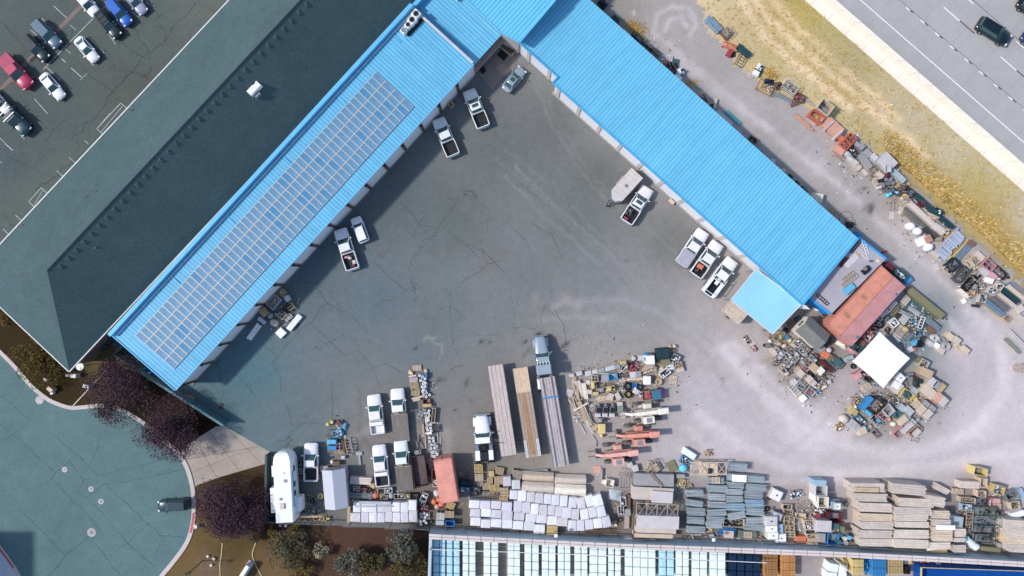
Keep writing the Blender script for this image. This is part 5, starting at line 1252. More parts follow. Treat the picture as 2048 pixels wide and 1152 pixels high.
def k_rack(a, b, h):
    q = MB()
    for s in (-1, 1):
        for z in (h, h * .5): q.bar((-a / 2, s * b / 2, z), (a / 2, s * b / 2, z), .09, .09)
        for e in (-1, 1): q.bar((e * a / 2, s * b / 2, 0), (e * a / 2, s * b / 2, h), .1, .1)
    n = max(2, round(a / 1.2))
    for i in range(n + 1): x = (i / n - .5) * a; q.bar((x, -b / 2, h), (x, b / 2, h), .08, .08)
    for i in range(n):
        x0, x1 = (i / n - .5) * a, ((i + 1) / n - .5) * a; q.bar((x0, -b / 2, h), (x1, b / 2, h), .06, .05)
        if i % 2: q.bar((x0, b / 2, h), (x1, -b / 2, h), .06, .05)
    return [('frame', q, 'rust')]
def k_bag(a, b, h):
    q = MB(); g = []
    for f, z in ((.6, 0), (1, h * .3), (.95, h * .65), (.6, h * .92), (.2, h)):
        g.append([(a / 2 * f * math.cos(t_) * rr(.88, 1.1), b / 2 * f * math.sin(t_) * rr(.88, 1.1), z) for t_ in np.linspace(0, 6.283, 11)[:-1]])
    q.loft(g); return [('sack', q, 'cloth')]
def k_tarp(a, b, h):
    q = MB(); n = 7; vs = []
    for i in range(n):
        for j in range(n):
            e = min(i, j, n - 1 - i, n - 1 - j) / 3; vs.append(((i / (n - 1) - .5) * a + rr(-.05, .05) * a, (j / (n - 1) - .5) * b + rr(-.05, .05) * b, .02 + h * min(1, e * 1.2) * rr(.55, 1)))
    q.add(vs, [(i * n + j, (i + 1) * n + j, (i + 1) * n + j + 1, i * n + j + 1) for i in range(n - 1) for j in range(n - 1)], 0, True)
    return [('sheet', q, 'cloth')]
def k_roll(a, b, h):
    q = MB(); r = b / 2; q.tube((-a / 2, 0, r), (a / 2, 0, r), r, 14); q.tube((-a / 2 - .03, 0, r), (a / 2 + .03, 0, r), r * .7, 12, 1); return [('pipe', q, ['plastic', 'grey'])]
def k_open(a, b, h):
    """tall open-fronted cabinet lying on its back"""
    q = MB(); t_ = .07
    q.box(0, 0, 0, a, b, .07)
    for s in (-1, 1): q.box(s * (a / 2 - t_ / 2), 0, .07, t_, b, h - .07); q.box(0, s * (b / 2 - t_ / 2), .07, a - 2 * t_, t_, h - .07)
    p = MB(); p.box(0, 0, h * .35, a - .16, b * .5, .05); p.box(a * .15, 0, .08, .05, b - .16, h * .3)
    return [('body', q, 'plastic'), ('shelf', p, 'grey')]
def k_dumpster(a, b, h):
    q = MB(); q.box(0, 0, .1, a * .86, b * .9, h - .1, 0, 0, 0, (1.1, 1.08)); q.box(0, -b * .52, h * .55, a, .12, .12); q.box(0, b * .5, h * .55, a, .12, .12)
    p = MB()
    for s in (-1, 1): p.box(s * a * .25, b * .06, h, a * .47, b * .8, .07, 0, 0, .03)
    return [('body', q, 'metal'), ('lid', p, 'plastic')]
def k_rocks(a, b, h): return k_scrap(a, b, h, 't')
KIND = dict(pallet=('wooden_pallet', 'pallet', .16), bale=('wrapped_bale', 'bale', 1.2), lumber=('lumber_bundle', 'lumber', 1.), beams=('beam_stack', 'lumber', 1.2), pipes=('pipe_bundle', 'pipes', .5), scaf=('scaffold_bundle', 'scaffold planks', 1.),
 crate=('wooden_crate', 'crate', .8), bin=('metal_bin', 'bin', .9), tray=('metal_tray', 'tray', .5), cage=('wire_cage', 'cage', 1.), box=('storage_box', 'box', .7), block=('concrete_block', 'block', .6), slab=('panel_stack', 'panels', .8), sheet=('flat_sheet', 'sheet', .05),
 plank=('wooden_plank', 'plank', .1), sticks=('stick_pile', 'planks', .5), scrap=('scrap_heap', 'scrap', .6), drum=('steel_drum', 'drum', .88), bucket=('bucket', 'bucket', .4), tyre=('tyre', 'tyre', .4), coil=('hose_coil', 'hose', .5), spool=('cable_reel', 'reel', .7),
 machine=('machine', 'machine', 1.), tank=('water_tank', 'tank', 1.15), frame=('metal_trestle', 'trestle', .5), ladder=('ladder', 'ladder', .1), rack=('steel_rack', 'rack', 1.6), bag=('sack', 'sack', .6), tarp=('tarpaulin', 'tarp', .5), roll=('pipe_roll', 'pipe', .6), open=('open_cabinet', 'cabinet', 1.3),
 dumpster=('dumpster', 'dumpster', 1.4), rocks=('rubble_heap', 'rubble', .5))
FK = {k[2:]: v for k, v in list(globals().items()) if k.startswith('k_')}
def it(kind, px, py, w_, h_, ang, col, label, ht=None, z=0., group=None, name=None, cat=None, **kw):
    nm, ct, h0 = KIND[kind]; ht = ht or h0; zt = z + ht
    a, b = W(w_, zt), W(h_, zt)
    x, y = P(px, py, zt); parts = FK[kind](a, b, ht, **kw); color = cc(col) if isinstance(col, str) else col
    nm = name or nm; ct = cat or ct
    if len(parts) == 1:
        _, q, m = parts[0]; o = q.build(nm, m, None, color); tag(o, label, ct, group); o.location = (x, y, z + .003); o.rotation_euler = (0, 0, R(ang)); return o
    t = thing(nm, label, ct, (x, y, z + .003), R(ang), group)
    for pn, q, m in parts: q.build(pn, m, t, color)
    return t
def table(txt, group=None):
    """kind px py width depth angle colour [key=value ...] | label"""
    for ln in txt.strip().splitlines():
        if '|' not in ln: continue
        a, lab = ln.split('|'); f = a.split(); kw = {}
        for e in f[7:]:
            k, v = e.split('=')
            kw[k] = float(v) if k in ('ht', 'z') else v
        it(f[0], float(f[1]), float(f[2]), float(f[3]), float(f[4]), float(f[5]), f[6], lab.strip(), group=group, **kw)
# ---------------------------------------------------------------- wrapped bales in the yard
def bales(lst, group, where, h=1.25, col='wh', ang=-3):
    for i, (row, cells) in enumerate(lst):
        for j, c in enumerate(cells):
            x, y, w_, d_ = c[:4]
            it('bale', x, y, w_, d_, (c[4] if len(c) > 4 else ang) + rr(-1.5, 1.5), C(*rnd.choice([(232, 230, 236), (222, 219, 227), (214, 210, 219), (240, 240, 244), (218, 212, 216)])), f'silvery wrapped bale, {ordw(j + 1)} from the left in the {row} row {where}', ht=h * rr(.95, 1.06), group=group)
f = lambda y, *c: [(690 + x / 6.4, 880 + (yy if yy else y) / 6.4, w_ / 6.4, d_ / 6.4) for x, yy, w_, d_ in c]
bales([('upper', f(865, (150, 0, 100, 130), (305, 870, 198, 115), (505, 870, 190, 115), (652, 860, 100, 125), (757, 0, 102, 130), (862, 838, 105, 135))),
       ('lower', f(993, (130, 0, 134, 115), (252, 0, 98, 135), (356, 0, 102, 135), (460, 0, 98, 130), (560, 985, 94, 135), (657, 0, 98, 132), (760, 0, 102, 132), (868, 980, 104, 145)))], 'bales beside the storage tent', 'beside the storage tent', ang=0)
g9 = lambda *c: [(900 + x / 6.4, 900 + y / 6.4, w_ / 6.4, d_ / 6.4) for x, y, w_, d_ in c]
g11 = lambda *c: [(1100 + x / 6.4, 900 + y / 6.4, w_ / 6.4, d_ / 6.4, a_) for x, y, w_, d_, a_ in c]
bales([('top', g9((815, 575, 105, 118), (922, 590, 108, 142), (1033, 607, 106, 135), (1143, 620, 104, 135), (1248, 630, 100, 132), (1350, 643, 104, 138), (1457, 657, 100, 140)) + g11((292, 675, 108, 138, -3), (400, 685, 106, 140, 8), (508, 655, 108, 145, 14), (615, 650, 118, 145, 16))),
       ('second', g9((310, 695, 138, 105), (450, 705, 138, 108), (590, 705, 130, 105), (728, 727, 135, 118), (868, 725, 108, 145), (975, 740, 108, 140), (1085, 757, 104, 138), (1193, 768, 104, 135), (1296, 775, 96, 132), (1400, 790, 104, 136), (1500, 805, 108, 138)) + g11((325, 825, 100, 140, -4), (440, 825, 106, 138, 10), (545, 800, 104, 138, 13), (655, 790, 112, 138, 14))),
       ('third', g9((322, 805, 132, 105), (460, 805, 130, 105), (595, 820, 136, 108), (735, 840, 134, 118), (885, 850, 140, 105), (1035, 870, 134, 112), (1172, 885, 136, 112), (1305, 905, 130, 118), (1437, 920, 140, 118)) + g11((285, 970, 104, 142, -2), (390, 970, 104, 142, -2), (500, 955, 104, 132, 4), (612, 940, 110, 128, 8), (722, 925, 112, 138, 14))),
       ('lowest', g9((327, 918, 132, 112), (458, 945, 126, 112), (592, 938, 136, 112), (732, 950, 134, 115), (870, 965, 138, 112), (1015, 978, 138, 112), (1145, 1015, 144, 122)))], 'bales in the big block by the wall', 'of the big block', ang=-3)
table('''
box 1104.5 1061 22 19 -3 go ht=1.2 mat=wood | tan cardboard box at the foot of the wrapped bales by the wall
bale 1014 963 16 20 2 lg | grey wrapped bale among the loose pallets, the upper of two
bale 1032 969.5 17 19 2 lg | grey wrapped bale beside the covered beams, the lower of two
beams 1076 955 63 19 -3 be | tan covered beam stack with a ridge, upper one near the pallets
beams 1075.5 977 64 22 -3 ww | tan covered beam stack with a ridge, lower one near the pallets
beams 1141 960.5 63 19 -2 ww | pale covered beam stack with a ridge, upper one near the concrete slabs side
beams 1140.5 982 63 22 -3 cr | pale covered beam stack with a ridge, lower one touching the bales
''')
# rows of cube bales behind the block wall
cols = [('first', 'sk', [(872, 12), (884.5, 12), (899, 12), (913, 12)], 16.6, 1087), ('second', 'mi', [(931, 12), (944.5, 12.5)], 15.2, 1089), ('third', 'mi', [(974, 14), (989.5, 14)], 16.3, 1090), ('fourth', 'mi', [(1021.5, 13), (1034, 12)], 15.8, 1093),
 ('fifth', 'mi', [(1056, 14), (1071, 13.5)], 16.8, 1098), ('sixth', 'mi', [(1090.5, 13.5), (1104.5, 13.5)], 16.2, 1098), ('seventh', 'mi', [(1122, 12.5), (1135, 12)], 15.9, 1099), ('eighth', 'mi', [(1155.5, 12.5), (1169, 12.5)], 16, 1099),
 ('ninth', 'mi', [(1187.5, 16.5), (1205, 16.5)], 16.5, 1104), ('tenth', 'mi', [(1222.5, 11.5), (1236, 11.5)], 15.8, 1102), ('eleventh', 'mi', [(1258, 14.5), (1273.5, 14.5), (1288.5, 15), (1304, 14.5)], 19, 1105),
 ('twelfth', 'sk', [(1325.5, 13.5), (1341, 14)], 17, 1109), ('thirteenth', 'mi', [(1358.5, 12.5), (1372, 12)], 15.6, 1110), ('fourteenth', 'mi', [(1392, 14.5), (1407.5, 14.5)], 17, 1112), ('fifteenth', 'mi', [(1427.5, 14.5), (1443.5, 15.5)], 16.6, 1113),
 ('sixteenth', 'nv', [(1466, 15), (1482, 15), (1498.5, 15), (1514, 14.5)], 17, 1116)]
for blk, ck, xs, pit, y0 in cols:
    for ci, (x, w_) in enumerate(xs):
        for k in range(-1, 5):
            y = y0 + k * pit + (x - xs[0][0]) * .05
            if y > 1152 + 8 or (k == -1 and ck == 'nv'): continue
            zz = 1.1 if k >= 0 else .95
            cn = ('' if len(xs) == 1 else f' in the {ordw(ci + 1)} column')
            it('bale', x + (1024 - x) * .0, y, w_ - .6, pit - .8, rr(-1, 1), ck, f"{ {'sk': 'blue tinted', 'mi': 'mint white', 'nv': 'glossy black'}[ck] } cube bale, {ordw(k + 2)} from the wall{cn} of the {blk} block", ht=zz, group='cube bales behind the block wall', name='cube_bale')
def lattice(x0, cols_, y0, rows, w_, d_, col, side, lab, h=1.5, kind='crate', **kw):
    for c in range(cols_):
        for r in range(rows):
            it('pallet', x0 + c * w_, y0 + r * d_, w_ - .7, d_ - .8, 0, col, f'{lab}, {ordw(r + 1)} from the wall, {ordw(c + 1)} column', ht=h, group=side, name='slatted_crate', cat='crate')
lattice(1535.5, 2, 1114.5, 3, 13.5, 16, C(176, 128, 82), 'brown slatted crates next to the black bales', 'brown slatted crate next to the black bales')
lattice(1570, 2, 1117, 3, 14, 16.2, C(206, 150, 96), 'orange brown slatted crates by the bare concrete', 'orange brown slatted crate with a dark red side')
lattice(1710.5, 2, 1127, 2, 11.5, 16, 'ye', 'yellow slatted crates behind the wall', 'yellow slatted crate in the taller yellow stack', 1.9)
lattice(1752, 2, 1127, 2, 14, 18, 'bl', 'blue slatted crates behind the wall', 'blue slatted crate between the yellow stacks', 1.7)
lattice(1784, 2, 1125, 2, 15, 17, 'go', 'pale yellow slatted crates behind the wall', 'pale yellow slatted crate right of the blue ones', 1.5)
table('''
tarp 1557.5 1133 8 44 0 dr ht=1.3 | dark red tarp between the two brown crate stacks behind the wall
tarp 1698 1134 14 36 0 go ht=1.5 | yellow tarp over the side of the yellow crates
tarp 1737 1136 14 42 0 bl ht=1.3 | blue tarp hanging beside the blue crates
bale 1667 1136 21 17 -12 mi ht=1.6 | mint white bale on bare concrete, larger one nearest the wall
bale 1687 1139 15 17 -12 mi ht=1.6 | mint white bale on bare concrete, smaller one beside the yellow tarp
bale 1664 1153 21 15 -8 wh ht=1.6 | white bale cut by the bottom edge beside the bare concrete
bale 1686 1154 15 15 -8 wh ht=1.6 | white bale cut by the bottom edge under the yellow tarp
plank 1683 1130 40 2.5 -40 be z=1.9 | long beige pole lying across the white bales behind the wall
bag 1812 1124 8 12 0 lb | light blue sack by the pale yellow crates
bag 1823 1125 10 12 20 go | tan sack near the blue skip
bin 1815 1141 12 14 0 bk | black bin beside the pale yellow crates at the bottom edge
scrap 1850 1127 24 9 0 dg f=r | heap of red and black scrap behind the wall
drum 1878 1128 9 9 0 gr | grey drum behind the wall near the blue skip
bag 1909 1123 9 4 0 rd | bright red sack lying against the back of the wall
scrap 1965 1132 60 7 -2 dk f=k | long dark heap along the back of the wall
''')
# blue skip at the bottom right corner
t = thing('skip_container', 'large bright blue open skip at the bottom right corner', 'skip', (*P(1960, 1165, 1.8), 0), R(-2))
q = MB(); a_, b_, h_ = 15.5, 3.4, 1.8
q.box(0, 0, .2, a_, b_, .1)
for s in (-1, 1): q.box(0, s * b_ / 2, .2, a_, .12, h_ - .2); q.box(s * a_ / 2, 0, .2, .12, b_, h_ - .2)
for k in range(14): q.box(-a_ / 2 + (k + .5) * a_ / 14, b_ / 2 + .08, .2, .12, .1, h_ - .25)
q.build('body', 'metal', t, C(14, 84, 170)); q = MB(); q.bar((-a_ / 2, b_ / 2, h_), (a_ / 2, b_ / 2, h_), .08, .1); q.bar((-a_ / 2, b_ / 2, h_ + .02), (-a_ / 2 + .05, -b_ / 2, h_ + .02), .2, .1); q.build('rim', 'metal', t, C(225, 205, 130))

# ---------------------------------------------------------------- walls and fences
wl_top = [(858, 1072.5), (1040, 1082), (1240, 1092), (1430, 1098.5), (1640, 1106.5), (1850, 1117), (2060, 1129), (2120, 1132)]
bm = mk('block_face', C(198, 208, 214), .9, 0, ((.6, .12), (6, .12)), world=True); bt = mk('block_cap', C(220, 207, 203), .9, 0, ((.5, .07), (6, .08)), world=True)
zt = 2.6; q = MB(); tq = [Vector(P(*p, zt)) for p in wl_top]; hw_ = .32
wall = thing('block_wall', 'long concrete block wall with a pink cap along the south side', 'wall')
for k in range(11):
    rings = [[(*(p + Vector((0, s * hw_))), z) for s, z in ((-1, k * zt / 11 - .05), (-1, (k + .93) * zt / 11 - .05), (1, (k + .93) * zt / 11 - .05), (1, k * zt / 11 - .05))] for p in tq]
    q.loft(rings, smooth=False)
q.build('blocks', bm, wall)
q = MB()
for p, r_ in zip(tq, tq[1:]):
    n = max(1, int((r_ - p).length / 1.55))
    for i in range(n):
        a_ = p.lerp(r_, i / n + .004); b_ = p.lerp(r_, (i + 1) / n - .004)
        for s in (-.18, .18): q.add([(a_.x, a_.y + s - .155, zt - .02), (b_.x, b_.y + s - .155, zt - .02), (b_.x, b_.y + s + .155, zt - .02), (a_.x, a_.y + s + .155, zt - .02), (a_.x, a_.y + s - .155, zt + .12), (b_.x, b_.y + s - .155, zt + .12), (b_.x, b_.y + s + .155, zt + .12), (a_.x, a_.y + s + .155, zt + .12)], [(4, 5, 6, 7), (0, 1, 5, 4), (2, 3, 7, 6), (1, 2, 6, 5), (3, 0, 4, 7)])
q.build('cap', bt, wall)
q = MB(); e0 = P(861, 1076, 2.4); e1 = P(857, 1190, 2.4)
for k in range(10): q.bar((*e0, .12 + k * .24), (*e1, .12 + k * .24), .36, .225)
tag(q.build('block_wall', bm), 'short block wall running off the bottom edge beside the sage tree', 'wall')
def chain_fence(pts, hgt, label, step=2.6):
    t = thing('chain_link_fence', label, 'fence'); q = [Vector(P(*p, hgt)) for p in pts]; m = MB(); r_ = MB()
    for a_, b_ in zip(q, q[1:]):
        L_ = (b_ - a_).length; n = max(1, round(L_ / step)); r_.tube((*a_, hgt), (*b_, hgt), .035, 6); r_.tube((*a_, .1), (*b_, .1), .015, 4)
        for i in range(n + 1):
            p = a_.lerp(b_, i / n); o = MB(); o.cyl(0, 0, 0, .04, hgt + .08, 8); ob = o.build('post', 'metal', t, C(70, 84, 90)); ob.location = (p.x, p.y, 0)
        k = int(L_ / .35)
        for i in range(k):
            p = a_.lerp(b_, i / k); u = a_.lerp(b_, min(1, (i + 3) / k)); m.bar((*p, .1), (*u, hgt), .012, .012); m.bar((*u, .1), (*p, hgt), .012, .012)
    m.build('mesh', 'grey', t); r_.build('rail', 'metal', t, C(120, 140, 148)); return t
chain_fence([(580, 1047), (700, 1051), (858, 1060), (1040, 1068), (1240, 1078), (1290, 1082)], 1.9, 'grey chain link fence on round posts in front of the block wall')
chain_fence([(1370, 1081), (1430, 1081), (1560, 1086), (1700, 1093), (1860, 1104), (2060, 1116)], 1.7, 'chain link fence running below the lumber piles to the right edge')
def panel_fence(p0, p1, hgt, label, col, w_=.12):
    a_, b_ = Vector(P(*p0, hgt)), Vector(P(*p1, hgt)); L_ = (b_ - a_).length; an = math.atan2(b_.y - a_.y, b_.x - a_.x)
    t = thing('panel_fence', label, 'fence', (a_.x, a_.y, 0), an); n = max(2, round(L_ / 2.4)); q = MB()
    for i in range(n):
        for k in range(8): q.box((i + .5) * L_ / n, 0, .05 + k * (hgt - .1) / 8, L_ / n - .12, .04 if k % 2 else .06, (hgt - .1) / 8 * .96)
        o = MB(); o.box(0, 0, 0, .12, .14, hgt); ob = o.build('post', 'metal', t, tuple(c * .8 for c in col)); ob.location = (i * L_ / n, 0, 0)
    q.build('panel', 'metal', t, col); q = MB(); q.box(L_ / 2, 0, hgt - .02, L_, w_ * 2.2, .06); q.build('top_rail', 'metal', t, col); return t
panel_fence((226, 710), (446, 851), 2., 'teal grey panel fence from the blue building to the driveway', C(92, 128, 136), .14)
panel_fence((226, 710), (246, 692), 2., 'short dark panel fence by the gap between the two big buildings', C(70, 92, 100))
panel_fence((532, 911), (530, 1044), 1.9, 'dark green grey panel fence on the west side of the white camper', C(72, 92, 92))
panel_fence((530, 1044), (580, 1047), 1.9, 'short dark panel fence at the tail of the white camper', C(72, 92, 92))
kerb('lawn_edging', [(234, 718), (146, 812)], .16, .09, pale); kerb('lawn_edging', smooth_line([(445, 1086), (443, 1110), (440, 1130), (442, 1170)]), .14, .08, mk('edging_tan', C(196, 180, 130), .9)); kerb('lawn_edging', smooth_line([(512, 1085), (505, 1108), (512, 1130), (528, 1160)]), .14, .08, bpy.data.materials['edging_tan'])
q = MB(); pA = Vector((*P(862, 1099, 3.1), 3.1)); pB = Vector((*P(1536, 1126, 3.1), 3.1)); prev = pA
for i in range(1, 25):
    u = i / 24; p = pA.lerp(pB, u); p.z -= .5 * 4 * u * (1 - u) * .5; q.tube(prev, p, .045, 5); prev = p
tag(q.build('cable', 'white'), 'white cable strung over the rows of cube bales behind the wall', 'cable')
for (px, py), lb in (((861, 1099), 'thin grey post holding the white cable near the sage tree'), ((1536, 1126), 'thin grey post holding the white cable by the brown crates')):
    o = MB(); o.cyl(0, 0, 0, .06, 3.2, 8); o.box(0, 0, 3.1, .3, .08, .08); o = o.build('cable_post', 'grey'); tag(o, lb, 'post'); o.location = (*P(px, py, 3.1), 0)
for pts, lb in (([(1108, 1058), (1112, 1071)], 'floodlight pole leaning over the fence near the cardboard box'), ([(1412, 1068), (1427, 1079)], 'floodlight pole leaning over the fence near the scaffold bundles')):
    (x0, y0), (x1, y1) = pts; t = thing('light_pole', lb, 'lamp', (*P(x0, y0), 0)); a_ = P(x0, y0); b_ = P(x1, y1, 3.4); q = MB(); q.tube((0, 0, 0), (b_[0] - a_[0], b_[1] - a_[1], 3.4), .05, 8); q.build('pole', 'grey', t)
    q = MB(); q.box(b_[0] - a_[0], b_[1] - a_[1], 3.4, .4, .4, .2, 0, 0, .05); q.build('lamp_head', 'white', t)
# street lamp, sign and utility boxes on the lawns
t = thing('street_lamp', 'dark street lamp leaning out over the kerb of the turning circle', 'street lamp', (*P(406, 1121), 0)); q = MB(); q.cyl(0, 0, 0, .07, 3.9, 10, 0, .05); q.build('pole', 'black', t); q = MB(); q.box(-.15, -.05, 3.85, .8, .3, .14, .4, 0, .04); q.build('lamp_head', 'black', t)
t = thing('sign_wall', 'white slab sign standing on the dark lawn at the bottom edge', 'sign', (*P(486, 1147, 1.4), 0), R(58)); q = MB(); q.box(0, 0, .0, 2.3, .5, 1.4, 0, 0, .04); q.build('slab', 'white', t); q = MB(); q.box(0, 0, 0, 2.6, .8, .15); q.build('base', 'stone', t, C(190, 190, 196))
table('''
box 146 752 11 8 -4 cr ht=1. | cream utility box beside a smaller one under the hip roof tip
box 133.5 751 6 5 -4 cr ht=.7 | small cream utility box nearest the hip roof tip
box 89.5 759 7 5.5 -48 cr ht=.6 | small cream utility box by the yellow brown tree
box 99 779 12 8 -42 be ht=.9 | beige utility cabinet by the kerb above the manhole
box 103 787 6 4 20 wh ht=.5 | tiny white box at the foot of the beige utility cabinet
box 171.5 773 13 7 -12 lg ht=.9 | pale grey utility cabinet at the edge of the upper purple tree
box 290 774 5 4 30 lg ht=.5 | little pale box between the two purple trees
box 391 1054 6 7 10 cr ht=.7 | cream box at the kerb under the largest purple tree
box 415 1113 4 4 -40 wh ht=.3 | tiny white box on the brown lawn, upper of three
box 427 1118 6 5 -40 be ht=.3 | beige valve box on the brown lawn beside two white ones
bucket 421.5 1131 5 5 0 wh ht=.3 | round white cap on the grey gravel of the brown lawn
block 560 1051.5 6 6 0 lg ht=.4 | pale block behind the camper, farther from the fence corner post
block 571 1051.5 6 6 0 lg ht=.4 | pale block behind the camper, beside its ladder
crate 902 208 12 11 -50 tn ht=.7 f=y | tan crate of orange fruit like parts by the garage doors
box 1344 403 12 7 -40 be ht=.5 | beige cardboard box against the white garage doors
pallet 381 797 15 9 -22 go ht=.15 | tan slatted pallet leaning near the teal fence
bag 286 739 9 8 0 bl ht=.9 | bright blue sack under the end of the solar roof, upper one
bin 302 745 17 11 -20 bl ht=1. f=b | bright blue bin under the end of the solar roof
sticks 271 711 22 10 -50 be ht=.7 | beige sticks leaning under the end of the solar roof
plank 905 207 3 3 0 tn ht=.9 | short tan post next to the crate by the garage doors
''')
# ---------------------------------------------------------------- clutter, zone by zone
# by the garage doors of the solar building
table('''
crate 564 586 13 13 47 go ht=.6 f=y | yellow wooden crate at the top of the pile by the solar building
tray 547 604 27 19 50 lg ht=.7 f=t | white open bin holding tan and black parts by the solar building
box 574 597 12 10 -60 lg ht=.6 | lilac white box right of the white open bin
crate 580 613 13 13 38 go ht=.6 slat=d f=t | yellow framed crate with two compartments near the solar building
crate 564 630 15 14 45 be ht=.6 f=t | pinkish slatted crate in front of the yellow framed crate
cage 576 635 15 9 38 lg ht=.5 f=g | grey wire tray beside the pinkish slatted crate
pallet 527 624 15 14 -50 go ht=.95 name=slatted_crate cat=crate | yellow slatted crate beside a grey sack by the garage doors
bag 539 632 12 12 0 gr ht=.8 | grey wrapped sack between the slatted crates and the garage doors
bag 547 646 19 15 -30 be ht=.75 | plump beige sack near the white stacks
box 523 641 17 8 -38 bh ht=.7 | blue grey narrow box beside the white stack by the doors
lumber 507 664 37 10 54 wh ht=.45 | white board stack closest to the solar building corner
lumber 588 645 38 11 50 wh ht=.5 | white board stack with straps farther out in the yard
slab 561 666 16 16 45 wh ht=.5 | square heap of white boards between the two long white stacks
plank 595 652 12 2 50 dr ht=.12 | short dark red board against the outer white stack
rack 569 616 22 5 48 dk ht=.7 | dark metal rack between the crates by the solar building
''')
# camper corner
table('''
bin 597.5 927 11 11 0 ol ht=.6 f=k | olive bin with black contents, nearest the camper nose
tray 597 943 11 12 0 be ht=.5 f=t | beige tray beside the camper, between two dark bins
bin 596 958 11 11 0 br ht=.6 f=k | brown bin beside the camper windows
tarp 592 972 9 16 0 te ht=.8 | teal tarp heap against the camper side
tarp 593 992 9 12 0 be ht=.6 | beige tarp heap against the camper slide out
scrap 607 1004 9 16 0 be ht=.6 f=t | beige heap of bags near the camper slide out
tyre 624 1003 9.5 9.5 0 dk ht=.25 | single black tyre lying between camper and storage tent
coil 640 993 11 19 0 ye ht=.35 | yellow hose coil leaning by the storage tent
bucket 617.5 1020 5 5 0 rd ht=.3 | small red bucket on the ground near the camper
tyre 631 1028 5 5 0 wh ht=.2 hub=grey | small white rimmed wheel lying near the camper
frame 619 985 8 13 0 gn ht=.3 | small green frame on the ground between camper and tent
plank 612 1034 66 4 1 be ht=.16 | long beige timber lying along the fence by the camper
plank 625 1039 70 3 -2 br ht=.12 | long brown timber lying along the fence below the tent
scrap 643 1038 36 9 0 ol ht=.35 f=y | strip of yellow weeds and scrap by the fence
scrap 602 1040 30 6 0 br ht=.3 f=t | strip of brown scrap by the fence close to the camper
lumber 697 1030 35 5 88 tn ht=1.1 | upright stack of tan boards between the tent and the bales
box 673 927 13 9 0 br ht=.7 mat=wood | brown box just above the storage tent
box 663 924 4.5 6 0 wh ht=.5 | small white box beside the brown box above the tent
sheet 664 915 7 4 10 bk ht=.05 | small black sheet above the small white box
lumber 648 938 17 12 2 wd ht=.5 | short weathered boards at the corner of the storage tent
plank 672 935 28 3 4 br ht=.4 | brown plank lying across the front of the storage tent
block 686 915 8 7 0 lg ht=.5 | grey concrete block above the storage tent
box 663 884 18 9 -3 sb ht=.9 | light blue plastic box, upper of the pair by the pink frame
box 664 896 17 9 -5 bl ht=.8 | blue plastic box, lower of the pair by the pink frame
frame 676 894 15 7 90 pk ht=.6 | pink frame standing next to the blue plastic boxes
pallet 679 903 20 9 0 tn ht=.2 | tan pallet under the pink frame
frame 697 890 26 11 100 wd ht=.7 | weathered scaffold frame leaning near the pink frame
frame 701 899 20 9 75 gr ht=.5 | grey scaffold frame beside the weathered one
sticks 689 893 34 8 105 br ht=.4 | brown sticks beside the scaffold frames
drum 654.5 849 6.5 6.5 0 ye ht=.7 mat=plastic | yellow drum with a white cap, outer of two by the blue tarp
drum 663 844.5 7 7 0 ye ht=.7 mat=plastic | yellow drum with a white cap, inner of two by the blue tarp
scrap 678 845 13 9 0 ru ht=.5 f=r | small heap of red scrap above the blue tarp
tarp 688 855 7 18 -5 sb ht=.7 | narrow bright blue tarp bundle
crate 674 867 18 13 15 sb ht=.6 mat=plastic f=b | bright blue crate below the narrow blue bundle
frame 660 869 14 9 60 br ht=.6 | brown chair like frame beside the blue crate
tarp 681 878 12 12 0 te ht=.3 | teal rag on the ground below the blue crate
plank 719 917 26 4 -85 st ht=.2 | grey steel T beam lying alone on the ground
plank 718 907 12 7 0 st ht=.22 | short steel head plate across the lone T beam
''')
# column of buckets
def buckets(pts, r, where, h=.38, col='wh', z=.0):
    for i, (x, y) in enumerate(pts): it('bucket', x, y, r, r, 0, col if rnd.random() < .75 else 'lg', f'white lidded bucket, {ordw(i + 1)} from the top {where}', ht=h, z=z, group='white buckets in the long column')
buckets([(839,751),(845,753),(850,758),(841,761),(847,764)], 5, 'in the crate with the blue edge', z=.3)
buckets([(846,768),(851,766),(844,774),(850,773),(847,779)], 5, 'in the second crate below the blue edge', z=.3)
buckets([(845,783),(851,781),(847,788),(853,786),(859,790),(852,793)], 5.2, 'by the loose pallets', z=.1)
buckets([(850,821.5),(858,821),(851,827),(856.5,826),(851,833),(858.5,831),(856,836),(852,839),(857,841),(852.5,844)], 5.2, 'beside the tan cabinet')
buckets([(855,850),(861,849),(853.5,855),(861,856),(855,860),(862,862)], 5.4, 'above the white roll')
buckets([(859,876),(866,876),(859,883),(867,882)], 4.8, 'in the upper grey crate', z=.1)
buckets([(863,890),(869,889),(862,897),(869,896),(874,893)], 4.8, 'in the middle grey crate', z=.1)
buckets([(865,905),(871,904),(863,911),(868,913),(874,909)], 5.4, 'in the lowest grey crate', z=.1)
buckets([(842,1028),(848,1027),(854,1030),(843,1034),(850,1035)], 5, 'in the crate by the bale corner', z=.1)
buckets([(841,1043),(848,1042),(852,1046),(842,1049)], 5, 'in the lowest crate against the fence', z=.1)
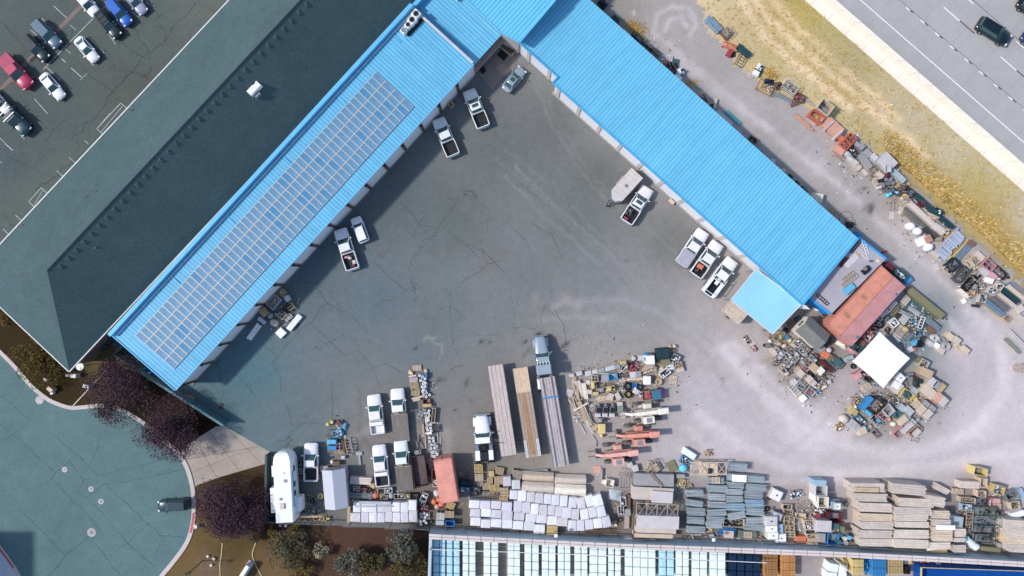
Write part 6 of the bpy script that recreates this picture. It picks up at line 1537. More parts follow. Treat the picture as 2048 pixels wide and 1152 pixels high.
table('''
crate 843 757 17 17 -3 gr ht=.35 f= | grey crate of buckets with a blue edge at the top of the column
plank 852 751 10 3.5 90 bl ht=.7 | short blue board on the edge of the bucket crate
crate 847 773 15 16 -5 gr ht=.35 f= | second grey crate of buckets in the column
pallet 834 736 17 11 4 be ht=.25 | pinkish pallet at the top end of the bucket column
box 851 742 6 7 10 be ht=.35 | small beige box at the top end of the bucket column
scrap 821 746 9 9 0 ye ht=.25 f=y | small yellow scrap left of the bucket column
lumber 827 760 16 11 0 wd ht=.5 | grey brown stacked boards left of the blue edged crate
plank 825 752 15 3 8 lg ht=.55 | pale board on the grey brown stacked boards
pallet 829 773 16 14 2 tn ht=.45 | tan pallet, upper of two left of the buckets
pallet 831 785 17 13 -3 tn ht=.45 | tan pallet, lower of two left of the buckets
plank 836 795 27 3.5 14 be ht=.6 | beige beam lying across the lower pallet and buckets
lumber 833 799 15 6 12 be ht=.4 | short beige boards at the foot of the pallets
crate 853 803 15 10 0 ru ht=.6 f= | rust brown empty crate above the bucket rows
plank 854 811 17 6 2 go ht=.65 | ochre board closing the rust brown crate
tray 855 832 15 30 0 dk ht=.2 f= | long dark tray holding ten white buckets
open 867 831 7 29 -5 tn ht=.6 | tall tan cabinet lying beside the white buckets
roll 857 867 13 5.5 2 wh ht=.45 | white roll lying across the bucket rows
rack 871 858 7 14 5 dk ht=.6 | dark narrow rack right of the white roll
lumber 846.5 861 26 4 95 tn ht=.25 | tan lath bundle standing left of the buckets
plank 851 884 26 2.5 92 be ht=.15 | thin beige lath below the tan bundle
crate 863 880 14 12 0 gr ht=.35 f= | upper grey crate at the lower end of the bucket column
crate 868.5 894 15 13 3 gr ht=.35 f= | middle grey crate at the lower end of the bucket column
crate 869 908 16 14 -5 st ht=.4 f= | lowest grey crate at the end of the bucket column
plank 876 885 38 2 93 st ht=.12 | thin steel rail right of the grey crates
plank 880 892 34 2 86 st ht=.1 | second thin steel rail right of the grey crates
frame 840 830 15 6 70 st ht=.8 | small grey tripod stand left of the long dark tray
plank 861 925 22 1.6 88 st ht=.08 | thin steel rod on the ground below the bucket column
''')
# between the trucks, the tent and the orange container
table('''
lumber 721 962 42 14 -2 ww ht=.8 | pale lumber bundle right of the storage tent
tray 713 977 13 10 -5 lg ht=.6 f=g | light grey tub below the pale lumber bundle
crate 727 981 14 9 -3 ru ht=.6 f=r | red crate of bottles below the pale lumber bundle
bag 740 981 11 9 0 dk ht=.5 | dark sack next to the red crate
tarp 746 975 14 11 20 go ht=.6 | ochre tarp below the cross box pickup
crate 762 983 14 12 3 be ht=.6 f=k | beige crate with a black opening above the bales
crate 777 981 15 11 4 lg ht=.6 f=w | light crate of white parts above the bales
pipes 720 992 54 11 -1 st ht=.7 | long bundle of grey steel tubes above the bales
bag 751 993 15 13 10 og ht=.9 | bright orange red bag at the end of the steel tubes
crate 768 995 16 9 0 wd ht=.7 f=t | weathered crate beside the orange red bag
bag 782 993 13 13 0 bg ht=.8 | blue grey sack among the crates above the bales
crate 799 993 22 10 2 be ht=.6 f=w | beige crate with white pipes above the bales
crate 816 993 8 10 0 ol ht=.7 f=y | small crate with yellow parts above the bales
bin 829 993 16 11 0 bk ht=.8 | black bin at the right end above the bales
plank 750 1006 64 6 -1 bh ht=.25 z=1.25 | blue grey steel beam lying on top of the bales
plank 748 1013 78 2.5 0 bh ht=.15 z=1.25 | thin pale beam lying on top of the bales
crate 710 1001 14 4 0 go ht=.6 f=t | narrow ochre crate wedged above the bales
crate 848 995 13 17 -22 lg ht=.8 f=w | grey crate with white parts turned askew near the orange container
tray 845 1008 13 8 -15 te ht=.6 f=g | teal tray below the askew grey crate
crate 848 1017 18 13 0 dr ht=.7 f=r | dark red crate beside the bale block
crate 849 1032 21 13 0 gr ht=.4 f= | grey crate of white buckets against the bale block
tray 846 1046 17 12 3 dk ht=.3 f= | dark tray of white buckets close to the fence
tyre 862 1044 8 8 0 dk ht=.3 | black tyre beside the dark bucket tray
crate 868 949 9 21 0 ru ht=.9 f= | tall brown open crate left of the orange container
crate 870 967 11 13 5 be ht=.6 f=w | beige crate of white shapes left of the orange container
bag 873 988 15 15 0 lg ht=.8 | pale grey sack left of the orange container
bag 878 1001 13 11 -20 og ht=.7 | orange bag, topmost of the heap at the container foot
bag 868 1005 12 12 10 og ht=.6 | orange bag, leftmost of the heap at the container foot
bag 883 1010 15 11 15 og ht=.65 | orange bag, rightmost of the heap at the container foot
bag 874 1015 12 11 0 po ht=.6 | orange bag with a pale yellow fold, lowest of the heap
pallet 901 1011 17 15 -25 go ht=.5 | olive tan pallet askew at the foot of the orange container
pallet 881 1033 16 15 -3 lg ht=1.1 | grey lilac pallet stack below the orange bags
pallet 899 1029 17 14 -3 tn ht=1.1 | tan pallet stack below the askew pallet
box 880 1046 16 9 -3 bh ht=1. | blue grey box in front of the grey lilac pallets
crate 900 1047 18 11 -3 bl ht=1. mat=plastic f= | bright blue bin in front of the tan pallets
machine 931 967 25 15 -10 dt ht=.8 | dark teal machine with tines right of the orange container
crate 930 980 19 11 -8 bl ht=.6 mat=plastic f=b | blue crate below the dark teal machine
frame 937 955 16 12 75 dk ht=.7 | thin dark fork frame above the teal machine
cage 951 983 18 14 -5 dk ht=.7 f=k | dark cage right of the blue crate
cage 981 989 37 10 2 br ht=.9 f=t | long brown lattice cage below the loose pallets
plank 962 970 14 1.6 65 st ht=.1 | thin grey rod by the loose pallets
pallet 957 937 17 18 2 go ht=.6 | tan pallet stack right behind the white tractor, upper one
pallet 958 955 17 15 2 be ht=.5 | tan pallet stack right behind the white tractor, lower one
box 983 948 11 12 2 go ht=.7 mat=wood | small ochre wooden box among the loose pallets
pallet 999 942 17 15 -10 tn ht=.5 | tan pallet turned slightly, at the upper right of the loose group
pallet 980 962 11 15 -2 tn ht=.6 | narrow tan pallet under the small ochre box
pallet 997 961 17 17 4 tn ht=.8 | tan pallet stack left of the two grey bales
pallet 972 973 14 14 6 tn ht=.5 | small tan pallet next to the dark cages
pallet 989 977 20 16 5 go ht=.9 | broad tan pallet stack over the long brown cage
pallet 1008 985 18 20 2 tn ht=.9 | tan pallet stack touching the bale block, upper one
pallet 1007 998 17 12 2 go ht=.9 | tan pallet stack touching the bale block, lower one
pallet 1034 949 18 17 -8 wd ht=.8 | grey brown pallet stack above the lower grey bale
tray 1079 944 33 8 4 bh ht=.5 f= | long blue grey tray above the covered beams
''')
# slabs and racks left of the scaffold bundles
table('''
sheet 1194 939 15 14 -3 po ht=.1 | orange tan mat lying alone below the lowest telehandler
plank 1204 950 24 1.5 88 st ht=.5 | thin post beside the orange tan mat
box 1261 930 10 10 20 lg ht=.6 | pale box, smaller one above the scaffold frames
box 1271 937 12 13 15 li ht=.7 | lilac box, larger one above the scaffold frames
crate 1220 967 16 16 -12 cr ht=.8 f= | cream open crate alone beside the big grey slabs
box 1209 964 10 9 -10 cr ht=.4 | cream box attached to the side of the cream open crate
frame 1250 948 18 10 -30 wd ht=.8 | weathered folding frame above the wire frames
frame 1252 963 27 26 2 gr ht=.35 | square grey wire frame left of the big slabs
tarp 1230 992 25 21 -10 bh ht=.45 | crumpled clear plastic sheet on the bare ground
tray 1247 1003 11 19 3 lg ht=.8 f=w | pale long tray of rubble, upper of two left of the slabs
tray 1242 1021 12 18 3 lg ht=.8 f=w | pale long tray of rubble, lower of two left of the slabs
lumber 1258 1004 29 6 88 br ht=.6 | dark timber stack against the big slabs
block 1256 1025 12 14 3 gr ht=.7 | grey concrete block below the dark timber stack
lumber 1254 1044 26 9 88 wd ht=.4 | weathered timbers below the grey concrete block
tyre 1241 1040 8 8 0 ru ht=.3 hub=tan | small rusty wheel ring near the weathered timbers
scrap 1229 1047 10 11 0 go ht=.25 f=y | small heap of yellow leaves near the rusty wheel
sticks 1204 1063 58 8 3 br ht=.4 | long brown sticks below the bales beside the fence
slab 1308 960 79 24 -2 gr ht=1.3 | top grey slab stack of the long row, with round bars on it
pipes 1313 961 31 9 -48 be ht=.25 z=1.31 | bundle of beige round bars lying across the top grey slabs
slab 1306 988 81 25 -3 lw ht=1.5 | second grey slab stack of the long row
slab 1325 995 41 23 -4 li ht=.4 z=1.51 | lilac panel with dark marks lying on the second slab stack
rack 1314 1023 83 30 -3 wd ht=2.2 | brown steel truss rack in the middle of the slab row
frame 1312 1010 80 4 -4 dk ht=1.8 | dark truss beam along the upper side of the rack
slab 1317 1045 83 25 -2 li ht=2.4 | big lilac slab stack below the truss rack
slab 1312 1061 80 11 -2 lw ht=2.1 | narrow lilac slab stack, second from the wall
slab 1307 1072 76 8 -2 be ht=1.7 | narrow beige slab stack, closest to the wall
rack 1270 1035 6 90 0 br ht=1.4 | narrow brown upright rack on the side of the slab row
cage 1311 933 17 19 30 wd ht=.9 f= | weathered open cage above the slab row
pallet 1312 936 12 17 35 be ht=.7 | beige slatted panel in the weathered cage
frame 1297 934 20 8 62 be ht=.6 | beige leaning frame beside the weathered cage
sheet 1344 933 17 21 25 ol ht=.2 | olive flat panel lying above the scaffold frames
slab 1361 953 17 8 0 gr ht=.8 | small grey panel stack right of the slab row
cage 1363 967 15 15 -10 ye ht=.6 f=y | yellow scaffold fittings cage right of the slab row
frame 1357 975 20 14 -60 bg ht=.4 | blue grey frame below the yellow cage
scrap 1380 971 10 8 0 be ht=.25 f=t | small beige scrap near the yellow cage
box 1379 908 28 13 -33 mi ht=.8 | pale mint long box alone at the top of this row
crate 1371 922 18 14 -25 bl ht=.7 mat=plastic f=w | blue box with a white front below the mint long box
bag 1368 938 17 18 0 cy ht=.7 | turquoise sack below the blue box
rack 1417 937 70 24 0 be ht=1.7 | beige cross braced steel rack right of the turquoise sack
box 1420 939 31 25 -2 be ht=1.6 mat=wood | beige platform in the middle of the cross braced rack
machine 1421 943 8 11 0 dk ht=.4 z=1.6 | small dark motor on the beige platform
scrap 1418 906 16 12 0 be ht=.4 f=t | small beige scrap heap above the cross braced rack
''')
# scaffold bundles
S8 = lambda x, y: (1330 + x / 5.76, 890 + y / 5.76)
for cn, cells in (('first', [(340,555,200,80,0),(340,672,195,75,-8),(355,770,210,95,-3),(352,870,200,85,-4),(355,975,215,80,-2)]),
                  ('second', [(590,410,190,80,-2),(605,505,225,90,-2),(600,600,190,85,-2),(602,690,200,75,-1),(600,780,215,85,2),(585,858,200,62,0),(570,925,185,80,0)]),
                  ('third', [(845,255,205,90,-3),(825,372,215,85,-3),(815,465,190,75,-4),(800,540,190,70,-2),(803,622,185,80,0),(815,715,215,90,-1),(828,815,195,85,10)]),
                  ('fourth', [(1045,395,195,85,-4),(1055,492,225,85,-5),(1025,575,200,95,-3),(1035,675,205,95,-2),(1040,770,200,90,-4),(1040,870,205,80,2),(1030,948,230,80,-4)])):
    for i, (x, y, w_, d_, a_) in enumerate(cells):
        X_, Y_ = S8(x, y); it('scaf', X_, Y_, w_ / 5.76, d_ / 5.76 * .93, a_, rnd.choice(['bg', 'bh', 'bg', 'lb', 'bg']), f'blue grey scaffold board bundle, {ordw(i + 1)} from the top in the {cn} column', ht=rr(.9, 1.15), group='scaffold board bundles')
table('''
pallet 1432 961 16 13 0 be ht=.12 z=1.15 | pinkish pallet lying on the top bundle of the second scaffold column
slab 1479 957 28 14 -3 wh ht=.25 z=1.1 | white panel lying on the second bundle of the third scaffold column
crate 1468 1046 42 17 -2 be ht=.9 f=g | long beige crate of pipes near the foot of the third scaffold column
scaf 1455 1063 32 15 -6 bl ht=.7 | bright blue edged scaffold bundle close to the fence
slab 1458 1069 19 14 -5 lw ht=.3 z=.7 | pinkish boards lying on the blue edged scaffold bundle
scaf 1495 1069 35 15 -2 gn ht=.8 | green grey scaffold bundle close to the fence, by the water tanks
pallet 1496 1070 16 13 -3 be ht=.12 z=.8 | pale slats lying on the green grey scaffold bundle
sticks 1523 1081 16 12 -50 wd ht=.4 | short grey sticks by the fence near the water tanks
box 1424 1072 9 8 25 bh ht=.4 | small blue grey box by the floodlight pole
plank 1386 1075 14 3 -65 lg ht=.2 | short pale board leaning at the fence below the first scaffold column
plank 1395 1070 15 2 0 cr ht=.15 | short cream lath at the foot of the first scaffold column
scrap 1418 1061 12 5 0 og ht=.25 f=y | orange scrap between the first two scaffold columns
tank 1554 991 22 21 -25 wh ht=1.1 | white water tank standing alone right of the scaffold bundles
machine 1540 996 7 10 -25 dr ht=.5 | small red engine beside the lone white water tank
tank 1543.5 1043 25 19 0 li ht=1.7 | lilac topped water tank, uppermost of the cluster
tank 1544.5 1058 23 16 0 wh ht=1.6 | white water tank in the middle of the cluster
tank 1547 1072 22 16 0 wh ht=1.5 | white water tank, lower one of the cluster
tank 1563 1077 21 17 2 wh ht=1.3 | white water tank, lower right one of the cluster
tank 1556 1034 18 15 -20 bh ht=1.2 | blue tinted water tank behind the lilac topped one
tank 1560.5 1058 14 18 0 lb ht=1.1 | blue tinted water tank between the white ones
tyre 1535 1018 10 10 0 dk ht=.35 | black tyre beside the fourth scaffold column
coil 1547 1017 6 6 0 gn ht=.3 | small green hose coil near the water tanks
scrap 1594 988 30 15 12 te ht=.3 f=b | teal hose tangle on the bare ground left of the tall cabinets
crate 1575 1014 19 10 -3 be ht=.6 f=g | beige framed crate above the brown crate column
crate 1577 1025 19 12 -5 wd ht=.6 f=t | weathered crate above the brown crate column
crate 1579 1042 21 18 -3 tn ht=.9 slat=d f=t | brown crate, first in the brown crate column
crate 1580 1058 20 11 -2 tn ht=.9 slat=d f=t | brown crate, second in the brown crate column
crate 1581 1069 19 10 -2 be ht=.9 slat=d f=t | brown crate, third in the brown crate column
crate 1581 1078 19 8 -2 tn ht=.8 f=t | brown crate, fourth in the brown crate column
box 1581 1086 18 7 -2 ru ht=.7 mat=rust | rust red box at the foot of the brown crate column
crate 1602 1032 20 10 -2 be ht=.7 f= | beige framed table like crate in the middle
tarp 1600 1052 18 28 5 gr ht=.4 | grey tarp spread below the beige framed crate
box 1602 1079 22 13 2 og ht=.9 | orange red box by the fence
crate 1619 1046 21 10 -2 be ht=1.1 f=t | beige rack crate, first of four in a column
crate 1621 1055 21 9 -2 lg ht=1.1 f=w | beige rack crate with pale contents, second of four in a column
crate 1622 1064 21 9 -2 wd ht=1.1 f=k | beige rack crate with black contents, third of four in a column
crate 1624 1073 20 8 -2 be ht=1. f=t | beige rack crate with brown contents, fourth of four in a column
block 1626 1084 22 13 -3 tn ht=.9 | tan block by the fence beside the orange red box
box 1640 966 27 11 -3 lb ht=1.9 | light blue topped cabinet, topmost of the tall cabinets
open 1643 982 24 21 -2 lg ht=1.9 | grey open cabinet below the light blue topped one
open 1647 1005 21 22 -2 cr ht=1.9 | cream open cabinet, second of the open ones
scrap 1642 1024 22 17 0 lg ht=1.2 f=w | heap of pale parts below the cream cabinet
plank 1631 984 40 3 86 wh ht=1.6 | white panel edge standing left of the open cabinets
rack 1636 1040 24 6 85 rd ht=1.2 | red upright frame left of the lilac cabinet
box 1648 1053 31 23 -3 li ht=1.9 | lilac cabinet in the middle of the tall cabinets
box 1644 1076 15 18 -3 gr ht=1.5 | grey stained cabinet by the fence
machine 1673 1011 24 22 -4 lb ht=1.6 | blue and white machine right of the cream cabinet
tank 1675 1013 15 14 -4 wh ht=.25 z=1.6 | white ribbed cover on the blue and white machine
open 1671 1036 26 22 2 dr ht=1.4 | dark red open cabinet right of the lilac one
box 1670 1053 18 11 -3 te ht=1.3 | teal box below the dark red cabinet
crate 1671 1063 14 12 0 be ht=1. f=y | beige crate with yellow sticks below the teal box
open 1667 1079 23 22 -3 bl ht=1.4 | bright blue open cabinet by the fence
roll 1693 1011 10 6 80 gn ht=.4 | short green grey roll left of the lumber piles
''')
for i, (x, y, c) in enumerate([(1010,860,'gn'),(1050,860,'br'),(1000,815,'ol'),(1030,945,'lg'),(1085,935,'sb'),(1045,1000,'gr'),(1095,1000,'br'),(960,990,'te'),(975,900,'te')]):
    o = it('drum', 1530 + x / 6.4, 930 + y / 6.4, 8.6, 8.6, 0, c, f"{dict(gn='green',br='brown',ol='olive',lg='pale grey',sb='sky blue',gr='grey',te='teal')[c]} pipe end standing, {ordw(i + 1)} of the cluster beside the lumber", ht=1.4 + .1 * (i % 3), mat='plastic', name='upright_pipe', cat='pipe', group='upright pipes by the lumber')
# lumber piles in the south east
L4 = lambda x, y: (1536 + x / 4, 864 + y / 4)
for cn, hh, cells in (('first', 2.5, [(800,445,268,72,-1),(822,525,264,68,-2),(865,605,262,74,-2),(874,687,262,68,-2),(878,750,258,62,-1),(864,818,266,64,-1),(868,885,268,64,-1)]),
                      ('second', 2.6, [(1130,462,275,84,-5),(1184,566,272,72,-3),(1165,635,300,62,-2),(1150,690,268,52,-1),(1150,742,275,48,-1),(1152,818,272,72,-1),(1148,896,275,72,-2)]),
                      ('third', 2.4, [(1342,555,155,82,-10),(1384,662,146,66,-2),(1388,728,150,58,-2),(1396,788,168,58,-1),(1396,848,164,60,-1),(1374,912,172,56,0)]),
                      ('fourth', 1.9, [(1540,808,88,66,0),(1532,864,90,34,0),(1538,935,94,62,0)])):
    for i, (x, y, w_, d_, a_) in enumerate(cells):
        X_, Y_ = L4(x, y); it('lumber', X_, Y_, w_ / 4, d_ / 4 * .97, a_, rnd.choice(['ww', 'lw', 'be', 'ww', 'lw']), f'weathered lumber pile, {ordw(i + 1)} from the top in the {cn} stack column', ht=hh + rr(-.15, .15), group='lumber piles in the south east corner')
table('''
plank 1734 980 48 9 -1 tn ht=.14 z=2.6 | tan boards lying on the uppermost pile of the first lumber column
sheet 1891 1055 38 9 -1 wh ht=.03 z=2.6 | white sheet lying on the third lumber column
sheet 1869 1096 30 7 8 mi ht=.05 z=2.1 | crumpled white film at the foot of the third lumber column
lumber 1876 1101 39 8 0 go ht=1.4 | ochre beam stack close to the fence under the third column
slab 1913 1043 27 20 -8 bg ht=1.2 | teal grey panel stack right of the third lumber column
lumber 1885 979 30 12 -28 lw ht=1. | small grey lumber pile turned askew right of the big piles
lumber 1940 970 40 14 -2 ww ht=1.3 | pale lumber pile below the yellow box
pallet 1916 983 23 11 -6 be ht=.6 | beige pallet left of the pale lumber pile
crate 1936 1000 31 10 -5 be ht=.9 f=t | long cream crate below the pale lumber pile
crate 1934 1015 20 13 -5 lb ht=.8 f=b | crate of light blue parts below the long cream crate
open 1962 944 27 16 -11 ye ht=1.5 | yellow open box at the top of the south east corner
open 1968 966 14 18 -4 be ht=1.2 | beige open shelf box below the yellow one
crate 1964 988 17 13 -5 be ht=1. f=t | beige crate below the beige shelf box
crate 1999 980 23 17 -17 go ht=1.3 f=b | ochre box with bright blue parts right of the lumber
box 1991 1002 21 10 -3 pk ht=.9 | pink topped box below the ochre box
crate 1992 1013 21 11 -3 be ht=.8 f=t | beige crate below the pink topped box
cage 1968 1007 29 17 -3 nv ht=1.4 f=k | dark blue wire cage, topmost of the dark cage column
cage 1972 1025 33 16 -3 gn ht=1.5 f=k | dark green wire cage, second of the dark cage column
cage 1999 1028 17 15 -3 te ht=1.4 f=k | small teal wire cage right of the second dark cage
cage 1978 1045 52 17 -3 te ht=1.6 f=k | longest teal wire cage in the dark cage column
cage 1975 1063 42 16 -4 dt ht=1.6 f=k | dark teal wire cage, fourth of the dark cage column
cage 1974 1081 34 17 -3 dt ht=1.6 f=k | dark teal wire cage, lowest of the dark cage column
scrap 1942 1041 14 44 5 br ht=.9 f=t | tall narrow heap of brown poles left of the dark cages
frame 1939 1040 42 13 88 wd ht=1.1 | weathered long frame over the brown poles
roll 1948 1090 26 17 -35 mi ht=1.2 | big pale mint pipe with a round grey mouth
roll 1938 1082 16 12 -35 cy ht=.9 | turquoise pipe behind the big mint pipe
box 1983 1099 38 9 -6 ol ht=.9 | olive tapered trough by the fence
bag 2003 1076 14 13 0 go ht=.9 | ochre sack right of the dark cages
box 2006 1092 17 9 -8 gr ht=.9 | grey box right of the olive trough
cage 2026 993 25 17 20 gn ht=1.2 f=k | green wire cage near the right edge
crate 2031 1011 18 15 8 be ht=.9 f=g | beige crate under the green wire cage
slab 2036 1029 27 11 15 wh ht=1. | white panel stack slanting near the right edge
sheet 2044 988 9 22 25 lb ht=.6 | light blue panel at the right edge by the green cage
lumber 2033 1049 44 17 -4 lw ht=2.3 | reddish lumber pile at the right edge, first of four
lumber 2037 1067 46 18 -4 ww ht=2.4 | weathered lumber pile at the right edge, second of four
lumber 2039 1083 44 14 -3 be ht=2.3 | beige lumber pile at the right edge, third of four
lumber 2042 1098 46 15 -3 lw ht=2.2 | weathered lumber pile at the right edge, lowest of four
pallet 1637 963 5 5 45 be ht=.05 | tiny beige scrap square on the bare ground
''')
# middle clutter field between the trailers and the loop road
table('''
block 1144 751 10 7 5 lg ht=.5 | pale concrete block, first of the chain from the trailer side
block 1159 747 12 9 12 lg ht=.6 | pale concrete block, second of the chain from the trailer side
block 1177 747 13 10 12 lg ht=.6 | pale concrete block, third of the chain, with lifting marks
block 1190 744 12 9 14 li ht=.6 | pale concrete block, fourth of the chain
block 1203 741 14 9 14 gr ht=.6 | grey concrete block, fifth of the chain
block 1220 737 20 9 14 lg ht=.6 | long pale concrete block, sixth of the chain
block 1235 733.5 12 9 8 gr ht=.6 | dark grey concrete block, last of the chain
roll 1212 748 40 6 -6 st ht=.5 | long grey steel pipe below the concrete chain
box 1247 726 12 9 5 go ht=.7 | ochre box at the end of the concrete chain
crate 1249 735 13 12 0 gr ht=.7 f=w | grey crate below the ochre box
scrap 1267 730 21 15 0 lg ht=.6 f=r | heap of white and red parts in the middle field
block 1267.5 717 8 8 40 lg ht=.4 | small pale block turned diagonally
slab 1284 716 14 10 0 li ht=.6 | lilac panel stack next to the tall blue and white box
crate 1265 741 16 7 -2 og ht=.5 mat=plastic f=r | bright orange crate in the middle field
bag 1283 736 8 6 20 rd ht=.4 | red sack near the orange crate
box 1301 720 17 17 3 wh ht=1.9 | tall white topped box with bright blue sides
plank 1294 715 15 4 88 bl ht=1.7 | blue side panel of the tall white box stack
dumpster 1325 708 26 22 4 dt ht=1.5 | dark teal dumpster with two lids in the middle field
slab 1328 724 24 12 2 ol ht=.9 | olive platform in front of the teal dumpster
bag 1341 694 9 9 0 tn ht=.5 | tan sack on the far pallet, left one
bag 1350 693 9 9 30 be ht=.5 | tan sack on the far pallet, upper right one
bag 1348 702 10 8 0 tn ht=.5 | tan sack on the far pallet, lower one
pallet 1346 698 18 16 -12 be ht=.14 | beige pallet carrying tan sacks by the teal dumpster
crate 1352 716 15 13 -28 bh ht=.8 f=w | blue grey crate right of the teal dumpster
crate 1341 732 15 17 12 lg ht=.5 f= | pale crate holding white rolls
roll 1341 727 10 4 10 wh ht=.4 z=.3 | white roll in the pale crate, upper of three
roll 1341.5 732 11 4 10 wh ht=.4 z=.3 | white roll in the pale crate, middle of three
roll 1343 737 11 4 10 wh ht=.4 z=.3 | white roll in the pale crate, lower of three
crate 1358 731 14 14 12 tn ht=.6 slat=d f=t | ochre framed crate at the right end of the field
sheet 1361 739 14 9 12 lw ht=.5 | pinkish sheet in front of the ochre framed crate
tarp 1325 737 14 9 20 be ht=.6 | beige cover above the angled white bin
crate 1330 746 21 13 35 wh ht=.7 f=w | angled white bin of pale tubes
sticks 1299 738 34 16 20 be ht=.7 | large pile of brown planks in the middle field
sticks 1303 732 30 10 -40 wd ht=.7 | crossing brown planks on the large plank pile
frame 1300 742 26 14 12 wd ht=.5 | weathered frame under the plank pile
tray 1226 754 18 13 4 sb ht=.9 f= | light blue topped tray in the middle field
box 1210 757 14 14 4 gr ht=.7 | grey box left of the light blue tray
slab 1266 750 11 12 5 lg ht=.7 | grey panel box, left of a pair above the white cabinet
slab 1277 749 11 13 5 gr ht=.7 | grey panel box, right of a pair above the white cabinet
plank 1274 758 33 4 3 be ht=.5 | beige beam below the pair of grey panel boxes
sheet 1247 759 22 8 5 lw ht=.2 | pinkish flat board left of the beige beam
sticks 1248 752 22 6 -5 br ht=.3 | brown boards beside the light blue tray
crate 1190 757 13 12 0 be ht=.8 slat=d f=k | beige crate above the yellow machine
machine 1189 771 11 20 5 ye ht=1. | yellow and brown machine near the stick pile
box 1191 787 12 6 3 ye ht=.5 | small yellow box at the foot of the yellow machine
bag 1178 765 11 12 -40 lg ht=.5 | pale sack left of the yellow machine
box 1178 784 13 9 -5 lw ht=.6 | pinkish box left of the small yellow box
box 1295 761 14 17 -2 wh ht=1.1 | white cabinet above the wheels
pallet 1317 754 12 12 -12 go ht=.15 | ochre pallet partly under a tan wheel
tyre 1318 764 15 15 0 tn ht=.5 hub=self | tan rusty wheel near the ochre pallet
pallet 1347 760 14 17 -10 be ht=.15 | beige pallet alone at the right end of the field
pallet 1281 763 11 12 35 go ht=.15 | ochre pallet turned askew beside the white cabinet
frame 1306 760 7 13 -10 gr ht=.3 | small grey slatted frame right of the white cabinet
crate 1269 771 9 11 -3 bl ht=.4 mat=plastic slat=d f= | small blue grid crate between the wheels
tyre 1256 773 16 16 0 dk ht=.5 hub=grey | grey rimmed tyre in the row of wheels
tyre 1280 774 12 12 0 dk ht=.45 hub=blue | black tyre with a pale blue hub
tyre 1257 789 15.5 15.5 0 dk ht=.5 hub=yellow | black tyre with a yellow hub
frame 1249 773 8 16 0 be ht=.2 | beige plank frame beside the grey rimmed tyre
machine 1207 780 14 11 8 gr ht=.9 | grey half of the small compressor trailer
machine 1222 778 18 13 9 ye ht=1. | yellow compressor body by the black tyres
machine 1277 786 21 15 -35 lg ht=.7 | pale grey machine left of the colourful cart
box 1271 778 3 6 0 wh ht=.5 | little white post box above the pale grey machine
slab 1222 794 9.5 14 -14 lw ht=.5 | pinkish slab, left of a pair below the compressor
slab 1236 793 9.5 14 30 lw ht=.5 | pinkish slab, right of a pair below the compressor
sticks 1208 797 30 8 10 be ht=.25 | thin scattered laths below the compressor
sticks 1155 775 44 14 -68 be ht=.5 | long beige sticks at the trailer side of the field, top bundle
lumber 1163 778 36 9 -62 ww ht=.5 | pale boards lying diagonally by the trailers
lumber 1170 782 32 8 -80 cr ht=.5 | cream boards lying nearly upright by the trailers
sticks 1154 806 40 22 -65 be ht=.6 | big tangle of beige sticks beside the trailers
lumber 1165 822 40 8 -70 tn ht=.6 | tan timber in the stick tangle
lumber 1173 832 44 9 -68 be ht=.5 | long beige timber at the lower end of the tangle
plank 1162 814 34 2.5 28 cr ht=.75 | cream lath lying across the tangle
sticks 1180 838 36 12 -66 wd ht=.5 | weathered sticks below the timber tangle
sheet 1139 786 14 15 -20 lg ht=.1 | grey flat sheet at the left end of the tangle
sticks 1150 795 24 10 10 wd ht=.4 | short weathered sticks by the grey flat sheet
lumber 1178 853 30 5 -60 bh ht=.3 | blue grey rails below the stick tangle
plank 1166 858 22 3 -62 lw ht=.15 | pinkish plank on the ground near the blue grey rails
plank 1156 834 14 3 15 lg ht=.15 | short pale plank left of the blue grey rails
sheet 1189 854 11 14 -35 tn ht=.3 | tan brown panel left of the yellow dumper
plank 1189 878 18 3 -60 st ht=.15 | grey steel bar below the tan brown panel
plank 1192 889 8 2.5 -88 gr ht=.2 | short grey stub near the middle telehandler
machine 1204 842 12 11 0 gr ht=1. | grey engine end of the small yellow dumper
box 1204 858 14 20 0 ye ht=1.1 | yellow body of the small dumper
bag 1204 872 8 9 0 ye ht=.7 | yellow tip of the small dumper
box 1240 808 11 8 0 lw ht=.6 | pinkish white box above the grey green box
box 1241 819 12 13 0 gn ht=.7 | grey green box right of the three pump units
sheet 1253 829 24 14 -3 lw ht=.15 | pinkish sheet on the ground right of the pump units
plank 1265 829 13 2 -86 st ht=.6 | grey post at the edge of the pinkish sheet
tarp 1285 812 16 10 0 lg ht=.4 | pale grey cloth near the cream telehandler
''')
for i, x in enumerate((1197, 1211, 1225)):
    t = thing('pump_unit', f"grey pump unit with a pale lid, {('first', 'second', 'third')[i]} of the row of three", 'pump', (*P(x, 822, .9), 0), R(-2), 'grey pump units')
    q = MB(); q.box(0, .15, 0, .72, .95, .85, 0, 0, .06); q.build('body', 'metal', t, C(98, 102, 110)); q = MB(); q.box(0, .1, .85, .5, .6, .04)
    for k in range(3): q.box((k - 1) * .16, .1, .89, .06, .5, .02)
    q.build('grille', 'black', t); q = MB(); q.box(0, -.62, 0, .72, .5, .62, 0, 0, .04); q.build('lid', 'plastic', t, C(206, 202, 204)); q = MB(); q.cyl(0, .75, .3, .16, .5, 10); q.build('motor', 'grey', t)
